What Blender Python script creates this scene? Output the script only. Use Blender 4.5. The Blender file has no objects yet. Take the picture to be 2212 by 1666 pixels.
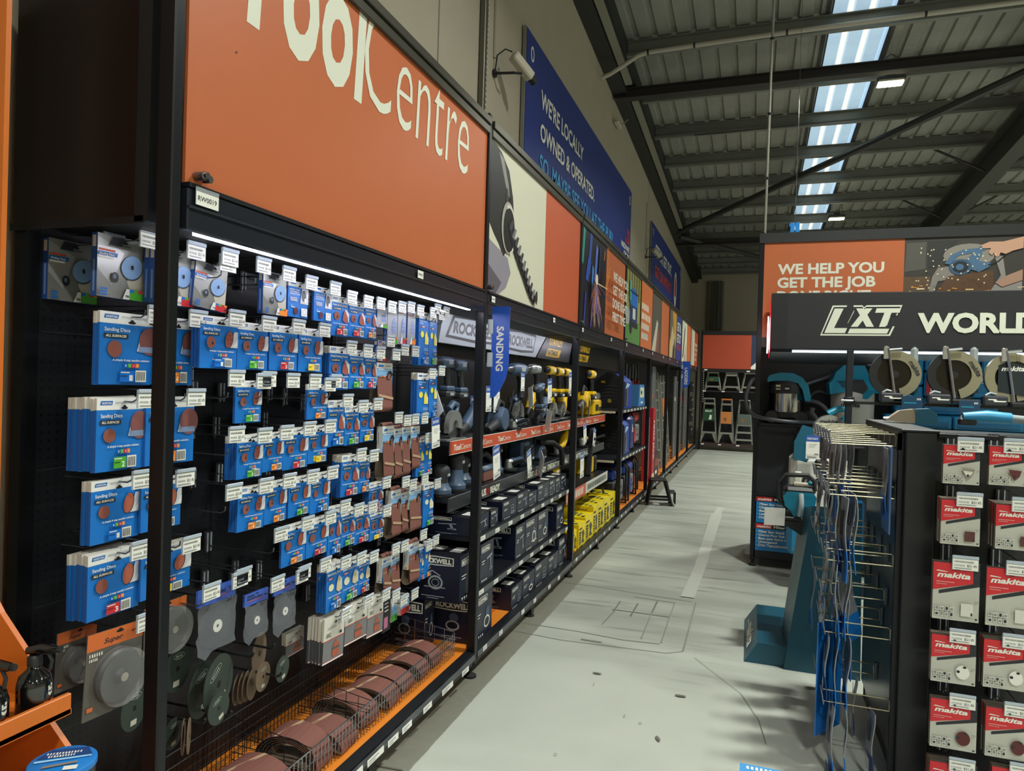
import bpy, math, random
from mathutils import Matrix, Vector
random.seed(11)
SC = bpy.context.scene
COL = SC.collection
# ---------------------------------------------------------------- camera
W, H, FPX = 2212, 1666, 1512.5
YAW, PIT, ROL, EYE = .3332, -.0066, .0295, 1.65
_f = Vector((-math.sin(YAW)*math.cos(PIT), math.cos(YAW)*math.cos(PIT), math.sin(PIT)))
_r0 = Vector((math.cos(YAW), math.sin(YAW), 0)); _u0 = _r0.cross(_f)
_R = _r0*math.cos(ROL)+_u0*math.sin(ROL); _U = _u0*math.cos(ROL)-_r0*math.sin(ROL)
CO = Vector((0, 0, EYE))
cd = bpy.data.cameras.new('camera'); cam = bpy.data.objects.new('camera', cd); COL.objects.link(cam)
cd.sensor_width = 36; cd.lens = 36*FPX/W; cd.clip_start = .05; cd.clip_end = 200
cam.matrix_world = Matrix(((_R.x, _U.x, -_f.x, 0), (_R.y, _U.y, -_f.y, 0), (_R.z, _U.z, -_f.z, EYE), (0, 0, 0, 1)))
SC.camera = cam
# ---------------------------------------------------------------- world, lights, exposure
wd = bpy.data.worlds.new('world'); SC.world = wd; wd.use_nodes = True
wd.node_tree.nodes['Background'].inputs[0].default_value = (.55, .65, .8, 1)
wd.node_tree.nodes['Background'].inputs[1].default_value = .03
VS = SC.view_settings
VS.view_transform = 'Standard'; VS.look = 'None'; VS.gamma = 1; VS.use_curve_mapping = False
VS.exposure = 0.0
LAMPS = [(x, y) for x in (1.55, 7.4, 13.2) for y in (-8.2, -2.1, 4.1, 10.2, 16.4)]   # the hall's high-bay lamps
def roof_z(y): return 6.65-.0553*y
LAMP_DROP = .42
def area(name, loc, sx, sy, power, color=(1, 1, 1), rot=(0, 0, 0), spread=180):
    l = bpy.data.lights.new(name, 'AREA'); l.shape = 'RECTANGLE'; l.size = sx; l.size_y = sy
    l.energy = power; l.color = color; l.spread = math.radians(spread)
    o = bpy.data.objects.new(name, l); COL.objects.link(o); o.location = loc; o.rotation_euler = rot
    return o
LAMP_POWER = 205
for x, y in LAMPS:
    area('high_bay_light', (x, y, roof_z(y)-LAMP_DROP-.06), .5, .22, LAMP_POWER*(1 if x < 3 else 1.2), (.97, 1, .92), spread=145)
LED_W = 7
# shelf lighting under the fascias of the three nearest bays, and under the illuminated header on the right
# ---------------------------------------------------------------- pixel helpers (a pixel of the photograph onto a known plane)
def ray(x, y): return _f+_R*((x-W/2)/FPX)-_U*((y-H/2)/FPX)
def hit(i, v, x, y):
    d = ray(x, y); return CO+d*((v-CO[i])/d[i])
def hx(x, y, v): return hit(0, v, x, y)
def hy(x, y, v): return hit(1, v, x, y)
def hz(x, y, v): return hit(2, v, x, y)
# ---------------------------------------------------------------- materials
_M = {}
def lin(h):
    h = h.lstrip('#'); o = []
    for i in (0, 2, 4):
        c = int(h[i:i+2], 16)/255
        o.append(c/12.92 if c <= .04045 else ((c+.055)/1.055)**2.4)
    return (*o, 1)
def mat(h, r=.5, m=0., e=0., n=0., ns=40., bump=0., spec=.5, alpha=1., trans=0., coat=0.):
    """principled material; n = amount of procedural colour variation at scale ns, bump = procedural bump"""
    k = (h, r, m, e, n, ns, bump, spec, alpha, trans, coat)
    if k in _M: return _M[k]
    x = bpy.data.materials.new('mat_'+h.lstrip('#')); x.use_nodes = True; nt = x.node_tree
    b = nt.nodes['Principled BSDF']; c = lin(h)
    b.inputs['Base Color'].default_value = c; b.inputs['Roughness'].default_value = r; b.inputs['Metallic'].default_value = m
    b.inputs['Specular IOR Level'].default_value = spec
    b.inputs['Alpha'].default_value = alpha; b.inputs['Transmission Weight'].default_value = trans; b.inputs['Coat Weight'].default_value = coat
    if e:
        b.inputs['Emission Color'].default_value = c; b.inputs['Emission Strength'].default_value = e
    if n or bump:
        tc = nt.nodes.new('ShaderNodeTexCoord'); no = nt.nodes.new('ShaderNodeTexNoise')
        no.inputs['Scale'].default_value = ns; no.inputs['Detail'].default_value = 4
        nt.links.new(tc.outputs['Object'], no.inputs['Vector'])
        if n:
            mx = nt.nodes.new('ShaderNodeMix'); mx.data_type = 'RGBA'
            mx.inputs[6].default_value = tuple(q*(1-n) for q in c[:3])+(1,); mx.inputs[7].default_value = tuple(min(1, q*(1+n)) for q in c[:3])+(1,)
            nt.links.new(no.outputs['Fac'], mx.inputs[0]); nt.links.new(mx.outputs[2], b.inputs['Base Color'])
        if bump:
            bp = nt.nodes.new('ShaderNodeBump'); bp.inputs['Strength'].default_value = bump; bp.inputs['Distance'].default_value = .002
            nt.links.new(no.outputs['Fac'], bp.inputs['Height']); nt.links.new(bp.outputs[0], b.inputs['Normal'])
    _M[k] = x; return x
def pegmat(name, base, hole, pitch, rad, ax, r=.45, m=0.):
    """perforated steel: a grid of punched holes in object space; ax = the two in-plane axes"""
    x = bpy.data.materials.new(name); x.use_nodes = True; nt = x.node_tree; b = nt.nodes['Principled BSDF']
    b.inputs['Roughness'].default_value = r; b.inputs['Metallic'].default_value = m
    tc = nt.nodes.new('ShaderNodeTexCoord'); mp = nt.nodes.new('ShaderNodeVectorMath'); mp.operation = 'SCALE'; mp.inputs['Scale'].default_value = 1/pitch
    fr = nt.nodes.new('ShaderNodeVectorMath'); fr.operation = 'FRACTION'
    sb = nt.nodes.new('ShaderNodeVectorMath'); sb.operation = 'SUBTRACT'; sb.inputs[1].default_value = (.5, .5, .5)
    mk = nt.nodes.new('ShaderNodeVectorMath'); mk.operation = 'MULTIPLY'; mk.inputs[1].default_value = tuple(1. if i in ax else 0. for i in range(3))
    ln = nt.nodes.new('ShaderNodeVectorMath'); ln.operation = 'LENGTH'
    lt = nt.nodes.new('ShaderNodeMath'); lt.operation = 'LESS_THAN'; lt.inputs[1].default_value = rad
    mx = nt.nodes.new('ShaderNodeMix'); mx.data_type = 'RGBA'; mx.inputs[6].default_value = lin(base); mx.inputs[7].default_value = lin(hole)
    L = nt.links.new
    L(tc.outputs['Object'], mp.inputs[0]); L(mp.outputs[0], fr.inputs[0]); L(fr.outputs[0], sb.inputs[0]); L(sb.outputs[0], mk.inputs[0])
    L(mk.outputs[0], ln.inputs[0]); L(ln.outputs['Value'], lt.inputs[0]); L(lt.outputs[0], mx.inputs[0]); L(mx.outputs[2], b.inputs['Base Color'])
    return x
# ---------------------------------------------------------------- text outlines as meshes
_TX = {}
def glyphs(s, wgt=0., sh=0., sp=1.):
    k = (s, wgt, sh, sp)
    if k not in _TX:
        c = bpy.data.curves.new('t', 'FONT'); c.body = s; c.size = 1; c.offset = wgt; c.shear = sh; c.resolution_u = 3; c.space_character = sp
        o = bpy.data.objects.new('t', c)
        me = o.to_mesh(); v = [p.co.xy for p in me.vertices]; f = [tuple(p.vertices) for p in me.polygons]
        v = [(a, b) for a, b in v]; o.to_mesh_clear(); bpy.data.objects.remove(o); bpy.data.curves.remove(c)
        if v:
            x0 = min(p[0] for p in v); x1 = max(p[0] for p in v)
            # wind every face the same way
            ff = []
            for q in f:
                a = sum(v[q[i]][0]*v[q[(i+1) % len(q)]][1]-v[q[(i+1) % len(q)]][0]*v[q[i]][1] for i in range(len(q)))
                ff.append(q if a > 0 else tuple(reversed(q)))
            _TX[k] = ([(a-x0, b) for a, b in v], ff, x1-x0)
        else: _TX[k] = ([], [], 0)
    return _TX[k]
CAP = .729
I4 = Matrix.Identity(4)
def TR(x=0, y=0, z=0): return Matrix.Translation((x, y, z))
def RX(a): return Matrix.Rotation(math.radians(a), 4, 'X')
def RY(a): return Matrix.Rotation(math.radians(a), 4, 'Y')
def RZ(a): return Matrix.Rotation(math.radians(a), 4, 'Z')
def frame(o, u, v):
    u = Vector(u); v = Vector(v); n = u.cross(v); o = Vector(o)
    return Matrix(((u.x, v.x, n.x, o.x), (u.y, v.y, n.y, o.y), (u.z, v.z, n.z, o.z), (0, 0, 0, 1)))
# ---------------------------------------------------------------- mesh builder
class G:
    def __init__(s): s.v = []; s.f = []; s.m = []; s.s = []; s.mats = []; s.T = I4
    def mi(s, m):
        if m not in s.mats: s.mats.append(m)
        return s.mats.index(m)
    def add(s, vs, fs, m, sm=False):
        b = len(s.v); T = s.T; i = s.mi(m)
        s.v.extend([(T @ Vector(p))[:] for p in vs])
        fl = T.determinant() < 0
        for q in fs:
            q = [b+j for j in q]
            s.f.append(q[::-1] if fl else q); s.m.append(i); s.s.append(sm)
        return s
    def box(s, x0, x1, y0, y1, z0, z1, m, b=0.):
        if b <= 0:
            vs = [(x, y, z) for z in (z0, z1) for y in (y0, y1) for x in (x0, x1)]
            return s.add(vs, [(0, 2, 3, 1), (4, 5, 7, 6), (0, 1, 5, 4), (2, 6, 7, 3), (0, 4, 6, 2), (1, 3, 7, 5)], m)
        b = min(b, (x1-x0)*.49, (y1-y0)*.49, (z1-z0)*.49)
        def ring(i, z): return [(x0+i, y0+b, z), (x0+b, y0+i, z), (x1-b, y0+i, z), (x1-i, y0+b, z), (x1-i, y1-b, z), (x1-b, y1-i, z), (x0+b, y1-i, z), (x0+i, y1-b, z)]
        r = [ [(x0+b, y0+b, z0), (x0+b, y0+b, z0), (x1-b, y0+b, z0), (x1-b, y0+b, z0), (x1-b, y1-b, z0), (x1-b, y1-b, z0), (x0+b, y1-b, z0), (x0+b, y1-b, z0)] ]
        rr = [ring(b*.999, z0), ring(0, z0+b), ring(0, z1-b), ring(b*.999, z1)]
        return s.loft(rr, m, False)
    def loft(s, rings, m, sm=True, caps=True, closed=True):
        n = len(rings[0]); vs = [p for r in rings for p in r]; fs = []
        for k in range(len(rings)-1):
            for i in range(n if closed else n-1):
                j = (i+1) % n
                fs.append((k*n+i, k*n+j, (k+1)*n+j, (k+1)*n+i))
        if caps:
            fs.append(tuple(range(n-1, -1, -1))); fs.append(tuple((len(rings)-1)*n+i for i in range(n)))
        return s.add(vs, fs, m, sm)
    def lathe(s, prof, m, n=20, caps=True):
        rr = [[(r*math.cos(2*math.pi*i/n), r*math.sin(2*math.pi*i/n), z) for i in range(n)] for r, z in prof]
        return s.loft(rr, m, True, caps)
    def cyl(s, p0, p1, r0, m, r1=None, n=12, caps=True):
        r1 = r0 if r1 is None else r1
        return s.tube([p0, p1], r0, m, n, radii=[r0, r1], caps=caps)
    def tube(s, pts, r, m, n=8, radii=None, closed=False, caps=True, ell=1.):
        P = [Vector(p) for p in pts]; k = len(P); rings = []
        ref = None
        for i in range(k):
            if closed: t = (P[(i+1) % k]-P[i-1])
            else: t = P[min(i+1, k-1)]-P[max(i-1, 0)]
            t = t.normalized() if t.length > 1e-9 else Vector((0, 0, 1))
            if ref is None:
                ref = Vector((0, 0, 1)) if abs(t.z) < .9 else Vector((1, 0, 0))
            a = t.cross(ref); a.normalize(); b = a.cross(t); b.normalize(); ref = b
            q = radii[i] if radii else r
            rings.append([(P[i]+a*(q*math.cos(2*math.pi*j/n))*ell+b*(q*math.sin(2*math.pi*j/n)))[:] for j in range(n)])
        if closed: rings.append(rings[0]); caps = False
        return s.loft(rings, m, True, caps)
    def prism(s, pts, z0, z1, m, sm=False, mt=None):
        """2-D outline (counter-clockwise) pushed along local z"""
        n = len(pts)
        s.add([(x, y, z0) for x, y in pts]+[(x, y, z1) for x, y in pts], [(i, (i+1) % n, n+(i+1) % n, n+i) for i in range(n)], m, sm)
        s.add([(x, y, z1) for x, y in pts], [tuple(range(n))], mt or m)
        return s.add([(x, y, z0) for x, y in pts], [tuple(range(n-1, -1, -1))], m)
    def ball(s, c, rx, ry, rz, m, n=14, k=8):
        rr = []
        for i in range(k+1):
            a = math.pi*i/k; q = max(math.sin(a), .02)
            rr.append([(c[0]+rx*q*math.cos(2*math.pi*j/n), c[1]+ry*q*math.sin(2*math.pi*j/n), c[2]-rz*math.cos(a)) for j in range(n)])
        return s.loft(rr, m, True)
    def at(s, T):
        s.T = T; return s
    def print(s, o, u, v, d=.0004):
        return Pr(s, s.T @ frame(o, u, v), d)
class Pr:
    """flat printing on a face: every mark lies one ink layer above the last"""
    def __init__(s, g, F, d=.0004): s.g = g; s.F = F; s.z = 0; s.d = d
    def up(s): s.z += s.d
    def _a(s, v, f, m):
        t = s.g.T; s.g.T = s.F; s.g.add([(x, y, s.z) for x, y in v], f, m); s.g.T = t
    def poly(s, pts, m):
        a = sum(pts[i][0]*pts[(i+1) % len(pts)][1]-pts[(i+1) % len(pts)][0]*pts[i][1] for i in range(len(pts)))
        if a < 0: pts = pts[::-1]
        s.up(); s._a(pts, [tuple(range(len(pts)))], m); return s
    def rect(s, x, y, w, h, m, sh=0.): return s.poly([(x, y), (x+w, y), (x+w+sh*h, y+h), (x+sh*h, y+h)], m)
    def ell(s, x, y, rx, ry, m, rot=0., n=20):
        c, q = math.cos(rot), math.sin(rot)
        return s.poly([(x+rx*math.cos(a)*c-ry*math.sin(a)*q, y+rx*math.cos(a)*q+ry*math.sin(a)*c) for a in (2*math.pi*i/n for i in range(n))], m)
    def line(s, pts, w, m):
        s.up()
        for (x0, y0), (x1, y1) in zip(pts, pts[1:]):
            l = math.hypot(x1-x0, y1-y0) or 1; a = (y0-y1)/l*w/2; b = (x1-x0)/l*w/2
            s._a([(x0-a, y0-b), (x1-a, y1-b), (x1+a, y1+b), (x0+a, y0+b)], [(0, 1, 2, 3)], m)
        return s
    def ring(s, x, y, rx, ry, w, m, n=24, a0=0., a1=360.):
        s.up(); a = [math.radians(a0+(a1-a0)*i/n) for i in range(n+1)]
        v = [(x+rx*math.cos(t), y+ry*math.sin(t)) for t in a]+[(x+(rx-w)*math.cos(t), y+(ry-w)*math.sin(t)) for t in a]
        s._a(v, [(i, i+1, n+2+i, n+1+i) for i in range(n)], m); return s
    def text(s, t, x, y, h, m, w=None, al='l', wgt=0., sh=0., sp=1.):
        v, f, tw = glyphs(t, wgt, sh, sp)
        if not v: return s
        k = h/CAP; kx = w/tw if w else k; W_ = tw*kx
        ox = x-(W_ if al == 'r' else W_/2 if al == 'c' else 0)
        s.up(); s._a([(ox+a*kx, y+b*k) for a, b in v], f, m); return s
    def bars(s, x, y, w, h, m, n=9):
        s.up(); r = random.Random(int(w*1e5)+n)
        for i in range(n):
            a = x+w*i/n; s._a([(a, y), (a+w/n*r.uniform(.3, .75), y), (a+w/n*.5, y+h), (a, y+h)], [(0, 1, 2, 3)], m)
        return s
# ---------------------------------------------------------------- objects
def mesh_of(g, name):
    me = bpy.data.meshes.new(name); me.from_pydata(g.v, [], g.f)
    for m in g.mats: me.materials.append(m)
    me.polygons.foreach_set('material_index', g.m); me.polygons.foreach_set('use_smooth', g.s)
    if any(g.s): me.set_sharp_from_angle(angle=math.radians(38))
    me.update(); return me
def part(name, g, par=None, label=None, kind=None):
    o = bpy.data.objects.new(name, mesh_of(g, name) if isinstance(g, G) else g); COL.objects.link(o)
    if par: o.parent = par
    if label: o['label'] = label
    if kind: o['kind'] = kind
    return o
def tag(o, label, cat, group=None):
    o['label'] = label; o['category'] = cat
    if group: o['group'] = group
    return o
def thing(name, label, cat, loc=(0, 0, 0), rot=(0, 0, 0), group=None, g=None, sc=None):
    o = bpy.data.objects.new(name, (mesh_of(g, name) if isinstance(g, G) else g) if g else None); COL.objects.link(o)
    o.location = loc; o.rotation_euler = rot
    if sc: o.scale = sc
    return tag(o, label, cat, group)
def dup(o, loc=None, rot=None, label=None, group=None, par=None, sc=None):
    c = o.copy(); COL.objects.link(c)
    if par: c.parent = par
    if loc is not None: c.location = loc
    if rot is not None: c.rotation_euler = rot
    if sc is not None: c.scale = sc
    if label: c['label'] = label
    if group: c['group'] = group
    for ch in list(o.children): dup(ch, par=c)
    return c
def struct(name, g):
    return part(name, g, kind='structure')
ORD = ['first', 'second', 'third', 'fourth', 'fifth', 'sixth', 'seventh', 'eighth', 'ninth', 'tenth', 'eleventh', 'twelfth', 'thirteenth', 'fourteenth', 'fifteenth', 'sixteenth', 'seventeenth', 'eighteenth', 'nineteenth', 'twentieth']
# palette
BLK = mat('#17181b', .45, n=.15); BLK2 = mat('#0e0f12', .6); STEEL = mat('#1b1d22', .38, .2, bump=.05, ns=300)
ORG = mat('#bd653a', .42, n=.04, ns=6); ORG2 = mat('#e8872c', .4, n=.05, ns=9); WHT = mat('#e4e3d8', .5); PAP = mat('#e9e9e0', .6, n=.03)
INK = mat('#22242a', .6); GREY = mat('#8b8f92', .5); CHR = mat('#cfd2d6', .2, 1.); DCHR = mat('#7d8084', .3, .9)
RUB = mat('#151516', .75); CLR = mat('#b9c2cc', .15, spec=.6)
# ================================================================ the setting
XW, YB, XE, YF = -2.02, 23.3, 17., -10.
def floor_mat():
    x = bpy.data.materials.new('mat_floor'); x.use_nodes = True; nt = x.node_tree; b = nt.nodes['Principled BSDF']; L = nt.links.new
    b.inputs['Roughness'].default_value = .42; b.inputs['Specular IOR Level'].default_value = .35
    N = nt.nodes.new
    tc = N('ShaderNodeTexCoord')
    def noise(sc, det, scale=(1, 1, 1)):
        m = N('ShaderNodeMapping'); m.inputs['Scale'].default_value = scale; L(tc.outputs['Object'], m.inputs[0])
        n = N('ShaderNodeTexNoise'); n.inputs['Scale'].default_value = sc; n.inputs['Detail'].default_value = det; L(m.outputs[0], n.inputs['Vector']); return n.outputs['Fac']
    def ramp(src, a, c):
        r = N('ShaderNodeMapRange'); r.inputs[1].default_value = a; r.inputs[2].default_value = c; L(src, r.inputs[0]); return r.outputs[0]
    def mul(p, q, op='MULTIPLY'):
        m = N('ShaderNodeMath'); m.operation = op
        for i, z in enumerate((p, q)):
            if isinstance(z, (int, float)): m.inputs[i].default_value = z
            else: L(z, m.inputs[i])
        return m.outputs[0]
    def mix(f, a, c):
        m = N('ShaderNodeMix'); m.data_type = 'RGBA'; L(f, m.inputs[0])
        for i, z in ((6, a), (7, c)):
            if isinstance(z, tuple): m.inputs[i].default_value = z
            else: L(z, m.inputs[i])
        return m.outputs[2]
    sp = N('ShaderNodeSeparateXYZ'); L(tc.outputs['Object'], sp.inputs[0])
    X, Y = sp.outputs[0], sp.outputs[1]
    base = mix(noise(3, 5), lin('#b3b7ac'), lin('#c2c5ba'))
    far = ramp(mul(Y, mul(noise(.9, 2), 2.2), 'ADD'), 5.0, 5.9)            # the unpainted worn half of the aisle starts about here
    worn = mix(ramp(noise(2.2, 6, (.35, 1.6, 1)), .38, .62), lin('#8f938a'), lin('#a9ada2'))
    base = mix(mul(far, .8), base, worn)
    scuff = mul(ramp(noise(5, 8, (.3, 2.4, 1)), .56, .72), mul(far, .55))
    base = mix(scuff, base, lin('#5d5f58'))
    edge = ramp(mul(X, mul(noise(14, 3), .012), 'ADD'), -1.318, -1.312)        # paint stops short of the shelving
    base = mix(edge, mix(noise(25, 4), lin('#7b7a6e'), lin('#8a897c')), base)
    fine = ramp(noise(90, 3), .66, .76)
    base = mix(mul(fine, .15), base, lin('#6d6d64'))
    L(base, b.inputs['Base Color'])
    bp = N('ShaderNodeBump'); bp.inputs['Strength'].default_value = .15; bp.inputs['Distance'].default_value = .003; L(noise(30, 6), bp.inputs['Height']); L(bp.outputs[0], b.inputs['Normal'])
    return x
g = G(); g.add([(XW, YF, 0), (XE, YF, 0), (XE, YB, 0), (XW, YB, 0)], [(0, 1, 2, 3)], floor_mat())
# saw cuts, cracks and strips of old tape in the concrete
pf = g.print((0, 0, 0), (1, 0, 0), (0, 1, 0), .0004); ck = mat('#6b6a60', .8); ck2 = mat('#84847a', .8); tp = mat('#b4b7ac', .5, n=.05, ns=12)
def fl(*px): return [hz(x, y, 0)[:2] for x, y in px]
for pts, w, m in (([(1205, 1257), (1290, 1268), (1380, 1283), (1497, 1301)], .012, ck), ([(1128, 1346), (1250, 1365), (1345, 1383), (1425, 1392)], .012, ck),
                  ([(1104, 1362), (1210, 1383), (1330, 1398), (1440, 1412), (1475, 1408)], .008, ck), ([(1475, 1408), (1503, 1302)], .012, ck2),
                  ([(1370, 1290), (1458, 1303)], .01, ck2), ([(1322, 1317), (1447, 1334)], .014, ck), ([(1340, 1300), (1325, 1322)], .01, ck), ([(1378, 1305), (1362, 1332)], .012, ck),
                  ([(1420, 1300), (1408, 1325)], .012, ck), ([(1458, 1303), (1446, 1335), (1428, 1390)], .008, ck2), ([(1408, 1325), (1385, 1380)], .008, ck2), ([(1330, 1318), (1300, 1350)], .006, ck2),
                  ([(815, 1656), (870, 1666)], .01, ck), ([(1500, 1422), (1600, 1500), (1640, 1560), (1655, 1610)], .003, ck2), ([(1255, 1382), (1300, 1389)], .012, ck2)):
    pf.line(fl(*pts), w, m)
pf.poly(fl((1470, 1290), (1500, 1294), (1527, 1220), (1545, 1160), (1560, 1112), (1536, 1110), (1520, 1160), (1500, 1225)), tp)
pf.poly(fl((1540, 1112), (1556, 1114), (1564, 1098), (1550, 1096)), tp)
for x, y, r in ((1290, 1457, .018), (1470, 1506, .02), (1421, 1599, .016), (1383, 1565, .006), (1200, 1633, .006), (1755, 1490, .025), (1349, 1550, .006), (1078, 1396, .012), (1283, 1481, .005)):
    q = hz(x, y, 0); pf.ell(q.x, q.y, r*1.6, r*.6, ck if r > .01 else ck2, rot=x % 3, n=7)
struct('floor', g)
WALLM = mat('#a39a88', .75, n=.07, ns=2.5, bump=.2)
def wall(name, pts):
    g = G(); g.add(pts, [(0, 1, 2, 3)], WALLM); return g
g = wall('wall_left', [(XW, YF, 0), (XW, YB, 0), (XW, YB, roof_z(YB)), (XW, YF, roof_z(YF))])
pw = g.print((XW, 0, 0), (0, 1, 0), (0, 0, 1), .001); jm = mat('#6f695f', .8)
for y in (4.15, 13.5): pw.rect(y, 2, .018, roof_z(y)-2.1, jm)
struct('wall_left', g)
struct('wall_back', wall('', [(XW, YB, 0), (XE, YB, 0), (XE, YB, roof_z(YB)), (XW, YB, roof_z(YB))]))
struct('wall_right', wall('', [(XE, YB, 0), (XE, YF, 0), (XE, YF, roof_z(YF)), (XE, YB, roof_z(YB))]))
struct('wall_front', wall('', [(XE, YF, 0), (XW, YF, 0), (XW, YF, roof_z(YF)), (XE, YF, roof_z(YF))]))
# ---- roof: foil-backed sheeting with trapezoid ribs running down the slope, purlins across it, one strip of translucent sheeting
SKX0, SKX1 = .73, 1.45
def foil():
    x = mat('#88887f', .5, .1, n=.25, ns=1.3); nt = x.node_tree; b = nt.nodes['Principled BSDF']
    tc = nt.nodes.new('ShaderNodeTexCoord'); no = nt.nodes.new('ShaderNodeTexNoise'); no.inputs['Scale'].default_value = 5; no.inputs['Detail'].default_value = 6
    bp = nt.nodes.new('ShaderNodeBump'); bp.inputs['Strength'].default_value = .6; bp.inputs['Distance'].default_value = .03
    nt.links.new(tc.outputs['Object'], no.inputs['Vector']); nt.links.new(no.outputs['Fac'], bp.inputs['Height']); nt.links.new(bp.outputs[0], b.inputs['Normal'])
    return x
FOIL = foil()
def rib_sheet(g, x0, x1, m, pitch=.24, hgt=.035, zo=0., mr=None):
    xs = []; x = x0
    while x < x1-1e-6:
        for dx, dz in ((0, 0), (pitch*.62, 0), (pitch*.7, hgt), (pitch*.92, hgt)):
            if x+dx < x1: xs.append((x+dx, dz))
        x += pitch
    xs.append((x1, 0))
    v = []
    for y in (YF, YB):
        v += [(x, y, roof_z(y)+z+zo) for x, z in xs]
    n = len(xs)
    for i in range(n-1):
        g.add([v[i], v[i+1], v[n+i+1], v[n+i]], [(0, 3, 2, 1)], mr if (mr and xs[i][1] > 0 and xs[i+1][1] > 0) else m)
g = G(); rib_sheet(g, XW, SKX0, FOIL); rib_sheet(g, SKX1, XE, FOIL); struct('ceiling', g)
SKY = mat('#a9c4d8', .4, e=.75, n=.25, ns=9); SKYR = mat('#fff0cf', .4, e=1.15)
g = G(); rib_sheet(g, SKX0+.02, SKX1-.02, SKY, pitch=.24, zo=.01, mr=SKYR); struct('window_1', g)
for i, x in enumerate((.6, SKX0-.06, SKX1)):   # kerb flashings of the skylight and the single rib of daylight beside it
    g = G(); m = mat('#2b2c29', .6) if i != 0 else SKYR
    w = .045 if i else .02
    if i == 0: continue
    g.add([(x, YF, roof_z(YF)-.02), (x+w, YF, roof_z(YF)-.02), (x+w, YB, roof_z(YB)-.02), (x, YB, roof_z(YB)-.02)], [(0, 3, 2, 1)], m); struct('trim_%d' % i, g)
PURL = mat('#74756e', .5, .3, n=.15, ns=3); DARKB = mat('#2a2624', .6, n=.1)
slope = math.atan(.0553)
def beam(name, p0, p1, w, h, m, flange=0):
    """a straight roof member from p0 to p1 (top centre line)"""
    p0 = Vector(p0); p1 = Vector(p1); d = (p1-p0).normalized(); s = d.cross(Vector((0, 0, 1))).normalized(); u = s.cross(d)
    g = G(); g.T = Matrix(((d.x, s.x, u.x, p0.x), (d.y, s.y, u.y, p0.y), (d.z, s.z, u.z, p0.z), (0, 0, 0, 1))); l = (p1-p0).length
    if flange:
        g.box(0, l, -w/2, w/2, -flange, 0, m); g.box(0, l, -w*.06, w*.06, -h+flange, -flange, m); g.box(0, l, -w/2, w/2, -h, -h+flange, m)
    else:
        g.box(0, l, -w/2, w/2, -.012, 0, m); g.box(0, l, -w/2, -w/2+.012, -h, -.012, m); g.box(0, l, -w/2, w/2, -h-.012, -h, m); g.box(0, l, w/2-.01, w/2, -h, -h+.03, m)
    return struct(name, g)
k = 0
for i in range(-14, 10):
    y = 10.5+1.37*i
    if YF < y < YB: beam('ceiling_purlin', (XW+.02, y, roof_z(y)-.02), (XE-.02, y, roof_z(y)-.02), .07, .19, PURL)
for x in (3.55, 10.2): beam('ceiling_rafter', (x, YF+.05, roof_z(YF)-.23), (x, YB-.05, roof_z(YB)-.23), .24, .5, mat('#34352f', .55), .02)
beam('ceiling_strut', (XW+.03, 9.85, roof_z(9.85)-.3), (9, 9.85, roof_z(9.85)-.3), .14, .14, DARKB, .012)
beam('ceiling_strut', (XW+.03, 18.2, roof_z(18.2)-.3), (9, 18.2, roof_z(18.2)-.3), .14, .14, DARKB, .012)
for a, b in (((-1.85, 17.2), (3.5, 9.85)), ((-1.85, 17.6), (1.2, 21.5))):
    g = G(); g.tube([(*a, roof_z(a[1])-.36), (*b, roof_z(b[1])-.36)], .06, mat('#2c2d2a', .5), 8); struct('ceiling_brace', g)
for y in (13.3, 16.0):
    for s in (-1, 1):
        g = G(); g.tube([(3.55+s*.1, y, roof_z(y)-.62), (3.55+s*.85, y, roof_z(y)-.2)], .02, DARKB, 6); struct('ceiling_brace', g)
# dark eaves channel along the top of the wall
g = G(); ev = lambda y: 6.272-.0553*y
for x0, x1, dz in ((XW+.01, XW+.2, 0), (XW+.2, XW+.32, .12)):
    g.add([(x0, YF+.02, ev(YF)+dz), (x1, YF+.02, ev(YF)+dz), (x1, YB-.02, ev(YB)+dz), (x0, YB-.02, ev(YB)+dz), (x1, YF+.02, roof_z(YF)-.01), (x1, YB-.02, roof_z(YB)-.01)], [(0, 3, 2, 1), (1, 2, 5, 4)], mat('#232421', .7))
struct('trim_3', g)
# cable tray running down the slope beside the wall
g = G()
for a, b in ((-2, 9.6), (10.1, 16.9)):
    g.add([], [], PURL)
    za, zb = ev(a)+.02, ev(b)+.02
    for x0, x1 in ((-1.80, -1.71),):
        g.add([(x0, a, za), (x1, a, za), (x1, b, zb), (x0, b, zb), (x0, a, za+.04), (x1, a, za+.04), (x1, b, zb+.04), (x0, b, zb+.04)], [(0, 3, 2, 1), (1, 2, 6, 5), (0, 4, 7, 3)], mat('#8e8b7c', .5, .3))
thing('cable_tray', 'long pale metal cable tray along the top of the left wall', 'cable tray', g=g)
g = G(); P = [hy(x, y, 8.85) for x, y in ((1300, 168), (1318, 160), (1352, 138), (1378, 120), (1400, 113), (1500, 98), (1700, 70), (2000, 30), (2250, -2))]
g.tube(P, .028, mat('#a39d90', .5), 10)
for i in (4, 5, 6, 7): g.cyl(P[i]-Vector((.012, 0, 0)), P[i]+Vector((.012, 0, 0)), .033, BLK2, n=10)
thing('conduit_pipe', 'pale grey conduit bending off the left wall and across the roof', 'pipe', g=g)
g = G(); P = [hy(x, y, 11.7) for x, y in ((1500, 292), (1560, 287), (1800, 262), (1960, 248))]; g.tube(P, .012, mat('#33342f', .5), 6)
thing('sprinkler_pipe', 'thin dark pipe crossing the roof below the large lit skylight panes', 'pipe', g=g)
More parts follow.
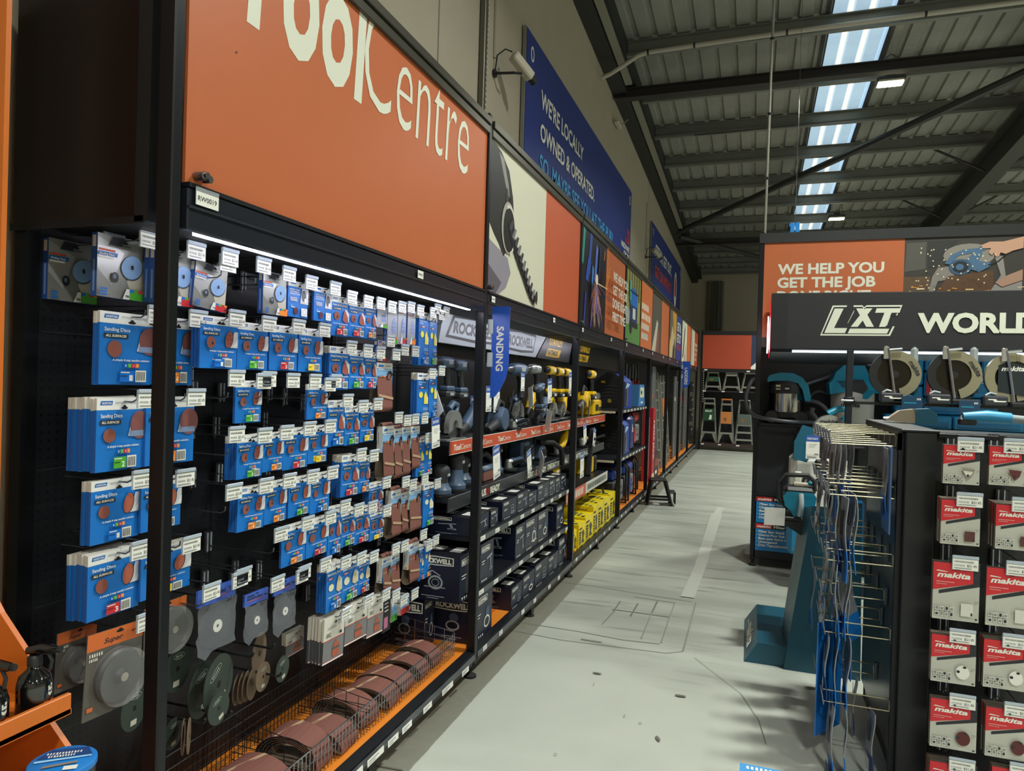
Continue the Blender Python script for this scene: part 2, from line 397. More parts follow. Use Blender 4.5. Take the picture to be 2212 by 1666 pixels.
# ---- high-bay lamps
LE = mat('#fff7c8', .4, e=30)
def lamp():
    t = thing('high_bay_lamp', 'x', 'ceiling lamp')
    g = G(); g.box(-.17, .17, -.1, .1, 0, .07, mat('#3a3b3a', .5), .02); g.box(-.06, .06, -.05, .05, .07, .13, mat('#3a3b3a', .5), .01); part('lamp_body', g, t)
    g = G(); g.box(-.15, .15, -.08, .08, -.02, -.001, LE, .008); part('lamp_lens', g, t, 'glowing lens')
    g = G(); g.tube([(-.1, 0, .07), (-.1, 0, .3), (0, 0, .38), (.1, 0, .3), (.1, 0, .07)], .008, DCHR, 6); part('hanger_wire', g, t)
    return t
L0 = None
for (x, y), lb in (((1.55, 10.2), 'bright rectangular high-bay lamp glowing beside the long skylight strip'), ((1.55, 16.4), 'small glowing high-bay lamp at the far end of the skylight strip')):
    L0 = lamp() if L0 is None else dup(L0); L0.location = (x, y, roof_z(y)-LAMP_DROP); L0['label'] = lb
# ---- things fixed on the left wall
def banner(name, label, y0, y1, z0, z1):
    t = thing(name, label, 'banner', (XW+.04, 0, 0)); g = G()
    g.box(-.03, 0, y0-.02, y1+.02, z0, z1, mat('#7d7a70', .5)); part('banner_frame', g, t)
    g = G(); g.box(.001, .006, y0, y1, z0+.01, z1-.01, NAVY); p = g.print((.007, 0, 0), (0, 1, 0), (0, 0, 1), .001)
    for y in (y0+.16, y1-.16): p.ring(y, z1-.18, .05, .07, .022, WHT)
    return t, g, p
NAVY = mat('#21347f', .5, n=.06, ns=3); SKYB = mat('#4aa0d8', .5); REDB = mat('#c8432f', .5)
t, g, p = banner('wall_banner', 'long blue wall banner reading we are locally owned and operated', 5.84, 11.36, 3.56, 4.77)
p.text("WE'RE LOCALLY", 6.29, 4.235, .165, WHT, 1.71, wgt=.025); p.text('OWNED & OPERATED.', 6.29, 3.93, .165, WHT, 2.35, wgt=.025)
p.text('SO, MAYBE SEE YOU AT THE PUB?', 6.29, 3.635, .165, SKYB, 3.58, wgt=.025)
p.text('THE', 10.98, 4.0, .1, REDB, .24, wgt=.03); p.text('LOCAL', 10.86, 3.87, .1, REDB, .4, wgt=.03); p.text('HARDWARE', 10.52, 3.75, .09, WHT, .72, wgt=.02); p.text('STORE', 10.75, 3.63, .09, WHT, .5, wgt=.02)
part('banner_sheet', g, t)
t, g, p = banner('wall_banner', 'further blue wall banner with white and red lettering and a map pin', 13.8, 19.4, 3.3, 4.85)
p.text('GET IN, GET OUT,', 14.3, 4.28, .24, WHT, 2.9, wgt=.03); p.text('GET ON WITH IT.', 14.3, 3.86, .24, REDB, 2.9, wgt=.03)
p.ell(18.1, 4.1, .3, .42, WHT); p.ell(18.1, 4.1, .2, .3, REDB); p.poly([(17.85, 3.9), (18.35, 3.9), (18.1, 3.45)], WHT); p.text('itm', 18.5, 3.5, .1, WHT)
part('banner_sheet', g, t)
def cctv(name, label, c, cond, s=1.):
    t = thing(name, label, 'security camera', c)
    g = G(); g.cyl((-.03, 0, -.02), (-.02, 0, -.02), .035, BLK, n=12); g.tube([(-.03, 0, -.02), (.12, .03, -.02), (.16, .1, 0)], .011, BLK, 8); part('mount_arm', g, t)
    g = G(); g.at(TR(.16, .14, .06) @ RZ(60) @ RY(32)); g.box(-.13, .1, -.04, .04, -.04, .04, mat('#b3ab9b', .5), .012); part('camera_housing', g, t)
    g = G(); g.at(TR(.16, .14, .06) @ RZ(60) @ RY(32)); g.cyl((.1, 0, 0), (.15, 0, 0), .034, BLK2, n=14); part('camera_lens', g, t)
    g = G(); g.tube([(-.025, 0, 0), (-.01, -.0, .12), (.05, .02, .17), (.1, .04, .15)], .006, BLK2, 6); part('camera_cable', g, t)
    g = G(); g.tube([(-.035, -.01, .1), (-.035, -.01, cond)], .012, mat('#8f897e', .5), 8); part('cable_conduit', g, t)
c = hx(1076, 152, XW+.04); cctv('security_camera', 'white security camera on black arm beside the long blue banner', c, 1.7)
c = hx(1398, 553, XW+.04); cctv('security_camera', 'far security camera hanging over the second blue banner', c, 1.0)
a = hx(1340, 500, XW+.02)
g = G(); q = hx(1330, 265, XW+.03); r_ = hx(1352, 312, XW+.03); g.box(XW+.01, XW+.09, q.y-.1, q.y+.22, r_.z, q.z, mat('#a8a294', .5), .02)
t = thing('wall_box', 'pale plastic box high on the left wall above the long banner', 'junction box', g=g)
g = G(); g.tube([(XW+.05, q.y+.06, q.z), (XW+.09, q.y+.25, q.z+.06), (XW+.12, q.y+.45, q.z+.2)], .01, mat('#8f897e', .5), 6); part('lead', g, t)
g = G(); q = hx(1041, 240, XW+.03); g.box(XW+.005, XW+.05, q.y-.03, q.y+.03, 2.2, 5.6, mat('#6e6a60', .4, .6), .004)
ps = g.print((XW+.05, q.y-.02, 3.1), (0, 1, 0), (0, 0, 1))
for i in range(50): ps.rect(.01, .04*i, .02, .02, mat('#c9c6b4', .4, .5))
thing('slotted_channel', 'slotted galvanised channel standing up the wall behind the orange sign', 'channel', g=g)
t = thing('cable_riser', 'bundle of grey cable ducts rising up the far end wall', 'cable duct', (hy(1550, 700, YB).x, YB, 0))
for i, (x, w, cl) in enumerate(((-.33, .07, '#5f5d53'), (-.2, .16, '#4b4a42'), (-.02, .1, '#5a584f'), (.1, .07, '#77746a'))):
    g = G(); g.box(x, x+w, -.09, -.01, 1.5, roof_z(YB)-.35, mat(cl, .5, .2)); g.box(x+w*.4, x+w*.46, -.095, -.089, 1.5, roof_z(YB)-.35, BLK); part('duct', g, t)
# ================================================================ left shelving run
XR, XP, NB, Y1 = -1.414, -1.945, 8, 1.43
PITCH = (18.9-Y1)/NB
PY = [Y1+PITCH*i for i in range(NB+1)]
ZRT, ZRB, ZF, ZS, ZT = .142, .08, 2.024, 2.146, 3.09
FASC = mat('#20242e', .33, .25, n=.06, ns=8); TRIMM = mat('#5b574c', .35, .75, n=.15, ns=5); LABS = mat('#55585c', .4)
PEG = pegmat('mat_pegboard_black', '#15171c', '#020203', .0254, .16, (1, 2), .42)
POSTM = mat('#15171c', .36, .3, bump=.05, ns=200)
def post(g, x0, x1, y0, y1, z0, z1):
    g.box(x0, x1, y0, y1, z0, z1, POSTM, .004)
BAYL = ['black steel shelving bay holding the sanding discs, nearest of the run', 'black steel shelving bay with navy tool boxes, second from the near end', 'black steel shelving bay over the yellow boxes, third from the near end',
        'black steel shelving bay with the portable generators', 'black steel shelving bay just past the step stool', 'sixth bay of the long black shelving run, upright ladders inside',
        'seventh bay of the long black shelving run, next to the last bay', 'last bay of the long black shelving run, in the far corner']
for b in range(NB):
    y0, y1 = PY[b], PY[b+1]
    t = thing('shelving_bay', BAYL[b], 'shelving', (XR, y0, 0), group=None); l = y1-y0
    def upright(yy):
        g = G(); g.box(-.052, 0, yy-(.034 if b == 0 and yy == 0 else .026), yy+(0 if b == 0 and yy == 0 else .014), .07, ZT+(.03), POSTM, .004)
        o = part('front_post', g, t)
        g = G(); g.lathe([(.035, 0), (.034, .012), (.016, .02), (.012, .025), (.012, .075)], RUB, 12); q = part('levelling_foot', g, o); q.location = (-.03, yy-.008, 0)
        g = G(); g.box(-.57, -.53, yy-.022, yy+.022, .0, ZT, POSTM); part('rear_post', g, t)
    upright(0)
    if b == NB-1: upright(l)
    g = G(); g.box(-.555, -.532, .024, l-.024, .1, ZT-.02, PEG)
    if b in (0, 1): 
        pp = g.print((-.532, 0, 0), (0, 1, 0), (0, 0, 1), .0006)
        for z in (.55, .95, 1.35, 1.75): pp.rect(.03, z, l-.06, .004, mat('#2a2d33', .4))
        for y in (.72, 1.45): pp.rect(y, .1, .004, 1.92, mat('#06070a', .5))
    part('back_panel', g, t)
    g = G(); g.box(-.53, -.055, .024, l-.024, .1, .138, ORG2)
    for k in range(2 if b else 4): g.box(-.16-.035*k, -.152-.035*k, .024, l-.024, .138, .1405, mat('#b8571d', .5))
    part('base_deck', g, t, 'orange steel deck')
    g = G(); g.add([(-.054, .02, .146), (-.004, .02, ZRT), (-.004, l-.02, ZRT), (-.054, l-.02, .146), (0, .02, ZRB+.02), (0, l-.02, ZRB+.02), (-.01, .02, ZRB-.01), (-.01, l-.02, ZRB-.01), (-.054, .02, ZRB), (-.054, l-.02, ZRB)],
                    [(0, 1, 2, 3), (1, 4, 5, 2), (4, 6, 7, 5), (6, 8, 9, 7), (8, 0, 3, 9)], STEEL)
    rail = part('base_rail', g, t)
    g = G(); p = g.print((.001, .02, ZRB+.022), (0, 1, 0), (-.05, 0, 1), .0008); p.rect(0, 0, l-.04, .034, LABS)
    y = .08
    r = random.Random(b)
    while y < l-.2:
        w = r.choice((.09, .09, .13)) if b == 0 else .06
        p.rect(y, .003, w, .028, PAP); p.rect(y+.01, .018, w*.6, .004, GREY); p.rect(y+.01, .01, w*.4, .003, GREY); y += w+(r.choice((.03, .05, .11)) if b == 0 else r.choice((.2, .3, .36)))
    part('price_rail', g, rail, 'grey label strip with white tickets')
    if b < 6:
        g = G(); g.box(-.06, -.012, l/2-.03, l/2+.03, .02, ZRB, POSTM); g.at(TR(-.036, l/2, 0)); g.lathe([(.035, 0), (.034, .012), (.016, .02), (.012, .03)], RUB, 12); part('middle_foot', g, t)
    g = G(); g.box(-.03, 0, .022, l-.022, ZF, ZS-.012, FASC, .004); g.box(-.004, .006, .022, l-.022, ZF+.055, ZF+.062, mat('#3a3d45', .3, .4)); g.box(-.03, .004, .022, l-.022, ZS-.012, ZS, STEEL)
    fa = part('fascia_beam', g, t)
    for yy, tx in ((.06, 'RW00%02d' % (19+2*b)), (1.33, 'RW00%02d' % (21+2*b))):
        g = G(); p = g.print((.007, 0, 0), (0, 1, 0), (0, 0, 1))
        if b == 0 and yy < 1: p.rect(yy-.02, ZF+.068, .085, .048, GREY); p.rect(yy-.018, ZF+.068, .081, .036, PAP); p.text(tx, yy-.012, ZF+.08, .014, INK, .068, wgt=.01)
        else: p.rect(yy, ZF+.066, .055, .034, PAP); p.text(tx, yy+.006, ZF+.078, .011, INK, .043)
        part('bay_number_ticket', g, fa, 'white bay number ticket')
    g = G(); g.box(-.035, .002, .022, l-.022, ZT-.085, ZT-.044, TRIMM, .003); g.box(-.035, .012, .022, l-.022, ZT-.04, ZT, TRIMM, .003); part('top_rail', g, t)
    # ceiling of the bay, and its lamp strip
    g = G(); g.box(-.53, -.03, .024, l-.024, ZF+.03, ZF+.04, BLK2); part('canopy', g, t)
    if b < 3:
        g = G(); g.box(*((-.058, -.046, .1, l-.12, ZF-.0, ZF+.010) if b == 0 else (-.046, -.034, .06, l-.06, ZF+.018, ZF+.03)), mat('#f1f0ff', .3, e=32 if b == 0 else 26)); part('light_strip', g, t, 'glowing white light strip')
# end header of the run, facing the camera
t = thing('end_header', 'dark header panel closing the near end of the shelving run', 'sign', (XP, Y1-.03, 0))
g = G(); g.box(-.04, .44, 0, .012, 2.035, ZT+1.2, mat('#1d1412', .28, n=.1, ns=3), .003); part('header_panel', g, t)
g = G(); g.box(.41, .455, -.004, .03, 2.035, ZT+1.2, BLK); g.box(-.045, .44, -.004, .0, 2.03, 2.05, BLK); part('header_frame', g, t)
# clips that hold the signs
def clip(y, lab):
    g = G(); g.cyl((0, 0, 0), (.03, 0, 0), .012, DCHR, n=10); g.cyl((.03, 0, 0), (.04, 0, 0), .009, CHR, n=10); g.cyl((.006, .02, -.004), (.03, .022, -.004), .01, CHR, n=10)
    thing('sign_clip', lab, 'clip', (XR-.012, y, ZS+.025), g=g)
clip(Y1+.06, 'small chrome screw clip at the lower near corner of the orange sign')
for i, nm in ((1, 'orange sign and the drill picture'), (2, 'drill picture sign and the sparks picture'), (3, 'sparks picture sign and the generator picture')): clip(PY[i]+.03, 'small chrome clip between the '+nm)
# ---------------------------------------------------------------- sign panels above the bays
OFFW = mat('#cfcdb8', .45, n=.03, ns=2); DK = mat('#2b2a2a', .4); DK2 = mat('#3c3a38', .4); OR2 = mat('#bf5a38', .4, n=.04, ns=5)
def sign(b, label):
    t = thing('shop_sign', label, 'sign', (XR-.014, PY[b], 0)); g = G(); l = PITCH
    return t, g, l
SZ0, SZ1 = ZS, ZT-.085
SH = SZ1-SZ0
def base(g, l, m): g.box(-.012, 0, .024, l-.024, SZ0+.001, SZ1, m); return g.print((0, 0, SZ0), (0, 1, 0), (0, 0, 1), .0008)
WTX = mat('#dfe0cf', .45)
t, g, l = sign(0, 'large orange sign over the sanding discs, white store lettering'); p = base(g, l, ORG)
p.text('Tool', .18, .545, .46, WTX, .72, wgt=.028, sh=.12, sp=1.06); p.text('Centre', .88, .545, .44, WTX, 1.02, wgt=-.012, sh=.1)
p.ell(.2, .42, .003, .003, INK); part('sign_face', g, t)
t, g, l = sign(1, 'sign with a giant drill bit picture beside an orange panel'); p = base(g, l, OFFW); f = l*.52
p.rect(f, 0, l-f-.024, SH, OR2)
p.poly([(.03, .0), (.2, .0), (.34, .06), (.42, .16), (.36, .24), (.03, .3)], mat('#8a8591', .5)); p.poly([(.03, 0), (.16, 0), (.26, .08), (.03, .16)], mat('#5c555f', .5))
p.poly([(.03, SH), (.2, SH-.03), (.34, SH-.1), (.42, .62), (.45, .5), (.4, .33), (.28, .24), (.2, .3), (.12, .34), (.03, .4)], DK)
p.poly([(.16, SH-.04), (.24, SH-.06), (.33, SH-.18), (.36, .6), (.32, .62), (.28, SH-.2)], mat('#8d8a82', .35)); p.ell(.31, .6, .02, .05, DK2); p.ell(.375, .575, .014, .04, mat('#1c1b1b', .4))
p.ell(.345, .42, .12, .155, mat('#a9a49a', .35)); p.ell(.355, .41, .1, .135, mat('#1e1d1e', .4)); p.ring(.36, .41, .115, .15, .02, mat('#d0cbc0', .4), a0=-80, a1=120)
bx = [(.36, .46), (.43, .36), (.54, .27), (.66, .19), (.78, .1), (.9, .045)]
p.line(bx, .065, mat('#26262a', .35))
for i in range(10):
    u = i/10; x = .38+.5*u; y = .44-.4*u; p.poly([(x-.03, y-.02), (x+.01, y-.035), (x+.055, y+.035), (x+.02, y+.04)], mat('#75757a', .3) if i % 2 else mat('#48484e', .3))
p.poly([(.86, .05), (.92, .02), (.94, .06), (.93, .12), (.89, .1)], DK); part('sign_face', g, t)
t, g, l = sign(2, 'sign with a grinder sparks picture and white lettering on orange'); p = base(g, l, mat('#191a22', .4)); f = l*.5
p.rect(f, 0, l-f-.024, SH, ORG); r = random.Random(4)
for x, y, a, h, c in ((.05, .55, .12, .32, '#2f8f84'), (.3, .5, .14, .38, '#3550a8'), (.55, .45, .14, .35, '#5b74c8'), (.2, .42, .2, .2, '#2d4fae'), (.42, .3, .1, .28, '#4f8fd0'), (.15, .02, .1, .3, '#2b3a86'), (.4, .02, .12, .12, '#3b2f86'), (.7, .5, .1, .3, '#2c2a5e')):
    p.poly([(x, y), (x+a*.5, y-.02), (x+a, y+h*.9), (x+a*.4, y+h)], mat(c, .4))
for i in range(90):
    a = math.radians(r.gauss(-62, 26)); q = r.uniform(.1, .55); x, y = .42+r.uniform(0, .12)*math.cos(a), .42+r.uniform(0, .12)*math.sin(a)
    x1, y1 = x+q*math.cos(a), y+q*math.sin(a)
    if .03 < x1 < f-.01 and .01 < y1 < SH: p.line([(x, y), (x1, y1)], r.uniform(.003, .011), mat(r.choice(('#d98a3a', '#e8c99a', '#b08fd8', '#6d5bc0', '#a8693a', '#5a4a9a', '#e8b8a0')), .4))
p.ell(.42, .44, .05, .05, mat('#f0d8c0', .4))
for x, y, x1, y1 in ((.86, .5, .9, .82), (.88, .52, 1.0, .64), (.7, .66, .74, .76), (.8, .42, .98, .56)): p.line([(x, y), (x1, y1)], .02, mat('#d88a30', .4))
for i, tx in enumerate(('WE HELP YOU', 'GET THE JOB', 'DONE RIGHT,', 'FIRST TIME.')): p.text(tx, f+.07, .545-.135*i, .092, WTX, (.86, .8, .83, .74)[i], wgt=.025)
part('sign_face', g, t)
t, g, l = sign(3, 'sign with a blue generator on grass and lettering on orange'); p = base(g, l, mat('#8a8a4c', .5)); f = l*.52
for i in range(6): p.rect(.05+.18*i, .55, .09, .3, mat('#5d5a33', .5))
p.poly([(.03, .0), (f, .0), (f, .3), (.5, .22), (.03, .3)], mat('#4c7a3a', .6)); p.poly([(.03, .2), (.5, .24), (.6, .34), (.03, .42)], mat('#9aa09a', .5))
p.ell(.6, .5, .28, .18, mat('#2468b8', .4)); p.rect(.34, .26, .52, .2, mat('#243a6a', .4)); p.rect(.3, .2, .6, .06, DK); p.ell(.4, .2, .09, .09, DK); p.rect(.5, .3, .2, .13, mat('#c8c8c0', .4)); p.rect(.26, .5, .1, .24, mat('#5fb0a0', .4)); p.line([(.3, .24), (.3, .62), (.86, .62)], .02, DK)
p.rect(f, 0, l-f-.024, SH, ORG)
for i in range(4): p.bars(f+.06, .5-.13*i, (.62, .8, .7, .6)[i], .085, WTX, 11)
part('sign_face', g, t)
t, g, l = sign(4, 'dim grey workshop picture sign with plain orange end'); p = base(g, l, mat('#4a463c', .5)); f = l*.52
p.poly([(.1, 0), (.5, .0), (.75, .45), (.6, .5)], mat('#b0a898', .5)); p.poly([(.5, 0), (.8, 0), (.9, .3), (.7, .38)], mat('#7a4a3a', .5)); p.rect(f, 0, l-f-.024, SH, ORG); part('sign_face', g, t)
t, g, l = sign(5, 'sign with a yellow workman picture and a blue lettered end'); p = base(g, l, mat('#6a5a48', .5)); f = l*.55
p.poly([(.5, .86), (f, .86), (f, .2), (.8, .45)], mat('#c8982c', .5)); p.poly([(.1, .0), (.6, 0), (.9, .4), (.5, .6), (.3, .35)], mat('#c0b090', .5)); p.poly([(.05, 0), (.2, 0), (.3, .3), (.15, .35)], mat('#d8a830', .5)); p.poly([(.6, 0), (.8, 0), (.85, .2), (.7, .25)], BLK)
p.rect(f, 0, l-f-.024, SH, NAVY); p.text('GET IN,', f+.1, .56, .17, WTX, .72, wgt=.03); p.text('GET OUT', f+.1, .34, .17, WTX, .72, wgt=.03); p.text('GET ON', f+.1, .2, .1, REDB, .7, wgt=.03); part('sign_face', g, t)
t, g, l = sign(6, 'black and white picture sign with orange end, second to last'); p = base(g, l, OFFW); f = l*.56
p.poly([(.3, .1), (.5, .1), (.8, .7), (.7, .8)], DK); p.poly([(.7, .0), (1.0, .0), (.9, .4)], mat('#85827a', .5)); p.rect(f, 0, l-f-.024, SH, ORG); part('sign_face', g, t)
t, g, l = sign(7, 'last sign of the run, pale picture and orange lettered end'); p = base(g, l, OFFW); f = l*.5
p.rect(.3, 0, .3, SH, mat('#9aa08c', .5)); p.rect(f, 0, l-f-.024, SH, OR2)
for i in range(4): p.bars(f+.1, .5-.12*i, (.8, .8, .6, .5)[i], .08, WTX, 9)
part('sign_face', g, t)
# ================================================================ sanding goods in the first bay
BLU = mat('#1c74c8', .38, n=.04, ns=30); BLU2 = mat('#2a62b4', .4); CRM = mat('#d9d2c4', .5); HDR = mat('#e6e6e2', .42); SPN = mat('#29559c', .42)
BRN = mat('#8a4d40', .7, n=.12, ns=200); BRN2 = mat('#a85a44', .6); TERRA = mat('#9a4f42', .65); PALE = mat('#c9ccd2', .4); LOGO = mat('#1763b5', .4)
CODE = {'1': mat('#0f6fd0', .4), '2': mat('#4fae32', .4), '3': mat('#cf2f35', .4), '4': mat('#f08a2c', .4), '5': mat('#f2cf1e', .4)}
CODEN = {'1': 'blue', '2': 'green', '3': 'red', '4': 'orange', '5': 'yellow'}
def stepdots(p, x, y, w, h):
    for i in range(4): p.rect(x+i*(w/4), y, w/4*.86, h, CODE[str(i+1)]); 
    for i in range(4): p.text(str(i+1), x+i*(w/4)+w*.1, y+h*.25, h*.5, WHT, w*.06, al='c', wgt=.02)
def codebar(p, c, x, y, w, h):
    p.rect(x, y, w*.56, h, CODE[c]); d = '4' if c == '5' else c; p.text(d, x+w*.42, y+h*.12, h*.5, WHT, w*.13, al='c', wgt=.04)
    p.rect(x+.02*w, y+h*.8, w*.34, h*.1, WHT); p.rect(x+.02*w, y+h*.5, w*.25, h*.06, INK)
    p.rect(x+w*.58, y, w*.42, h*1.06, WHT); p.bars(x+w*.61, y+h*.12, w*.36, h*.8, INK, 9)
def slot(p, x, y, w): p.ell(x, y, w, w*.28, BLK2); p.ell(x, y+w*.25, w*.5, w*.35, BLK2)
def header(p, a):
    p.rect(0, .84, 1, .16, HDR); p.rect(.06, .905, .24, .058, LOGO, sh=.3); p.text('NORTON', .095, .918, .03, WHT, .19, wgt=.03); p.text('POWER SANDING', .36, .92, .032, GREY, .46, sh=.3)
    p.rect(.86, .87, .12, .05, INK, sh=.3)
def d_disc(p, c, a, style):
    header(p, a)
    p.text('Sanding Discs', .07, .735, .052, WHT, .44, wgt=.014); p.rect(.06, .64, .42, .062, INK); p.text('ALL SURFACES', .085, .655, .034, WHT, .36, wgt=.03, sh=.2)
    if style == 'big':
        p.poly([(.63, .47), (.72, .74), (1, .74), (1, .47)], PALE); p.ell(.87, .62, .2, .2, mat('#7e4a47', .7)); p.rect(.66, .46, .34, .08, mat('#7d8fb0', .4)); p.ell(.24, .49, .125, .125*a, BRN)
    else:
        p.poly([(.78, .42), (1, .42), (1, .74), (.9, .74)], PALE); p.poly([(.85, .42), (1, .47), (1, .6)], HDR)
        p.ell(.76, .575, .105, .17, mat('#3a3134', .5), rot=-.25); p.ell(.745, .58, .1, .165, TERRA if style != 'plain' else BRN2, rot=-.25)
        if style == 'dots':
            for k in range(6): p.ell(.745+.055*math.cos(k*1.05), .58+.1*math.sin(k*1.05), .011, .012, INK, n=8)
        p.ell(.24, .5, .115, .115*a, BRN)
        if style == 'dots': p.ell(.28, .485, .028, .028*a, INK)
    p.text('A simple 4 step sanding solution', .2, .325, .03, WHT, .66, wgt=.02, sh=.15); stepdots(p, .4, .235, .27, .058); codebar(p, c, .32, .035, .46, .155)
def d_detail(p, c, a, style):
    header(p, a); p.text('Detail Sanding Sheets', .05, .755, .05, WHT, .85, wgt=.025)
    if style == 'paint': p.rect(.08, .66, .34, .05, mat('#8a2a6a', .4)); p.text('PAINT', .14, .668, .032, WHT, .22, wgt=.03)
    else: p.rect(.06, .655, .5, .055, INK); p.text('ALL SURFACES', .085, .668, .032, WHT, .42, wgt=.03)
    A, B = (mat('#ddd8b8', .6), mat('#cdbd94', .6)) if style == 'paint' else (BRN, TERRA)
    p.ell(.28, .5, .17, .17*a*.8, A if style == 'paint' else BRN)
    if style != 'paint': p.ell(.3, .47, .05, .05*a, INK)
    p.poly([(.66, .4), (.7, .56), (.8, .7), (1, .6), (1, .38), (.84, .36)], PALE); p.poly([(.62, .4), (.64, .55), (.74, .69), (.84, .58), (.92, .5), (.96, .38), (.8, .345)], B)
    p.text('A simple 4 step sanding solution', .05, .295, .03, WHT, .9, wgt=.02); stepdots(p, .38, .21, .36, .062); codebar(p, c, .24, .035, .62, .15)
def d_yellow(p, c, a, style):
    Y = mat('#e6d64a', .6) if style != 'cream' else mat('#ddd8b8', .6)
    p.rect(0, .87, 1, .13, HDR); p.rect(.1, .93, .3, .035, LOGO, sh=.3); p.rect(.46, .935, .42, .022, GREY); p.text('Orbital Sanding', .1, .815, .024, WHT, .66, wgt=.02); p.text('Sheets', .1, .775, .024, WHT, .3, wgt=.02)
    p.rect(.1, .705, .6, .03, mat('#8a2a3a', .4)); p.rect(.3, .71, .24, .02, WHT); p.ell(.3, .58, .17, .06, Y); p.poly([(.58, .4), (.58, .57), (.72, .65), (.84, .57), (.86, .4)], Y); p.poly([(.84, .4), (.84, .57), (.94, .52), (.94, .4)], WHT)
    p.text('A simple 4 step', .5, .31, .018, WHT, .44, wgt=.02); p.text('sanding solution', .5, .28, .018, WHT, .44, wgt=.02); stepdots(p, .5, .21, .4, .035); codebar(p, c, .32, .03, .58, .12)
def d_expert(p, c, a, style):
    p.rect(0, 0, 1, 1, mat('#8b8c88', .33, .35, n=.2, ns=4)); p.poly([(0, .45), (.3, .2), (.55, .75), (0, .95)], mat('#aaaba8', .3, .35)); p.poly([(.62, .3), (.68, .18), (1, .16), (1, .7)], mat('#bdb8a6', .4)); p.rect(.02, .73, .34, .035, mat('#c8523c', .4)); p.rect(0, .655, .4, .065, LOGO, sh=.2); p.text('Sanding Discs', .04, .668, .034, WHT, .3, wgt=.03); p.rect(.02, .615, .3, .03, HDR)
    p.poly([(.22, .84), (.3, .98), (.55, .98), (.48, .84)], mat('#2c2f36', .35)); p.ell(.72, .52, .235, .2, mat('#3c4552', .5), rot=.35); p.ell(.71, .535, .235, .19, mat('#7fa6d4', .45), rot=.35)
    for k in range(4): p.ring(.71, .535, .2-.045*k, .16-.036*k, .006, mat('#a9c6e8', .45), 20)
    p.ell(.71, .535, .028, .04, INK); p.ell(.34, .33, .075, .085, mat('#20242c', .4)); p.ell(.33, .345, .035, .04, mat('#6b7a8c', .4)); p.text('EXPERT', .45, .84, .032, INK, .22, wgt=.02, sh=.2)
    p.poly([(.5, 0), (.58, .17), (.65, .17), (.65, 0)], HDR); p.text({'2': 'P80', '3': 'P120', '5': 'P240', '4': 'P240', '1': 'P60'}[c], .56, .03, .04, INK, .085, wgt=.03); p.rect(.65, 0, .35, .12, CODE[c]); 
    for i in range(4): p.rect(.65+.0875*i, .12, .0875, .045, CODE[str(i+1)])
    p.text('12', .9, .955, .03, WHT, .06, wgt=.03)
    for i in range(3): p.rect(.01, .02+.045*i, .14, .03, LOGO, sh=.3)
def d_speed(p, c, a, style):
    p.rect(0, .85, 1, .15, HDR); p.rect(.1, .91, .26, .05, LOGO, sh=.3)
    for i, t in enumerate(('SPEED-GRIP', 'CONVERSION', 'ADAPTOR')): p.text(t, .07, .745-.06*i, .036, WHT, .5-.06*(i % 2), wgt=.02)
    p.poly([(.58, .4), (.66, .82), (1, .82), (1, .4)], PALE); p.ell(.76, .62, .12, .16, mat('#5d6066', .5)); p.ell(.84, .5, .06, .07, HDR)
    for i in range(3): p.rect(.08, .52-.04*i, .34, .018, WHT)
    p.ell(.36, .17, .11, .1, mat('#5a1f2c', .5)); p.rect(.62, .05, .3, .22, HDR); p.ring(.77, .16, .09, .08, .012, GREY); p.text('1', .12, .3, .03, WHT, .03); p.rect(.1, .26, .18, .02, WHT)
def d_mouse(p, c, a, style):
    p.rect(0, 0, 1, 1, mat('#b3b7bd', .35, .3, n=.1, ns=6)); p.rect(.1, .9, .4, .07, mat('#25466f', .4)); p.rect(.08, .82, .6, .03, mat('#d0605c', .4)); p.rect(.08, .77, .66, .025, HDR)
    p.poly([(.42, .3), (.44, .55), (.66, .74), (.86, .55), (.9, .3)], mat('#8d9cc8', .5))
    for k in range(9): p.ell(.52+.12*(k % 3), .36+.1*(k//3), .02, .012, INK, n=7)
    p.poly([(.2, .02), (.4, .2), (.5, .2), (.5, .02)], HDR); p.rect(.5, .02, .46, .12, CODE[c])
    for i in range(4): p.rect(.5+.115*i, .14, .115, .05, CODE[str(i+1)])
def d_bosch(p, c, a, style):
    p.rect(0, .5, 1, .5, mat('#d5d3c8', .5)); p.rect(0, .04, 1, .46, mat('#77787a', .5)); p.rect(0, 0, 1, .04, HDR); p.rect(0, .49, 1, .018, mat('#c8382f', .5)); p.rect(0, .04, 1, .014, mat('#c8382f', .5))
    p.poly([(.42, .24), (.42, .3), (.78, .3), (.78, .24)], mat('#55565a', .5)); p.poly([(.42, .3), (.46, .36), (.58, .46), (.72, .37), (.77, .3)], BRN2); p.poly([(.43, .1), (.42, .25), (.77, .25), (.76, .1)], BRN2)
    for i in range(3): p.rect(.1, .58+.03*i, .22-.05*(i % 2), .014, INK)
    p.rect(.74, .56, .1, .06, INK); p.rect(.14, .76, .4, .02, GREY); p.rect(.6, .86, .14, .04, GREY)
def d_black(p, c, a, style):
    p.rect(0, 0, 1, 1, mat('#1d1c22', .4)); p.rect(.15, .1, .5, .3, mat('#b06a86', .5))
    for i in range(4): p.rect(.15, .86-.1*i, .5, .035, HDR, sh=.4)
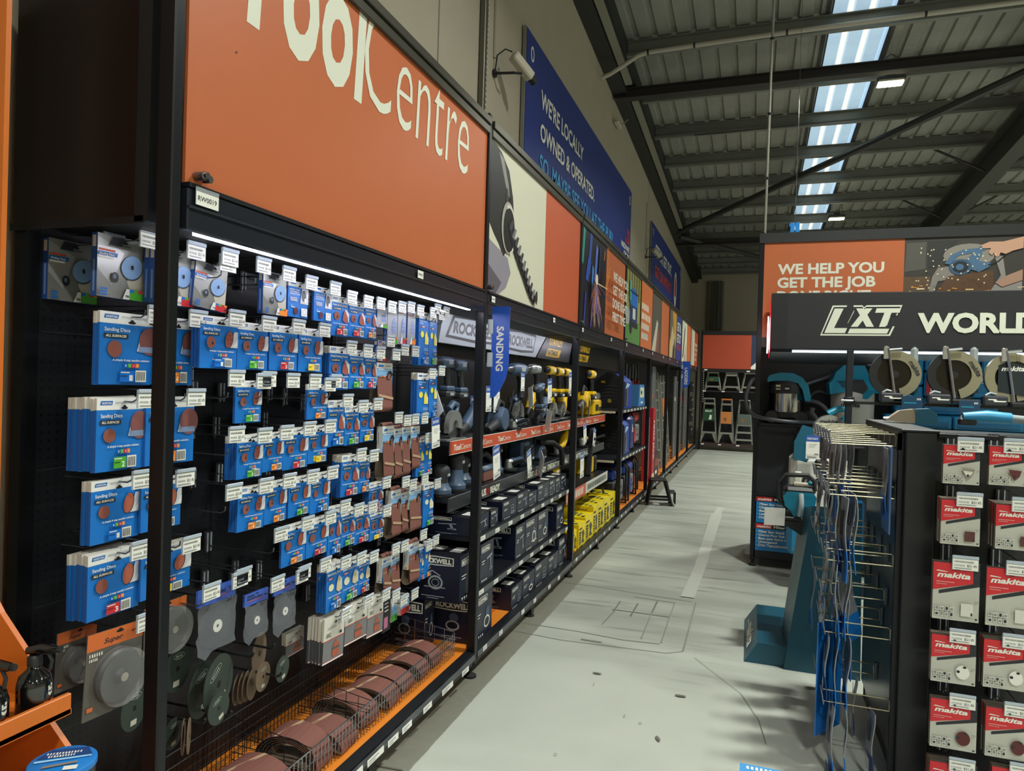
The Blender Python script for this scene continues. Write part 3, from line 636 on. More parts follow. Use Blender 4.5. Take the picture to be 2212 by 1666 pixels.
def d_makita(p, c, a, style):
    red = mat('#c8202a', .4, n=.03); p.rect(0, 0, 1, 1, mat('#b9b9ad', .5)); p.rect(0, .86, 1, .14, INK); p.poly([(0, .5), (0, .985), (.86, .985), (.86, .66)], red); p.poly([(.13, .45), (.13, .5), (.9, .73), (1, .68), (1, .75)] if 0 else [(.13, .44), (.13, .5), (.86, .66), (.86, .985), (1, .985), (1, .62)], INK)
    p.text('makita', .08, .735, .095, WHT, .72, wgt=.035, sh=.25); p.poly([(.06, .835), (.09, .855), (.3, .835), (.3, .825)], WHT); p.rect(.06, .645, .4, .018, mat('#e08a86', .4)); p.rect(.06, .61, .24, .014, mat('#e08a86', .4))
    lg = mat('#83847d', .5)
    for j in range(2):
        for i in range(4 if style != 'delta' else 5):
            p.rect(.05+.105*i, .06+.1*j, .085, .075, mat('#cfcfc6', .5)); p.rect(.065+.105*i, .075+.1*j, .055, .04+.012*((i+j) % 2), lg if (i+j) % 3 else INK)
    if style == 'delta': p.poly([(.5, .42), (.85, .4), (.8, .25), (.66, .14), (.56, .28)], mat('#8a867a', .6) if c == '1' else mat('#5f2a2c', .7)); p.poly([(.53, .36), (.8, .34), (.76, .26), (.62, .22)], mat('#d8d4c4', .6)) if c == '1' else None; p.ell(.66, .24, .035, .03, INK)
    elif style == 'square': p.rect(.6, .1, .26, .22, mat('#57302c', .7) if c != '1' else mat('#d2d0c6', .6)); p.ell(.83, .14, .02, .03, INK)
    else: p.ell(.7, .27, .155, .145, mat('#5a2526', .7) if c == '3' else mat('#e2e0d8', .5), rot=-.15); p.ell(.6, .28, .04, .03, INK); p.ell(.74, .38, .04, .025, INK)
    p.rect(.88, .36, .09, .012, lg); p.rect(.88, .33, .07, .01, lg); p.rect(.9, .05, .05, .03, INK)
DES = {'disc': d_disc, 'detail': d_detail, 'yellow': d_yellow, 'expert': d_expert, 'speed': d_speed, 'mouse': d_mouse, 'bosch': d_bosch, 'black': d_black, 'makita': d_makita}
_PK = {}
def pack_mesh(kind, c, style, a, depth):
    k = (kind, c, style, round(a*4)/4, depth)
    if k in _PK: return _PK[k]
    g = G(); top = .84 if kind in ('disc', 'detail', 'speed') else .87 if kind == 'yellow' else .5 if kind == 'bosch' else 0
    body = {'expert': SPN, 'mouse': SPN, 'bosch': mat('#4c4d50', .5), 'black': INK, 'makita': mat('#6b5f50', .6)}.get(kind, BLU2)
    if top:
        g.box(-depth, 0, 0, 1, 0, top, body); g.box(-depth, 0, 0, 1, top, 1, CRM)
        g.print((0, 0, 0), (0, 1, 0), (0, 0, 1)).rect(0, 0, 1, top, BLU if kind != 'bosch' else GREY)
    else: g.box(-depth, 0, 0, 1, 0, 1, body)
    p = g.print((.0005, 0, 0), (0, 1, 0), (0, 0, 1)); DES[kind](p, c, a, style)
    slot(p, .5, .865 if kind not in ('expert', 'makita') else .9, .07)
    if kind in ('expert', 'mouse'):
        q = g.print((-depth, 0, 0), (1, 0, 0), (0, 0, 1)); q.rect(depth*.2, .78, depth*.6, .18, CRM); q.rect(depth*.35, .08, depth*.3, .5, mat('#7f97bd', .5))
    _PK[k] = mesh_of(g, 'pack'); return _PK[k]
DESC = {'disc': 'blue sanding disc pack', 'detail': 'narrow blue detail sheet pack', 'yellow': 'slim blue pack, yellow sheet picture', 'expert': 'silver disc box, blue spine', 'speed': 'blue adaptor card',
        'mouse': 'silver mouse-sander sheet pack', 'bosch': 'grey and white sheet pack', 'black': 'slim black sanding pack', 'makita': 'red and pale grey sandpaper pack'}
ROWN = ['top', 'second', 'third', 'fourth', 'fifth', 'sixth', 'lowest']
CNT = {}
HOOKS = []
def place_pack(row, kind, c, px, n=0, X=-1.66, style='dots', depth=None, gap=.004, tilt=0., hook=True, where=None, tx=.72):
    """px = (left, top-left y, right, bottom-left y) of the front pack in the photograph; n more packs hang behind it"""
    x0, yt, x1, yb = px
    a = hx(x0, yt, X); b = hx(x0, yb, X); c_ = hx(x1, yt, X); w = c_.y-a.y; h = a.z-b.z
    depth = depth or (.022 if kind in ('expert', 'mouse') else .009); i = CNT.get(row, 0); CNT[row] = i+1
    loc = '%s from left in %s row' % (ORD[i], ROWN[row])
    me = pack_mesh(kind, c, style, w/h, depth)
    o = thing('sanding_pack', '%s, %s code, %s' % (DESC[kind], CODEN[c], loc), 'sandpaper pack', (X, a.y, b.z), (math.radians(tilt), 0, 0), g=me, sc=(1, w, h))
    r = random.Random(row*31+i)
    for k in range(n):
        dup(o, (X-(k+1)*(depth+gap), a.y+r.uniform(-.003, .003), b.z+r.uniform(-.003, .003)), (math.radians(tilt+r.uniform(-1, 1)), 0, r.uniform(-.03, .03)), label='%s pack behind the %s pack from left in the %s row' % (ORD[k], ORD[i], ROWN[row]))
    if hook: HOOKS.append((a.y+w*tx, a.z-.012, row, loc, a.y+w*.5, a.z-.05*h if h > .1 else a.z-.02, X))
    return o
def c1(x, y): return (x/3.95, 440+y/3.95)
# row by row, front packs
P = place_pack
P(0, 'expert', '2', (105, 512, 208, 646), 0, -1.925)
P(0, 'expert', '2', (211, 501, 313, 639), 0, -1.76)
P(0, 'expert', '3', (336, 529, 418, 654), 1, -1.70)
P(0, 'expert', '3', (417, 558, 487, 659), 0, -1.68, tilt=-5)
P(0, 'expert', '4', (569, 584, 619, 677), 0)
P(0, 'speed', '1', (623, 604, 666, 683), 0); P(0, 'speed', '1', (679, 617, 717, 692), 0)
P(0, 'detail', '3', (717, 637, 753, 724), 1, style='all'); P(0, 'detail', '3', (754, 647, 788, 727), 1, style='all'); P(0, 'detail', '4', (789, 652, 813, 731), 1, style='all')
P(0, 'mouse', '2', (815, 660, 837, 707)); P(0, 'mouse', '2', (838, 660, 859, 743)); P(0, 'mouse', '3', (860, 661, 878, 744)); P(0, 'mouse', '4', (881, 668, 898, 745))
P(0, 'yellow', '1', (906, 672, 927, 789), 2); P(0, 'yellow', '2', (928, 678, 945, 790), 1)
P(1, 'disc', '1', (216, 670, 338, 830), 1, -1.74, 'big'); P(1, 'disc', '4', (340, 682, 418, 832), 0, -1.72, 'big')
P(1, 'disc', '1', (433, 680, 513, 795), 2); P(1, 'disc', '2', (514, 694, 579, 798), 0); P(1, 'disc', '3', (583, 700, 643, 800), 1); P(1, 'disc', '5', (646, 708, 697, 803), 1)
P(1, 'detail', '1', (712, 747, 754, 842), 2, style='all'); P(1, 'detail', '2', (755, 755, 787, 840), 1, style='all'); P(1, 'detail', '3', (788, 760, 813, 840), 1, style='all')
P(1, 'mouse', '3', (816, 735, 833, 780))
P(2, 'disc', '2', (209, 861, 313, 1022), 8, -1.73, 'big'); P(2, 'disc', '4', (316, 858, 420, 1008), 0, -1.72, 'big')
P(2, 'disc', '2', (509, 822, 565, 915)); P(2, 'disc', '4', (664, 830, 707, 907))
P(2, 'detail', '1', (709, 865, 744, 966), 1, style='all'); P(2, 'detail', '2', (745, 878, 776, 963), 0, style='all'); P(2, 'detail', '5', (779, 873, 808, 956), 1, style='all')
P(2, 'yellow', '3', (902, 806, 926, 918), 2); P(2, 'yellow', '1', (928, 800, 945, 903), 0)
P(3, 'disc', '1', (197, 1042, 301, 1180), 2, -1.735, 'plain'); P(3, 'disc', '3', (306, 1038, 391, 1152), 0, -1.72, 'plain')
P(3, 'disc', '2', (512, 943, 567, 1037), 3); P(3, 'disc', '4', (568, 936, 612, 1021), 0); P(3, 'disc', '3', (612, 928, 665, 1017), 1); P(3, 'disc', '5', (666, 922, 707, 1003), 1)
P(3, 'detail', '3', (737, 985, 774, 1075), 3, style='all', tilt=-2); P(3, 'detail', '4', (775, 986, 798, 1066), 0, style='all', tilt=-2)
P(3, 'yellow', '2', (900, 947, 916, 1031), 1); P(3, 'yellow', '3', (917, 943, 933, 1028), 1)
P(4, 'disc', '3', (190, 1203, 301, 1346), 5, -1.725, 'plain'); P(4, 'disc', '5', (305, 1192, 411, 1300), 2, -1.71, 'plain')
P(4, 'disc', '4', (513, 1055, 570, 1151), 2, style='dots', tilt=-2); P(4, 'disc', '4', (572, 1043, 619, 1135), 0, style='dots'); P(4, 'disc', '2', (624, 1034, 670, 1120), 1, style='plain'); P(4, 'disc', '1', (671, 1025, 712, 1112), 0, style='plain')
P(4, 'detail', '3', (798, 1046, 827, 1107), 2, style='all'); P(4, 'yellow', '2', (915, 1048, 937, 1140), 2, style='cream')
P(5, 'disc', '4', (609, 1139, 660, 1228), 0, style='plain'); P(5, 'disc', '3', (662, 1126, 709, 1208), 1, style='plain'); P(5, 'detail', '1', (709, 1097, 736, 1202), 1, style='all'); P(5, 'detail', '2', (737, 1105, 766, 1184), 1, style='all')
P(5, 'detail', '3', (766, 1100, 797, 1178), 1, style='all'); P(5, 'detail', '5', (799, 1108, 828, 1170), 1, style='all')
P(5, 'yellow', '3', (906, 1180, 915, 1255), 1, style='cream'); P(5, 'yellow', '4', (917, 1170, 931, 1250), 0, style='cream')
P(6, 'detail', '1', (706, 1222, 738, 1325), 3, style='paint'); P(6, 'detail', '2', (739, 1214, 773, 1304), 0, style='paint'); P(6, 'detail', '3', (774, 1208, 798, 1286), 0, style='paint')
P(6, 'bosch', '3', (618, 1372, 656, 1422), 1, -1.82, hook=False); P(6, 'bosch', '3', (698, 1341, 742, 1438), 4, gap=.008, tilt=-3); P(6, 'bosch', '3', (745, 1314, 792, 1396), 2, tilt=-3); P(6, 'bosch', '3', (793, 1296, 827, 1379), 1, tilt=-4); P(6, 'black', '3', (828, 1290, 844, 1368), 1)
# ---- loops of abrasive belt
def loop_strip(g, pts, y0, y1, mo, mi, t=.0016):
    n = len(pts); P_ = [Vector((a, 0, b)) for a, b in pts]; inn = []
    for i in range(n):
        d = (P_[(i+1) % n]-P_[i-1]).normalized(); inn.append(P_[i]+Vector((-d.z, 0, d.x))*t)
    A = [(p.x, y0, p.z) for p in P_]; B = [(p.x, y1, p.z) for p in P_]; C_ = [(p.x, y0, p.z) for p in inn]; D = [(p.x, y1, p.z) for p in inn]
    for i in range(n):
        j = (i+1) % n
        g.add([A[i], A[j], B[j], B[i]], [(0, 1, 2, 3)], mo, True); g.add([C_[i], C_[j], D[j], D[i]], [(3, 2, 1, 0)], mi, True)
        g.add([A[i], A[j], C_[j], C_[i]], [(3, 2, 1, 0)], mi); g.add([B[i], B[j], D[j], D[i]], [(0, 1, 2, 3)], mi)
BELT = mat('#7c4d43', .75, n=.12, ns=260, bump=.3); BELTI = mat('#8d7a68', .75); SEAM = mat('#b39678', .7)
def drop(h, rt, rb):
    """closed teardrop loop in x-z, top at z=0"""
    o = []
    for i in range(9): a = math.pi*i/8; o.append((rt*math.cos(a), -rt+rt*math.sin(a)))
    for i in range(13): a = math.pi+math.pi*i/12; o.append((rb*math.cos(a), -h+rb+rb*math.sin(a)))
    return o
CARDS = mat('#d8d8d2', .5); 
def hang_belt(card, bot, c, label, X=-1.66, hook=True):
    x0, yt, x1, yb = card; a = hx(x0, yt, X); b = hx(x0, yb, X); w = hx(x1, yt, X).y-a.y; h = a.z-b.z; zb = hx((x0+x1)/2, bot, X).z
    t = thing('sanding_belt', label, 'sanding belt', (X, a.y, a.z))
    if yt is not None:
        g = G(); g.box(-.03, 0, 0, w, -h, 0, CARDS); p = g.print((.0005, 0, -h), (0, 1, 0), (0, 0, 1)); p.rect(0, .24*h, w, .5*h, mat('#7fb0dc', .45)); p.rect(0, 0, w, .24*h, CODE[c]); p.rect(.62*w, .0, .32*w, .24*h, WHT); p.bars(.65*w, .02*h, .26*w, .18*h, INK, 7)
        p.rect(.1*w, .82*h, .3*w, .08*h, LOGO, sh=.2); p.rect(.5*w, .84*h, .4*w, .04*h, GREY); p.text('Sanding Belts', .1*w, .66*h, .05*h, WHT, .75*w, wgt=.03); stepdots(p, .1*w, .36*h, .4*w, .06*h); p.poly([(.6*w, .28*h), (.64*w, .6*h), (.85*w, .66*h), (.95*w, .5*h), (.8*w, .28*h)], BLK); p.poly([(.62*w, .28*h), (.66*w, .5*h), (.8*w, .5*h), (.8*w, .28*h)], BELT)
        q = g.print((-.03, 0, -h), (1, 0, 0), (0, 0, 1)); q.poly([(.008, .05*h), (.022, .05*h), (.015, .1*h)], INK); q.rect(.006, .3*h, .004, .5*h, GREY)
        part('card_sleeve', g, t, 'printed card sleeve with %s code' % CODEN[c])
    g = G(); g.T = TR(-.015, 0, .018); loop_strip(g, drop(a.z-zb+.018, .011, .026), w*.04, w*.96, BELT, BELTI); part('belt_loop', g, t)
    g = G(); g.T = TR(-.015, 0, .018); p = g.print((.0271, w*.04, -(a.z-zb)*.78), (0, 1, 0), (0, 0, 1)); p.poly([(0, .006), (w*.92, -.012), (w*.92, 0), (0, .018)], SEAM); part('belt_joint', g, t, 'tan diagonal joint')
    i = len(HOOKS); HOOKS.append((a.y+w*.75, a.z+.03, 9, label.replace(' in a', ' of'), a.y+w*.5, a.z+.008, X))
hang_belt((814, 783, 848, 832), 890, '1', 'long brown abrasive belt hanging by itself in the second row of hooks')
for i, (cd_, bt, c) in enumerate((((827, 922, 851, 978), 1036, '1'), ((852, 927, 868, 976), 1034, '3'), ((869, 924, 886, 972), 1028, '4'), ((888, 922, 907, 969), 1014, '1'))): hang_belt(cd_, bt, c, 'brown belt in a %s-coded card, %s of four under the lone long belt' % (CODEN[c], ORD[i]))
for i, (cd_, bt, c) in enumerate((((845, 1062, 866, 1117), 1160, '3'), ((867, 1066, 880, 1112), 1150, '2'), ((884, 1055, 909, 1101), 1147, '2'))): hang_belt(cd_, bt, c, 'brown belt in a %s-coded card, %s of the middle three' % (CODEN[c], ORD[i]))
for i, (cd_, bt, c) in enumerate((((826, 1208, 843, 1260), 1286, '1'), ((844, 1202, 863, 1250), 1280, '2'), ((883, 1178, 905, 1231), 1258, '4'))): hang_belt(cd_, bt, c, 'brown belt in a %s-coded card, %s of the lower three' % (CODEN[c], ORD[i]))
for i, (x0, yt, x1, yb) in enumerate(((846, 1304, 858, 1345), (866, 1293, 884, 1330))):
    a = hx(x0, yt, -1.68); b = hx(x0, yb, -1.68); w = hx(x1, yt, -1.68).y-a.y; h = a.z-b.z; g = G(); g.box(-.05, 0, 0, w, 0, h, CARDS); p = g.print((.0005, 0, 0), (0, 1, 0), (0, 0, 1)); p.rect(0, .35*h, w, .45*h, mat('#7fb0dc', .45)); p.rect(0, 0, w, .35*h, CODE['3' if i else '2']); p.bars(.6*w, .05*h, .34*w, .25*h, INK, 7)
    thing('belt_card', ('small red-coded belt card hanging lowest beside the wire basket', 'narrow grey belt card edge beside the lowest red-coded card')[1-i], 'sanding belt', (-1.68, a.y, b.z), g=g)
    HOOKS.append((a.y+w*.7, a.z+.0, 9, 'small belt card %s' % ('red' if i else 'grey'), a.y+w*.5, a.z-.01, -1.68))
# ---- hooks with their price tickets
HL = .30
def hook_proto():
    t = thing('display_hook', 'x', 'display hook')
    g = G(); g.tube([(0, .008, 0), (HL-.015, .008, 0), (HL, .008, .008), (HL+.002, .008, .022)], .0024, DCHR, 6); g.tube([(0, .008, 0), (0, .008, -.03)], .0024, DCHR, 6); part('hook_wire', g, t)
    g = G(); g.tube([(0, -.002, .05), (HL+.008, -.002, .05)], .002, mat('#3a3c42', .4, .6), 6); part('ticket_arm', g, t)
    g = G(); g.box(0, .012, -.012, .022, -.02, .055, mat('#2a2c31', .3), .002); g.box(.012, .016, -.006, -.002, -.02, .05, CLR); g.box(.012, .016, .012, .016, -.02, .05, CLR); part('hook_bracket', g, t)
    g = G(); h = HL+.01; g.box(h, h+.004, -.038, .038, -.004, .05, mat('#c9d2d8', .2, alpha=.55), 0); g.box(h+.004, h+.009, -.038, .038, .04, .052, mat('#aebac6', .15), .002)
    hd = part('ticket_holder', g, t, 'clear plastic ticket holder')
    g = G(); p = g.print((h+.0048, -.036, -.003), (0, 1, 0), (0, 0, 1)); p.rect(0, 0, .072, .041, PAP); p.bars(.005, .028, .055, .006, INK, 16); p.bars(.005, .014, .03, .006, GREY, 8); p.text('$21.45', .041, .013, .0095, INK, .027, wgt=.0); p.rect(.004, .005, .05, .003, GREY); part('price_ticket', g, hd, 'white paper price ticket')
    return t
HK = hook_proto(); used = 0
def hook(y, zt, zl, label, tilt=0., X=-1.66):
    global used
    o = HK if used == 0 else dup(HK); used += 1
    dx = min(0, X+1.66)
    o.location = (XP+.012+dx*.7, y, zl); o.rotation_euler = (math.radians(tilt), 0, 0); o['label'] = label
    for ch in o.children:
        if ch.name.startswith(('ticket_arm', 'ticket_holder')): ch.location.z = zt-zl-.0
    return o
for (ty, tz, row, lb, hy_, hz_, X) in HOOKS:
    o = hook(hy_, tz, hz_, ('wire hook with price ticket for pack '+lb) if row < 9 else 'ticketed hook for '+lb, X=X)
    for ch in o.children:
        if ch.name.startswith(('ticket_arm', 'ticket_holder')): ch.location.y = ty-hy_; ch.location.z = tz-hz_-.012
# empty hooks: ticket centres in the photograph
EH = [('third', 549, 573, 'top'), ('second', 474, 555, 'top'), ('last', 954, 674, 'top'), ('second last', 935, 668, 'top'), ('left', 489, 819, 'third'), ('second', 561, 821, 'third'), ('third', 615, 824, 'third'), ('fourth', 664, 825, 'third'), ('fifth', 710, 825, 'third'),
      ('left', 863, 757, 'second'), ('right', 886, 760, 'second'), ('left', 489, 942, 'fourth'), ('left', 483, 1067, 'fifth'), ('left', 588, 1159, 'sixth'), ('left', 687, 1224, 'seventh'), ('left', 497, 1258, 'lowest'), ('second', 635, 1249, 'lowest')]
for nm, x, y, rw in EH:
    q = hx(x, y, XP+.012+HL); hook(q.y, q.z-.02, q.z-.065, 'empty wire hook with price ticket, %s of the empty ones in the %s row' % (nm, rw))
# ---- bagged backing pads
FILM = mat('#b9bfca', .12, alpha=.22, spec=.8); BAGH = mat('#4263c0', .35, n=.1, ns=20)
for i, (x0, yt, x1, yb, lb) in enumerate(((425, 1280, 507, 1418, 'largest bagged black backing pad with blue header, left of three'), (527, 1288, 577, 1385, 'middle bagged black backing pad, blue header card'), (590, 1262, 637, 1368, 'bagged black backing pad nearest the iron-shaped packs'))):
    X = -1.66; a = hx(x0, yt, X); b = hx(x0, yb, X); w = hx(x1, yt, X).y-a.y; h = a.z-b.z; t = thing('backing_pad_pack', lb, 'backing pad', (X, a.y, b.z), (math.radians(-1), 0, 0))
    g = G(); g.box(-.006, .002, 0, w, h*.74, h, BAGH); p = g.print((.0026, 0, h*.74), (0, 1, 0), (0, 0, 1)); p.rect(.1*w, .19*h, .3*w, .03*h, INK, sh=.2); p.text('BACKING PAD', .1*w, .125*h, .045*h, INK, .62*w, wgt=.03); p.rect(.08*w, .09*h, .62*w, .014*h, mat('#d8604a', .4)); p.line([(.62*w, .03*h), (.85*w, .12*h), (w, .24*h)], .012*h, mat('#9a4a8a', .4)); slot(p, .5*w, .225*h, .05*w); part('header_card', g, t)
    g = G(); g.at(TR(-.006, w*.5, h*.36) @ RY(90)); R_ = w*.42; g.lathe([(R_*.3, -.012), (R_*.6, -.01), (R_, -.002), (R_, .003), (R_*.4, .006), (R_*.3, .012), (R_*.12, .012)], RUB, 28); pd = part('rubber_pad', g, t)
    g = G(); g.at(TR(.0065, w*.5, h*.36) @ RY(90)); g.lathe([(R_*.28, 0), (R_*.28, .002), (R_*.08, .002), (R_*.08, 0)], WHT, 20, caps=False); part('hub', g, pd, 'white hub')
    g = G(); nx, nz = 6, 7; r = random.Random(i)
    vs = [[(.012+r.uniform(-.004, .006)+(-.008 if k in (0, nx) else 0), w*k/nx, h*.76*(1-j/nz)-(.02 if j == nz and k == 1 else 0)) for k in range(nx+1)] for j in range(nz+1)]
    fl_ = [q for rr in vs for q in rr]; g.add(fl_, [(j*(nx+1)+k, (j+1)*(nx+1)+k, (j+1)*(nx+1)+k+1, j*(nx+1)+k+1) for j in range(nz) for k in range(nx)], FILM, True); part('clear_bag', g, t, 'crinkled clear plastic bag')
    q = hx(x1-8, yt, X); hook(a.y+w*.78, a.z-.008, a.z-.02, 'wire hook with price ticket carrying the %s bagged pad' % ORD[i])
# ---- blister cards of big rubber discs on the near hooks
GC = mat('#5c5852', .5); OC = mat('#d06a30', .4)
def blister(x0, yt, x1, yb, X, label, tilt=0):
    a = hx(x0, yt, X); b = hx(x0, yb, X); w = hx(x1, yt, X).y-a.y; h = a.z-b.z; t = thing('disc_blister_card', label, 'rubber disc', (X, a.y, b.z), (math.radians(tilt), 0, 0))
    g = G(); g.box(-.003, 0, 0, w, 0, h, GC); p = g.print((.0004, 0, 0), (0, 1, 0), (0, 0, 1)); p.rect(0, .8*h, w, .2*h, OC); p.text('Super', .28*w, .85*h, .06*h, INK, .34*w, wgt=.02, sh=.3); slot(p, .56*w, .95*h, .07*w); p.bars(.04*w, .73*h, .24*w, .04*h, WHT, 6); p.bars(.04*w, .68*h, .15*w, .035*h, WHT, 5); p.rect(.05*w, .1*h, .1*w, .05*h, OC); p.rect(.5*w, .13*h, .28*w, .1*h, mat('#9a948a', .4)); p.bars(.53*w, .14*h, .18*w, .05*h, WHT, 5); part('backing_card', g, t)
    g = G(); g.at(TR(.002, w*.54, h*.42) @ RY(90)); R_ = w*.41; g.lathe([(R_, 0), (R_, .012), (R_*.92, .018), (R_*.3, .016), (R_*.2, .03), (R_*.1, .03)], mat('#2a2c2c', .45), 36); d = part('rubber_disc', g, t)
    g = G(); g.at(TR(.0325, w*.54, h*.42) @ RY(90)); g.lathe([(R_*.16, 0), (R_*.16, .002), (R_*.05, .002)], mat('#8d8a7c', .5), 16); part('hub', g, d)
    g = G(); g.at(TR(0, w*.54, h*.42) @ RY(90)); g.lathe([(R_*1.06, .001), (R_*1.05, .036), (R_*.9, .04), (.001, .04)], mat('#ffffff', .08, alpha=.1, spec=.9), 36, caps=False); part('clear_blister', g, t, 'clear plastic blister')
    return a, w, h
a, w, h = blister(181, 1378, 302, 1562, -1.70, 'large orange-topped blister card with black rubber disc, front one', -3); hook(a.y+w*.8, a.z-.03, a.z-.03, 'wire hook with price ticket for the front orange-topped disc card', X=-1.73)
blister(120, 1372, 205, 1500, -1.86, 'orange-topped blister card with disc, hanging behind the front one', -2)
a, w, h = blister(312, 1318, 402, 1420, -1.72, 'orange-topped disc card half hidden by the nearest post'); hook(a.y+w*.8, a.z, a.z-.02, 'wire hook with price ticket beside the nearest post, lowest row')
# ---- loose resin discs hung in fans
GRN = mat('#2f3a34', .55, n=.1, ns=30)
def disc(cx, cy, rx, X, label, rz=0., rx_=0., wear=False, col=None):
    q = hx(cx, cy, X); e = hx(cx, cy-rx, X).z-q.z
    g = G(); g.at(RY(90)); g.lathe([(e*.12, -.0015), (e, -.0015), (e, .0015), (e*.12, .0015)], col or GRN, 32, caps=False); g.at(I4)
    p = g.print((.0018, 0, 0), (0, 1, 0), (0, 0, 1)); p.ell(0, 0, e*.12, e*.12, BLK2)
    if not wear: p.rect(-e*.25, -e*.75, e*.45, e*.25, mat('#b9b7a8', .5)); p.ring(0, e*.55, e*.42, e*.14, e*.03, mat('#8d9a90', .5)); p.bars(-e*.25, e*.5, e*.5, e*.1, mat('#a9b0a6', .5), 6)
    thing('resin_disc', label, 'sanding disc', q[:], (math.radians(rx_), 0, math.radians(rz)), g=g)
for i, (cx, cy, r_, X, rz, rx_, wr, nm) in enumerate(((472, 1478, 62, -1.66, 14, 28, 0, 'large dark green resin disc twisted toward the aisle'), (437, 1490, 58, -1.72, 16, 12, 0, 'dark green disc just behind the large twisted one'), (472, 1530, 34, -1.62, 4, 22, 0, 'small green resin disc facing out over the basket'),
        (408, 1590, 36, -1.62, 38, 0, 1, 'cream-edged disc seen nearly edge on, lowest left'), (396, 1592, 36, -1.66, 38, 0, 1, 'grey disc edge on behind the cream-edged one'), (374, 1585, 32, -1.70, 10, 0, 0, 'dark disc with white sticker, lowest of all'), (610, 1445, 27, -1.62, 8, 12, 0, 'green disc with white label, farthest of the loose discs'),
        (568, 1462, 30, -1.66, 10, 0, 0, 'green disc with writing and barcode in front of the brown fan'), (545, 1478, 32, -1.70, 20, 6, 1, 'first brown disc of the fanned stack'), (534, 1482, 32, -1.72, 21, 9, 1, 'second brown disc of the fanned stack'), (524, 1486, 32, -1.74, 22, 12, 1, 'third brown disc of the fanned stack'),
        (513, 1490, 32, -1.76, 23, 15, 1, 'last brown disc of the fanned stack'), (560, 1412, 44, -1.74, 20, 0, 1, 'large dark brown disc hanging below the bagged pads'), (383, 1445, 48, -1.74, 12, -8, 0, 'dark green disc beside the nearest post with grey sticker'), (290, 1530, 46, -1.70, 14, -6, 0, 'green disc with outlined label left of the nearest post'))):
    disc(cx, cy, r_, X, nm, rz, rx_, wr, mat('#6b5a48', .7, n=.15, ns=60) if ('brown' in nm or 'edge' in nm) else None)
for x, y, nm in ((590, 1402, 'upper'), (545, 1420, 'second'), (605, 1462, 'third'), (497, 1548, 'fourth'), (440, 1565, 'lowest')):
    q = hx(x, y, -1.60); g = G(); g.tube([(-.32, 0, .0), (-.01, 0, 0), (.0, 0, .004), (.006, 0, .018)], .0045, BLK2, 8); thing('peg_hook', '%s short black peg hook among the loose discs' % nm, 'display hook', q[:], g=g)
# ---- wire basket of belts on the base deck
t = thing('wire_basket', 'long chrome wire basket of abrasive belts on the orange deck', 'basket', (0, 0, 0))
BX0, BX1, BY0, BY1, BZ0, BZ1 = -1.86, -1.50, 1.5, 3.50, .148, .33
WR = mat('#b9c2c8', .25, 1.)
def wires(name, segs, r, lab=None):
    g = G()
    for a, b, q in segs: g.tube([a, b], q, WR if r else mat('#3c3f42', .4, .8), 5)
    part(name, g, t, lab)
def fence(x, z1, n, rr): 
    s = [((x, BY0, z1), (x, BY1, z1), .0035*rr), ((x, BY0, z1-.05), (x, BY1, z1-.05), .003*rr)]
    return s+[((x, BY0+(BY1-BY0)*i/n, BZ0), (x, BY0+(BY1-BY0)*i/n, z1), .0017) for i in range(n+1)]
wires('front_grid', fence(BX1, .27, 84, 1), 1); wires('back_grid', fence(BX0, BZ1, 84, 1)+[((BX0, BY0, z), (BX0, BY1, z), .0016) for z in (.18, .21, .24)], 0)
for nm, y in (('end_grid', BY1), ('divider', 2.62), ('divider', 2.2)):
    wires(nm, [((BX0, y, z), (BX1, y, z-(.05 if z > .25 else 0)), .0018) for z in (.16, .19, .22, .25, .28, .325)]+[((BX0+.06*i, y, BZ0), (BX0+.06*i, y, BZ1-.01*i), .0016) for i in range(7)], 1 if nm == 'end_grid' else 0)
wires('floor_grid', [((BX0, BY0+.04*i, BZ0), (BX1, BY0+.04*i, BZ0), .0016) for i in range(51)], 1)
def arch(w, h):
    o = []
    for i in range(17): a = math.pi*i/16; o.append((w/2*math.cos(a), h*math.sin(a)**.8))
    for i in range(1, 8): o.append((-w/2+w*i/8, .004*math.sin(math.pi*i/8)))
    return o
for i, (y, x, w, h, l, rz) in enumerate(((1.66, -1.68, .24, .12, .13, 14), (1.86, -1.64, .26, .085, .15, 5), (2.07, -1.66, .28, .10, .14, -3), (2.3, -1.65, .27, .12, .13, 6), (2.46, -1.63, .26, .08, .14, 4), (2.68, -1.66, .27, .095, .13, -4), (2.86, -1.64, .25, .08, .13, 5), (3.03, -1.66, .26, .07, .13, 0), (3.2, -1.65, .25, .075, .12, 3), (3.36, -1.65, .24, .085, .11, -2))):
    g = G()
    for k in range(5):
        s = 1-.09*k; gg = arch(w*s, h*s); g.T = TR(0, .004*k, .002*k); loop_strip(g, gg, -l/2, l/2, BELT, BELTI, .0015)
    b = thing('abrasive_belt', 'wide brown abrasive belt lying in the wire basket, %s from the near end' % ORD[i], 'sanding belt', (x, y, BZ0+.006), (0, 0, math.radians(rz)), g=g, group='belts in the wire basket')
    g = G(); p = g.print((.0, 0, 0), (1, 0, 0), (0, 1, 0)); 
    c0 = [(w/2*math.cos(math.radians(a_)), h*math.sin(math.radians(a_))**.8+.0012) for a_ in (112, 90)]
    g.add([(c0[0][0], -l/2, c0[0][1]), (c0[1][0]-.008, l/2, c0[1][1]), (c0[1][0]+.01, l/2, c0[1][1]), (c0[0][0]+.016, -l/2, c0[0][1]+.002)], [(0, 3, 2, 1)], SEAM); part('belt_joint', g, b, 'pale diagonal joint')
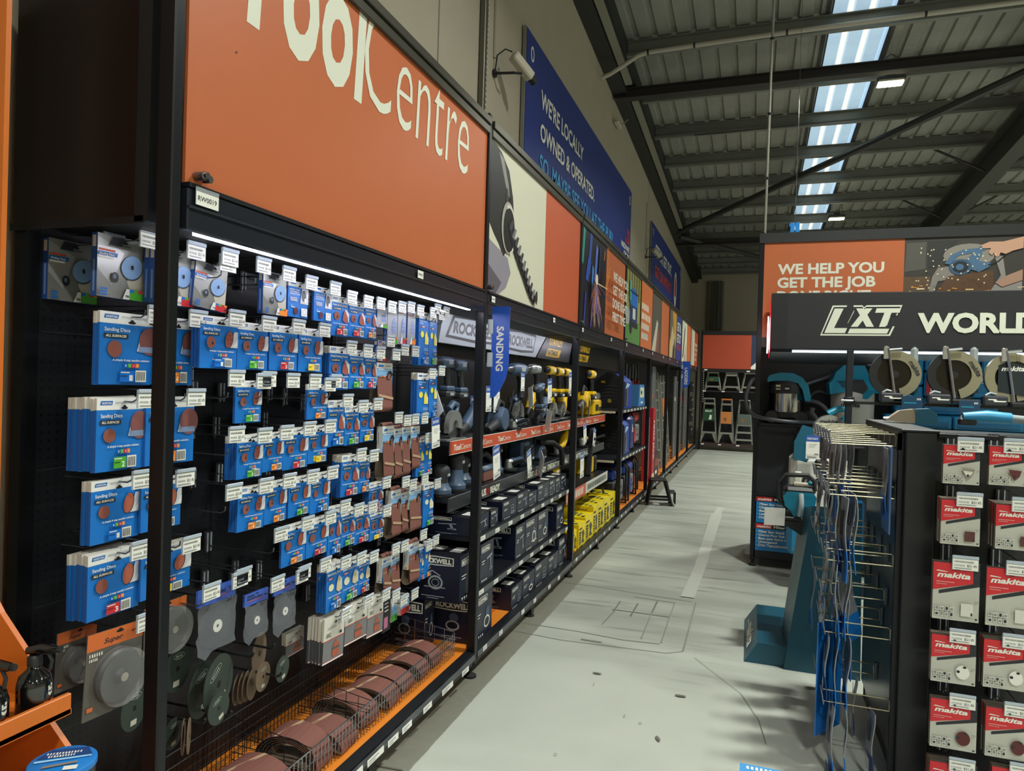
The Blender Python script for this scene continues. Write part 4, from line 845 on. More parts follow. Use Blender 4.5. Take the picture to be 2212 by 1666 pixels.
# ================================================================ power tools on the second, third and fourth bays
NAV = mat('#2b3a55', .42, n=.06); NAV2 = mat('#42566f', .4); TGR = mat('#26282b', .55); YEL = mat('#e9bd10', .38, n=.03); TBLK = mat('#1b1b1c', .5); TEAL = mat('#127f9c', .36, n=.04); TEAL2 = mat('#1f5f78', .4); SIL = mat('#b5b7b4', .3, .7); LGR = mat('#9aa3a6', .4); RED = mat('#c22428', .4)
ROCK = (NAV2, TGR, LGR); STAN = (YEL, TBLK, WHT); MAKI = (TEAL, TGR, WHT)
def rock_logo(p, x, y, w, h, fg=WHT, bg=None):
    p.poly([(x, y+h*.08), (x+w*.5, y), (x+w, y+h*.08), (x+w, y+h*.92), (x+w*.5, y+h), (x, y+h*.92)], fg)
    if bg: p.poly([(x+w*.025, y+h*.16), (x+w*.5, y+h*.1), (x+w*.975, y+h*.16), (x+w*.975, y+h*.84), (x+w*.5, y+h*.9), (x+w*.025, y+h*.84)], bg)
    p.text('ROCKWELL', x+w*.06, y+h*.26, h*.48, fg if bg else INK, w*.88, wgt=.05)
def drill(th, label, cat='drill', chuck=True, lng=.19):
    t = thing('power_drill', label, cat)
    g = G(); g.at(RX(90)); g.lathe([(.02, -.11), (.03, -.1), (.034, -.06), (.034, .03), (.03, .05), (.026, .055)], th[0], 16); g.at(I4); g.box(-.033, .033, -.02, .08, -.02, .02, th[0], .012)
    g.box(.0325, .036, -.005, .05, -.01, .01, th[2], .001)
    for k in range(3): g.box(.028, .0345, .075+.009*k, .079+.009*k, -.016, .016, th[1])
    part('motor_housing', g, t)
    g = G(); g.at(RX(90)); g.lathe([(.022, .055), (.024, .06), (.024, .09), (.019, .1), (.012, .112), (.006, .114)], th[1], 14); part('chuck', g, t)
    g = G(); g.tube([(0, .03, -.02), (0, .036, -.06), (0, .045, -.1), (0, .052, -.135)], .021, th[1], 12, radii=[.022, .019, .018, .021], ell=.85); part('grip', g, t)
    g = G(); g.tube([(0, .01, -.035), (0, .006, -.05), (0, .013, -.065)], .008, th[1], 8); part('trigger', g, t)
    g = G(); g.box(-.032, .032, 0, .1, -.165, -.135, th[0], .008); g.box(-.036, .036, -.018, .108, -.2, -.165, th[1], .01); g.box(.0355, .038, .02, .07, -.19, -.175, th[2]); part('battery', g, t)
    return t
def circ_saw(th, label):
    """facing +x: blade guard in the y-z plane"""
    t = thing('circular_saw', label, 'circular saw')
    def arc(r0, r1, a0, a1, n=18): return [(r1*math.cos(math.radians(a0+(a1-a0)*i/n)), r1*math.sin(math.radians(a0+(a1-a0)*i/n))) for i in range(n+1)]+[(r0*math.cos(math.radians(a1+(a0-a1)*i/n)), r0*math.sin(math.radians(a1+(a0-a1)*i/n))) for i in range(n+1)]
    F = frame((0, 0, 0), (0, 1, 0), (0, 0, 1))
    g = G(); g.at(F); g.prism(arc(.038, .092, -10, 200), -.012, .02, SIL); part('blade_guard', g, t, 'grey metal guard')
    g = G(); g.at(F); g.prism([(.075*math.cos(2*math.pi*i/28)*(1.0 if i % 2 else .95), .075*math.sin(2*math.pi*i/28)*(1.0 if i % 2 else .95)) for i in range(28)], .002, .005, DCHR); part('saw_blade', g, t)
    g = G(); g.box(-.09, .03, -.14, .13, -.07, -.064, SIL); part('base_plate', g, t)
    g = G(); g.at(RY(-90)); g.lathe([(.05, .012), (.05, .05), (.04, .1), (.03, .12)], th[1], 16); part('motor', g, t)
    g = G(); g.tube([(-.03, .05, .03), (-.03, .11, .08), (-.03, .12, .12), (-.03, .06, .13), (-.03, 0, .095)], .02, th[0], 10, radii=[.024, .019, .017, .019, .023]); part('handle', g, t)
    g = G(); g.tube([(-.03, -.06, .06), (-.03, -.09, .1), (-.03, -.085, .13)], .014, th[1], 8); part('front_knob', g, t)
    return t
def recip(th, label):
    t = thing('reciprocating_saw', label, 'saw')
    g = G(); g.tube([(0, -.02, .0), (0, .06, .05), (0, .12, .1), (0, .16, .15)], .04, th[0], 14, radii=[.038, .043, .036, .028]); part('body', g, t)
    g = G(); g.tube([(0, -.1, -.03), (0, -.06, -.015), (0, -.02, 0)], .03, th[1], 12, radii=[.024, .03, .037]); part('nose', g, t)
    g = G(); g.box(-.025, .025, -.13, -.095, -.055, -.0, TBLK, .006); part('shoe', g, t)
    return t
def grinder(th, label):
    t = thing('angle_grinder', label, 'grinder')
    g = G(); g.at(RX(90)); g.lathe([(.022, -.2), (.028, -.18), (.024, -.08), (.031, -.03), (.032, .03)], th[0], 14); part('body', g, t)
    g = G(); g.at(TR(0, -.055, 0)); g.lathe([(.022, -.035), (.03, -.03), (.032, .015), (.022, .028)], SIL, 16); part('gear_head', g, t)
    g = G(); g.at(TR(0, -.055, -.035)); g.lathe([(.062, -.012), (.064, .002), (.02, .008)], th[1], 20); part('disc_guard', g, t)
    g = G(); g.tube([(.03, -.06, 0), (.08, -.065, .02), (.12, -.07, .03)], .013, th[1], 8); part('side_handle', g, t)
    return t
def sander(th, label, tall=.0):
    t = thing('orbital_sander', label, 'sander')
    g = G(); g.lathe([(.062, 0), (.063, .012), (.05, .018)], TBLK, 20); part('pad', g, t)
    g = G(); g.lathe([(.058, .018), (.06, .04), (.045, .06), (.04, .075+tall)], th[0], 20); part('skirt', g, t)
    g = G(); g.lathe([(.038, .075+tall), (.04, .1+tall), (.05, .13+tall), (.047, .155+tall), (.03, .172+tall), (.004, .177+tall)], th[1], 20); g.box(.035, .05, -.014, .014, .11+tall, .13+tall, th[2], .004); part('palm_grip', g, t)
    return t
def belt_sander(th, label):
    t = thing('belt_sander', label, 'sander')
    g = G(); g.box(-.05, .05, -.13, .13, .045, .09, th[0], .02); g.tube([(0, -.1, .09), (0, -.08, .15), (0, .02, .16), (0, .12, .12), (0, .13, .08)], .02, th[1], 10); part('body', g, t)
    g = G(); o = [(.1*math.copysign(1, math.cos(a))*1.0+.03*math.cos(a), .03+.028*math.sin(a)) for a in (2*math.pi*i/20+.01 for i in range(20))]; g.at(frame((-.045, 0, 0), (0, 1, 0), (0, 0, 1))); g.prism(o, 0, .09, BELT, True); part('belt', g, t)
    return t
def blower(th, label):
    t = thing('blower', label, 'blower')
    g = G(); g.at(RY(90)); g.lathe([(.02, -.05), (.07, -.045), (.08, -.02), (.08, .02), (.07, .045), (.03, .05)], th[0], 20); part('fan_housing', g, t)
    g = G(); g.tube([(0, -.04, -.02), (0, -.12, -.04), (0, -.22, -.065)], .03, TGR, 12, radii=[.04, .032, .024]); part('nozzle', g, t)
    g = G(); g.tube([(0, .05, .04), (0, .06, .1), (0, -.02, .12), (0, -.07, .05)], .016, th[1], 8); part('handle', g, t)
    return t
def charger_box(th, label, h=.22, w=.16):
    t = thing('cordless_vacuum', label, 'vacuum')
    g = G(); g.box(-.1, .05, -w/2, w/2, 0, h, th[0], .03); g.box(.048, .056, -w*.38, w*.38, h*.12, h*.72, TBLK, .006); g.box(.055, .06, -.02, .03, h*.2, h*.3, th[2]); part('body', g, t)
    g = G(); g.tube([(-.03, -w*.35, h-.01), (-.03, -w*.3, h+.05), (-.03, w*.3, h+.05), (-.03, w*.35, h-.01)], .012, th[1], 8); part('handle', g, t)
    return t
def heat_gun(th, label):
    t = thing('impact_drill', label, 'drill')
    g = G(); g.at(RX(90)); g.lathe([(.025, -.13), (.037, -.12), (.04, -.03), (.036, .06), (.024, .085)], th[0], 16); g.at(I4); g.box(.036, .042, -.01, .06, -.012, .012, th[2], .002); part('motor_housing', g, t)
    g = G(); g.at(RX(90)); g.lathe([(.02, .085), (.022, .12), (.014, .15), (.006, .155)], DCHR, 12); part('chuck', g, t)
    g = G(); g.tube([(0, .07, -.02), (0, .1, -.07), (0, .11, -.13), (0, .1, -.17)], .022, th[1], 12, radii=[.028, .022, .022, .024]); part('grip', g, t)
    g = G(); g.tube([(0, .1, -.17), (.02, .05, -.26), (.03, -.08, -.3), (.02, -.16, -.24), (.03, -.12, -.12)], .006, TBLK, 6); part('power_cord', g, t)
    return t
def put(o, x, y, z, rz=0, rx=0, ry=0, s=1.):
    o.location = (x, y, z); o.rotation_euler = (math.radians(rx), math.radians(ry), math.radians(rz)); o.scale = (s, s, s); return o
# ---- brand boards
def board(name, label, pts, m, X=-1.8, dp=.03):
    t = thing(name, label, 'sign', (X, 0, 0)); g = G(); g.at(frame((0, 0, 0), (0, 1, 0), (0, 0, 1))); g.prism(pts, -dp, 0, m, mt=m); g.at(I4)
    return t, g, g.print((0, 0, 0), (0, 1, 0), (0, 0, 1))
LB = mat('#c6d0d8', .4); BB = mat('#15161a', .35)
def bigrock(p, x, y, w, h):
    k = .1*h
    p.poly([(x, y+.05*h), (x+w*.5, y-.02*h), (x+w*.9, y+.05*h), (x+w, y+h*.95), (x+w*.5, y+h*1.02), (x+w*.12, y+h*.95)], BB)
    p.poly([(x+.05*w, y+.15*h), (x+w*.5, y+.1*h), (x+w*.88, y+.15*h), (x+w*.955, y+h*.84), (x+w*.5, y+h*.9), (x+w*.15, y+h*.84)], LB)
    p.text('ROCKWELL', x+w*.12, y+h*.28, h*.44, BB, w*.76, wgt=.05, sh=.2)
t, g, p = board('brand_board', 'light grey brand board half hidden behind the near post', [(3.83, 1.87), (4.93, 1.87), (4.93, 2.10), (3.9, 2.10)], LB); bigrock(p, 3.92, 1.9, .95, .165); part('board_face', g, t)
t, g, p = board('brand_board', 'light grey brand board with slanted right end beside the black one', [(4.95, 1.86), (5.8, 1.86), (6.17, 2.1), (4.95, 2.1)], LB); bigrock(p, 4.98, 1.885, .83, .175); part('board_face', g, t)
def stan(p, x):
    p.text('STANLEY', x+.12, 1.995, .07, YEL, .5, wgt=.05, sh=.3); p.rect(x, 1.885, .46, .075, YEL, sh=1.1); p.text('FATMAX', x+.07, 1.898, .05, BB, .36, wgt=.04, sh=.2)
t, g, p = board('brand_board', 'black brand board with yellow lettering left of the post', [(5.83, 1.86), (6.95, 1.85), (7.1, 2.1), (6.2, 2.1)], BB); stan(p, 6.1); part('board_face', g, t)
t, g, p = board('brand_board', 'black brand board with yellow lettering just past the post', [(7.1, 1.84), (9.6, 1.82), (9.6, 2.1), (7.15, 2.1)], BB); stan(p, 7.32); part('board_face', g, t)
# ---- shelf boards
def shelf(label, x1, y0, y1, z, strip, X0=XP+.02, zs=(-.075, .005)):
    t = thing('shelf', label, 'shelf', (0, 0, z)); g = G(); g.box(X0, x1-.006, y0, y1, -.022, 0, STEEL); 
    part('shelf_board', g, t); g = G()
    if strip:
        g.box(x1-.005, x1, y0, y1, zs[0], zs[1], strip[0]); p = g.print((x1+.0004, y0, zs[0]), (0, 1, 0), (0, 0, 1)); strip[1](p, y1-y0, zs[1]-zs[0]); part('shelf_strip', g, t)
    else:
        g.add([(x1-.03, y0, 0), (x1, y0, -.008), (x1, y1, -.008), (x1-.03, y1, 0), (x1, y0, -.045), (x1, y1, -.045)], [(0, 1, 2, 3), (1, 4, 5, 2)], STEEL); p = g.print((x1+.0004, y0, -.042), (0, 1, 0), (0, 0, 1)); p.rect(0, 0, y1-y0, .034, LABS); y = .1
        while y < y1-y0-.1: p.rect(y, .004, .075, .026, PAP); p.bars(y+.008, .012, .045, .008, GREY, 8); y += .24
        part('price_rail', g, t, 'grey label strip with white tickets')
    return t
def s_tool(p, l, h):
    p.rect(0, 0, l, h, WHT); p.rect(.0, .004, l, h-.008, ORG3); y = .06
    while y < l-.3: p.text('Tool', y, .022, .034, WTX, .1, wgt=.04, sh=.1); p.text('Centre', y+.105, .022, .032, WTX, .145, wgt=0, sh=.1); y += .36
ORG3 = mat('#c84f32', .4)
def s_ready(one):
    def f(p, l, h):
        p.rect(0, 0, l, h, mat('#23262b', .35)); p.rect(0, h-.003, l, .003, GREY)
        if one == 1:
            for y in (.35, 1.45): p.text('SERIOUS', y, .018, .042, WTX, .24, wgt=.04); p.text('LY', y+.245, .018, .042, RED, .06, wgt=.04); p.text('READY', y+.315, .018, .042, WTX, .18, wgt=.04)
        else: 
            for y in (.12, .95): p.text('ONE BATTERY FOR ALL', y, .018, .042, WTX, .66, wgt=.03)
    return f
def s_or(p, l, h):
    p.rect(0, 0, l, h, mat('#c9cbbf', .4)); p.rect(0, 0, l*.42, h, ORG3); p.bars(.03, .02, l*.36, h*.6, WTX, 14); p.bars(l*.46, .025, l*.5, h*.5, INK, 22)
NS = STEEL
shelf('display shelf with orange store strip under the navy hand tools', -1.6, PY[1]-.03, PY[2]-.03, 1.297, (NS, s_tool)); shelf('display shelf with orange store strip under the yellow hand tools, third bay', -1.6, PY[2]-.02, PY[3]-.08, 1.297, (NS, s_tool))
shelf('black-fronted shelf with sanders below the orange strip', -1.6, PY[1]-.03, 5.45, .975, (NS, s_ready(1))); shelf('black-fronted shelf with the yellow tools below the orange strip', -1.6, 5.46, PY[3]-.1, .98, (NS, s_ready(2)))
shelf('steel shelf under the low navy boxes, upper box shelf', -1.46, PY[1]+.03, PY[2]-.03, .76, None); shelf('steel shelf under the tall navy boxes, lower box shelf', -1.46, PY[1]+.03, PY[2]-.03, .447, None)
shelf('shelf with orange and white strip above the yellow boxes', -1.5, PY[2]+.03, PY[3]-.35, .69, (NS, s_or), zs=(-.1, .005)); shelf('upper shelf in the generator bay, pale edge', -1.46, PY[3]+.03, PY[4]-.03, 1.35, None); shelf('lower shelf in the generator bay, red generator on it', -1.46, PY[3]+.03, PY[4]-.03, .78, None)
for i, z in enumerate((1.33, .76)):
    g = G(); g.box(-1.92, -1.5, PY[3]+.005, PY[3]+.02, z-.02, z+.005, mat('#b7ae98', .5)); thing('shelf_bracket', 'cream shelf bracket seen edge on, %s of two in generator bay' % ('upper', 'lower')[i], 'bracket', g=g)
# ---- tools hung on the panel and standing on the shelves
d0 = drill(ROCK, 'navy cordless drill hanging left of the near post, first of three'); put(d0, -1.7, 3.70, 1.745)
put(dup(d0, label='navy cordless drill hanging left of the near post, second of three'), -1.7, 3.90, 1.735); put(dup(d0, label='navy cordless drill hanging left of the near post, partly behind another'), -1.74, 4.0, 1.73)
put(heat_gun(ROCK, 'large navy corded drill hanging just right of the hanging blue blade sign'), -1.66, 4.88, 1.735, s=1.25)
put(heat_gun((SIL, TGR, LGR), 'silver corded tool hanging beside the large navy corded drill'), -1.66, 5.3, 1.75, s=1.0)
put(drill(ROCK, 'navy drill hanging low with a dangling white card'), -1.62, 5.33, 1.6, rx=8, s=1.0)
dy = drill(STAN, 'yellow and black drill hanging, first of three before the post'); put(dy, -1.66, 5.78, 1.75, s=1.15)
for i, (y, lb) in enumerate(((6.05, 'yellow and black drill hanging, second of three before the post'), (6.3, 'yellow and black drill hanging, third of three before the post'), (7.36, 'yellow drill hanging just past the second post, large hammer drill'))): put(dup(dy, label=lb), -1.66, y, 1.745, s=1.15 if i < 2 else 1.35)
put(circ_saw(ROCK, 'circular saw with grey guard on the shelf left of the near post'), -1.67, 3.78, 1.37, s=1.05); put(recip(ROCK, 'dark reciprocating saw on the shelf beside the near circular saw'), -1.67, 3.98, 1.36, s=.95)
put(blower(ROCK, 'navy blower with black nozzle on the shelf right of the near post'), -1.66, 4.55, 1.385, s=1.05); put(grinder(ROCK, 'navy angle grinder lying at the shelf edge behind the blower'), -1.64, 4.85, 1.345)
put(circ_saw(ROCK, 'second circular saw with grey guard, middle of the orange-strip shelf'), -1.72, 5.12, 1.385, s=1.1); put(recip(ROCK, 'navy and black reciprocating saw pointing at the yellow tools'), -1.66, 5.5, 1.36, s=1.0); put(grinder(ROCK, 'dark tool standing behind the middle circular saw'), -1.84, 4.85, 1.36, rx=70)
put(recip(STAN, 'yellow and black reciprocating saw standing behind the dark one'), -1.78, 5.62, 1.42, rx=20); cs = circ_saw(STAN, 'yellow circular saw with grey guard, first of two before the post'); put(cs, -1.68, 5.98, 1.38, s=1.0); put(dup(cs, label='yellow circular saw with grey guard, second of two before the post'), -1.7, 6.35, 1.38, s=1.0)
put(grinder(STAN, 'yellow grinder standing upright near the second post'), -1.76, 6.62, 1.4, rx=60, s=1.2); put(blower(STAN, 'yellow blower on the shelf just past the second post'), -1.7, 7.25, 1.47, s=1.2)
t = thing('laser_level_kit', 'yellow tool box with clear lid on the shelf past the second post', 'tool box', (-1.74, 7.68, 1.297))
g = G(); g.box(-.12, .1, -.2, .2, 0, .17, YEL, .015); g.box(.1, .106, -.12, .02, .05, .12, TBLK, .003); g.box(.1, .105, .06, .16, .05, .09, TBLK); part('box_body', g, t)
g = G(); g.box(-.11, .09, -.19, .19, .17, .25, mat('#9aa4a8', .1, alpha=.45, spec=.8), .02); part('clear_lid', g, t, 'clear plastic lid'); g = G(); g.box(-.06, .04, -.1, .1, .172, .22, TBLK, .02); g.tube([(0, -.05, .22), (.02, .0, .3), (0, .1, .32), (-.02, .14, .25)], .008, TBLK, 6); part('contents', g, t)
s0 = sander(ROCK, 'navy random orbital sander, shortest, far left of the black-fronted shelf'); put(s0, -1.68, 3.66, .977, s=1.05); put(sander(ROCK, 'tall navy orbital sander left of the near post', .05), -1.68, 3.87, .977, s=1.05); put(dup(s0, label='dark sander half hidden behind the near post'), -1.74, 4.1, .977, s=1.1)
put(belt_sander(ROCK, 'belt sander with brown belt right of the near post'), -1.72, 4.42, .977, s=1.1); put(sander(ROCK, 'slim navy detail sander behind the hanging white card', .06), -1.74, 4.72, .977, s=.95); put(grinder(ROCK, 'navy sander lying behind coiled black cord'), -1.7, 4.95, 1.04, s=1.1)
put(charger_box(ROCK, 'boxy navy cordless vacuum on the black-fronted shelf'), -1.74, 5.3, .977, s=1.0); put(charger_box(ROCK, 'smaller navy cordless vacuum next to the boxy one', .18, .12), -1.76, 5.5, .977); put(charger_box(ROCK, 'rounded navy tool box at the hose end', .14, .14), -1.72, 5.72, .977)
g = G(); g.tube([(-1.7, 5.65, 1.14), (-1.62, 5.8, 1.13), (-1.58, 5.92, 1.07), (-1.575, 5.96, .98), (-1.58, 5.98, .92)], .022, RUB, 10); thing('vacuum_hose', 'black hose hanging over the front of the black-fronted shelf', 'hose', g=g)
put(grinder(STAN, 'yellow and black angle grinder lying on the black-fronted shelf'), -1.68, 6.2, 1.04, rz=10, s=1.2); put(recip(STAN, 'yellow jigsaw beside the angle grinder on black-fronted shelf'), -1.72, 6.45, 1.04, s=1.0); put(grinder(STAN, 'yellow-ringed grinder past the second post on black-fronted shelf'), -1.68, 7.2, 1.04, s=1.2); put(grinder(STAN, 'yellow-ringed grinder farthest along the black-fronted shelf'), -1.68, 7.62, 1.05, rz=20, s=1.1)
put(drill(STAN, 'yellow drill on the shelf over the yellow boxes'), -1.66, 5.95, .86, s=1.3); 
t = thing('site_light', 'yellow box tool on the shelf above the yellow boxes', 'work light', (-1.7, 7.35, .69)); g = G(); g.box(-.1, .08, -.2, .12, .0, .17, YEL, .012); part('body', g, t); g = G(); g.box(-.11, .09, .12, .24, 0, .18, TBLK, .02); part('black_end', g, t); g = G(); g.box(.08, .086, -.13, -.02, .05, .11, TBLK); part('switch_plate', g, t)
g = G(); g.at(TR(-1.6, 7.1, .69) @ RX(-12)); g.box(-.03, .03, -.03, .03, 0, .3, TBLK, .01); g.box(-.025, .025, -.02, .05, .28, .5, TBLK, .012); thing('multi_tool', 'black upright tool leaning in front of the yellow box tool', 'tool', g=g)
# ---- promotional cards on the tools
BCARD = mat('#3a5fb0', .4)
def card_me(w, h):
    g = G(); g.box(-.001, .001, 0, w, 0, h, PAP); p = g.print((.0012, 0, 0), (0, 1, 0), (0, 0, 1)); p.rect(0, .74*h, w, .26*h, BCARD); p.bars(.1*w, .82*h, .8*w, .09*h, WHT, 7)
    for i in range(3): p.rect(.22*w, (.62-.06*i)*h, (.6-.1*i)*w, .012*h, GREY)
    p.rect(0, .16*h, w, .012*h, GREY); p.rect(.62*w, .2*h, .3*w, .03*h, INK); p.rect(.1*w, .06*h, .7*w, .05*h, GREY); return mesh_of(g, 'card')
CM = card_me(.1, .17)
for i, (x, y, X, s, rx_, rz, lb) in enumerate(((933, 970, -1.6, .95, 4, 0, 'white blue-topped offer card at the left end of the orange strip'), (1015, 915, -1.8, 1.1, 0, 0, 'offer card on the back panel behind the near drills'), (958, 888, -1.6, .9, -35, 55, 'narrow offer card dangling at an angle from the first navy drill'),
        (1049, 890, -1.66, 1.0, 0, 0, 'offer card under the hanging blue blade sign, left of two'), (1066, 891, -1.66, 1.1, 0, 0, 'offer card under the hanging blue blade sign, right of two'), (1183, 872, -1.56, 1.15, 4, 0, 'offer card hanging from the first yellow drill'), (1152, 878, -1.55, .9, -10, 40, 'offer card hanging from the low navy drill'),
        (1229, 850, -1.58, 1.1, 6, 0, 'offer card hanging beside the second post'), (1187, 935, -1.52, 1.0, 12, 40, 'offer card dangling over the orange strip'), (1066, 1038, -1.56, 1.25, 8, 0, 'offer card hanging over the belt sander'), (1140, 1025, -1.56, 1.0, 15, 0, 'offer card over the black-fronted strip, middle'),
        (1168, 1037, -1.54, 1.15, 30, 30, 'offer card slanting down from the boxy vacuum'), (1261, 962, -1.55, 1.2, 12, 0, 'offer card on the yellow-ringed grinders, left'), (1280, 962, -1.55, 1.1, -14, 0, 'offer card on the yellow-ringed grinders, right'), (1253, 1034, -1.46, 1.35, 2, 0, 'offer card in clear holder over the yellow boxes'),
        (1258, 912, -1.56, 1.0, 22, 20, 'offer card over the orange strip just past the second post'), (1272, 903, -1.56, 1.1, 24, 20, 'second offer card over the orange strip past the second post'), (1125, 845, -1.6, .8, 0, 0, 'small offer card on the large navy corded drill'))):
    q = hx(x, y, X); thing('offer_card', lb, 'price card', (X, q.y, q.z), (math.radians(rx_), 0, math.radians(rz)), g=CM, sc=(1, s, s))
# ---- hanging blade signs at the posts
def blade(Y, label, text, pts, x0, x1, z0, z1, tz):
    t = thing('blade_sign', label, 'sign', (0, Y, 0)); m = mat('#2257c4', .35); g = G(); F = frame((0, 0, 0), (1, 0, 0), (0, 0, 1))
    g.at(F); g.prism(pts, -.003, .003, m); g.at(I4); p = g.print((0, -.0034, 0), (1, 0, 0), (0, 0, 1)); w = x1-x0
    p.F = g.T @ frame(((x0+x1)/2-.2*w, -.0038, tz), (0, 0, -1), (1, 0, 0)); p.z = 0; p.text(text, 0, 0, .4*w, WHT, None, wgt=.03); part('blade_panel', g, t)
    for k in (.78, .42): g = G(); z = z0+(z1-z0)*k; g.box(x0-.022, x0+.01, -.012, .0, z-.04, z+.04, CLR, .002); part('sign_clip', g, t, 'clear plastic clip')
    return t
blade(PY[1]+.03, 'blue hanging blade sign reading sanding, at the near post', 'SANDING', [(-1.388, 1.55), (-1.36, 1.56), (-1.33, 1.6), (-1.3, 1.66), (-1.285, 1.73), (-1.285, 2.06), (-1.388, 2.06)], -1.388, -1.285, 1.55, 2.06, 1.95)
blade(PY[6]+.05, 'far blue hanging blade sign over the ladders', 'LADDERS', [(-1.39, 1.62), (-1.3, 1.62), (-1.24, 1.7), (-1.24, 2.15), (-1.39, 2.15)], -1.39, -1.24, 1.62, 2.15, 2.02)
# ---- navy tool boxes
NBX = mat('#161b30', .34, n=.05, ns=20); NBX2 = mat('#232838', .36); NBT = mat('#1c1e24', .3); OUT = mat('#8f95a0', .5); STK = mat('#d9d9d2', .5)
def tool_art(p, x, y, w, h, k, m):
    if k == 0: p.ring(x+w*.55, y+h*.4, w*.3, h*.3, w*.07, m); p.ring(x+w*.55, y+h*.4, w*.16, h*.16, w*.03, OUT); p.line([(x+w*.1, y+h*.2), (x+w*.95, y+h*.2)], h*.04, m); p.line([(x+w*.2, y+h*.55), (x+w*.4, y+h*.9), (x+w*.75, y+h*.7)], h*.05, OUT)
    elif k == 1: p.line([(x+w*.1, y+h*.75), (x+w*.85, y+h*.85)], h*.1, OUT); p.line([(x+w*.6, y+h*.8), (x+w*.7, y+h*.35)], w*.1, OUT); p.rect(x+w*.5, y+h*.2, w*.36, h*.14, m); p.rect(x+w*.55, y+h*.23, w*.2, h*.07, NBX)
    elif k == 2: p.ring(x+w*.5, y+h*.72, w*.2, h*.17, w*.03, OUT); p.line([(x+w*.38, y+h*.6), (x+w*.36, y+h*.3)], w*.05, OUT); p.line([(x+w*.62, y+h*.6), (x+w*.66, y+h*.3)], w*.05, OUT); p.ring(x+w*.5, y+h*.22, w*.28, h*.12, w*.04, m)
    else: p.ell(x+w*.55, y+h*.65, w*.22, h*.18, NAV2); p.ring(x+w*.5, y+h*.3, w*.32, h*.22, w*.07, m)
def nbox(label, y0, y1, z, h, k=0, X=-1.48, d=.3, big=False):
    w = y1-y0; t = thing('tool_box', label, 'boxed tool', (X, y0, z)); g = G(); g.box(-d, 0, 0, w, 0, h, NBX)
    p = g.print((.0005, 0, 0), (0, 1, 0), (0, 0, 1)); p.rect(0, 0, w, h, NBX2); p.poly([(0, 0), (w, 0), (w, .22*h), (0, .06*h)], NBX); lw = min(w*.62, h*.8); rock_logo(p, w*.08, h*.76, lw, min(h*.15, lw*.32), WHT, INK)
    tool_art(p, w*.42, h*.12, w*.52, h*.6, k, WHT if k in (0, 3) else OUT)
    for i in range(2): p.rect(w*.08, h*(.55-.06*i), w*(.24-.06*i), h*.02, WHT)
    for i in range(4): p.ell(w*(.12+.1*i), h*.09, w*.035, h*.022, WHT, n=8); p.rect(w*(.1+.1*i), h*.04, w*.05, h*.012, OUT)
    q = g.print((-d, -.0005, 0), (1, 0, 0), (0, 0, 1)); lw = min(d*.72, h*1.2); lh = min(h*.2, lw*.26)
    if big: rock_logo(q, d*.04, h*.66, d*.92, h*.24, WHT, INK)
    else: rock_logo(q, d*.16, h*.76, lw, lh, WHT, INK)
    tool_art(q, d*.25, h*.2, d*.5, h*.5, k, LGR); q.rect(d*.25, h*.1, d*.46, h*.018, OUT); q.rect(d*.36, h*.06, d*.24, h*.016, OUT)
    u = g.print((-d, 0, h+.0005), (1, 0, 0), (0, 1, 0)); u.rect(0, 0, d, w, NBT); rock_logo(u, d*.1, w*.3, d*.4, w*.35, WHT, INK); u.rect(d*.68, w*.25, d*.22, w*.4, STK)
    part('printed_carton', g, t)
    g = G(); g.box(-d*.98, -.002, w*.49, w*.51, h+.0012, h+.0022, mat('#33363f', .2)); part('tape', g, t, 'glossy sealing tape'); return t
ZB, Z3, Z4 = .139, .761, .448
N = nbox
N('flat navy box left of the near post on the upper box shelf', 3.66, 3.92, Z3-.0, .105, 1, d=.3); N('flat navy box seen just right of the near post, upper box shelf', 3.95, 4.08, Z3, .1, 1)
N('low dark box with outlined tools on top, upper box shelf', 4.16, 4.44, Z3, .12, 2); N('low dark box third along the upper box shelf', 4.45, 4.69, Z3, .13, 1); N('small blue box fourth along the upper box shelf', 4.70, 4.9, Z3, .1, 1); N('long dark box with tool outline, fifth along the upper box shelf', 4.92, 5.22, Z3, .125, 2)
for i, (a, b) in enumerate(((5.23, 5.4), (5.41, 5.56), (5.57, 5.74))): N('narrow navy box near the second post, %s of three on the upper shelf' % ORD[i], a, b, Z3, .12, 1)
N('tall navy box with circular saw picture left of the near post', 3.5, 3.78, Z4-.02, .26, 0); N('tall dark grey box just right of the near post, lower box shelf', 3.8, 4.02, Z4, .24, 1)
N('tall dark box with twin drill picture, lower box shelf', 4.44, 4.64, Z4, .225, 1); N('tall dark box with white saw picture, lower box shelf', 4.65, 4.94, Z4, .23, 0); N('tall dark box with blue tool outline, lower box shelf', 4.95, 5.22, Z4, .23, 3); N('navy box standing near the second post, lower box shelf', 5.47, 5.7, Z4, .2, 3, d=.26)
N('big box with polisher picture behind the wire basket, left one', 3.53, 3.66, ZB, .29, 3, X=-1.7, d=.24, big=True); N('big box with polisher picture and large lettering behind the post', 3.7, 3.98, ZB, .27, 3, X=-1.465, d=.27, big=True)
for i, (a, b, h, k) in enumerate(((4.34, 4.57, .15, 2), (4.58, 4.85, .16, 3), (4.86, 5.2, .17, 2), (5.21, 5.5, .15, 2), (5.51, 5.76, .23, 1))): N('dark box on the orange deck, %s from the bare patch' % ORD[i], a, b, ZB, h, k, X=-1.465)
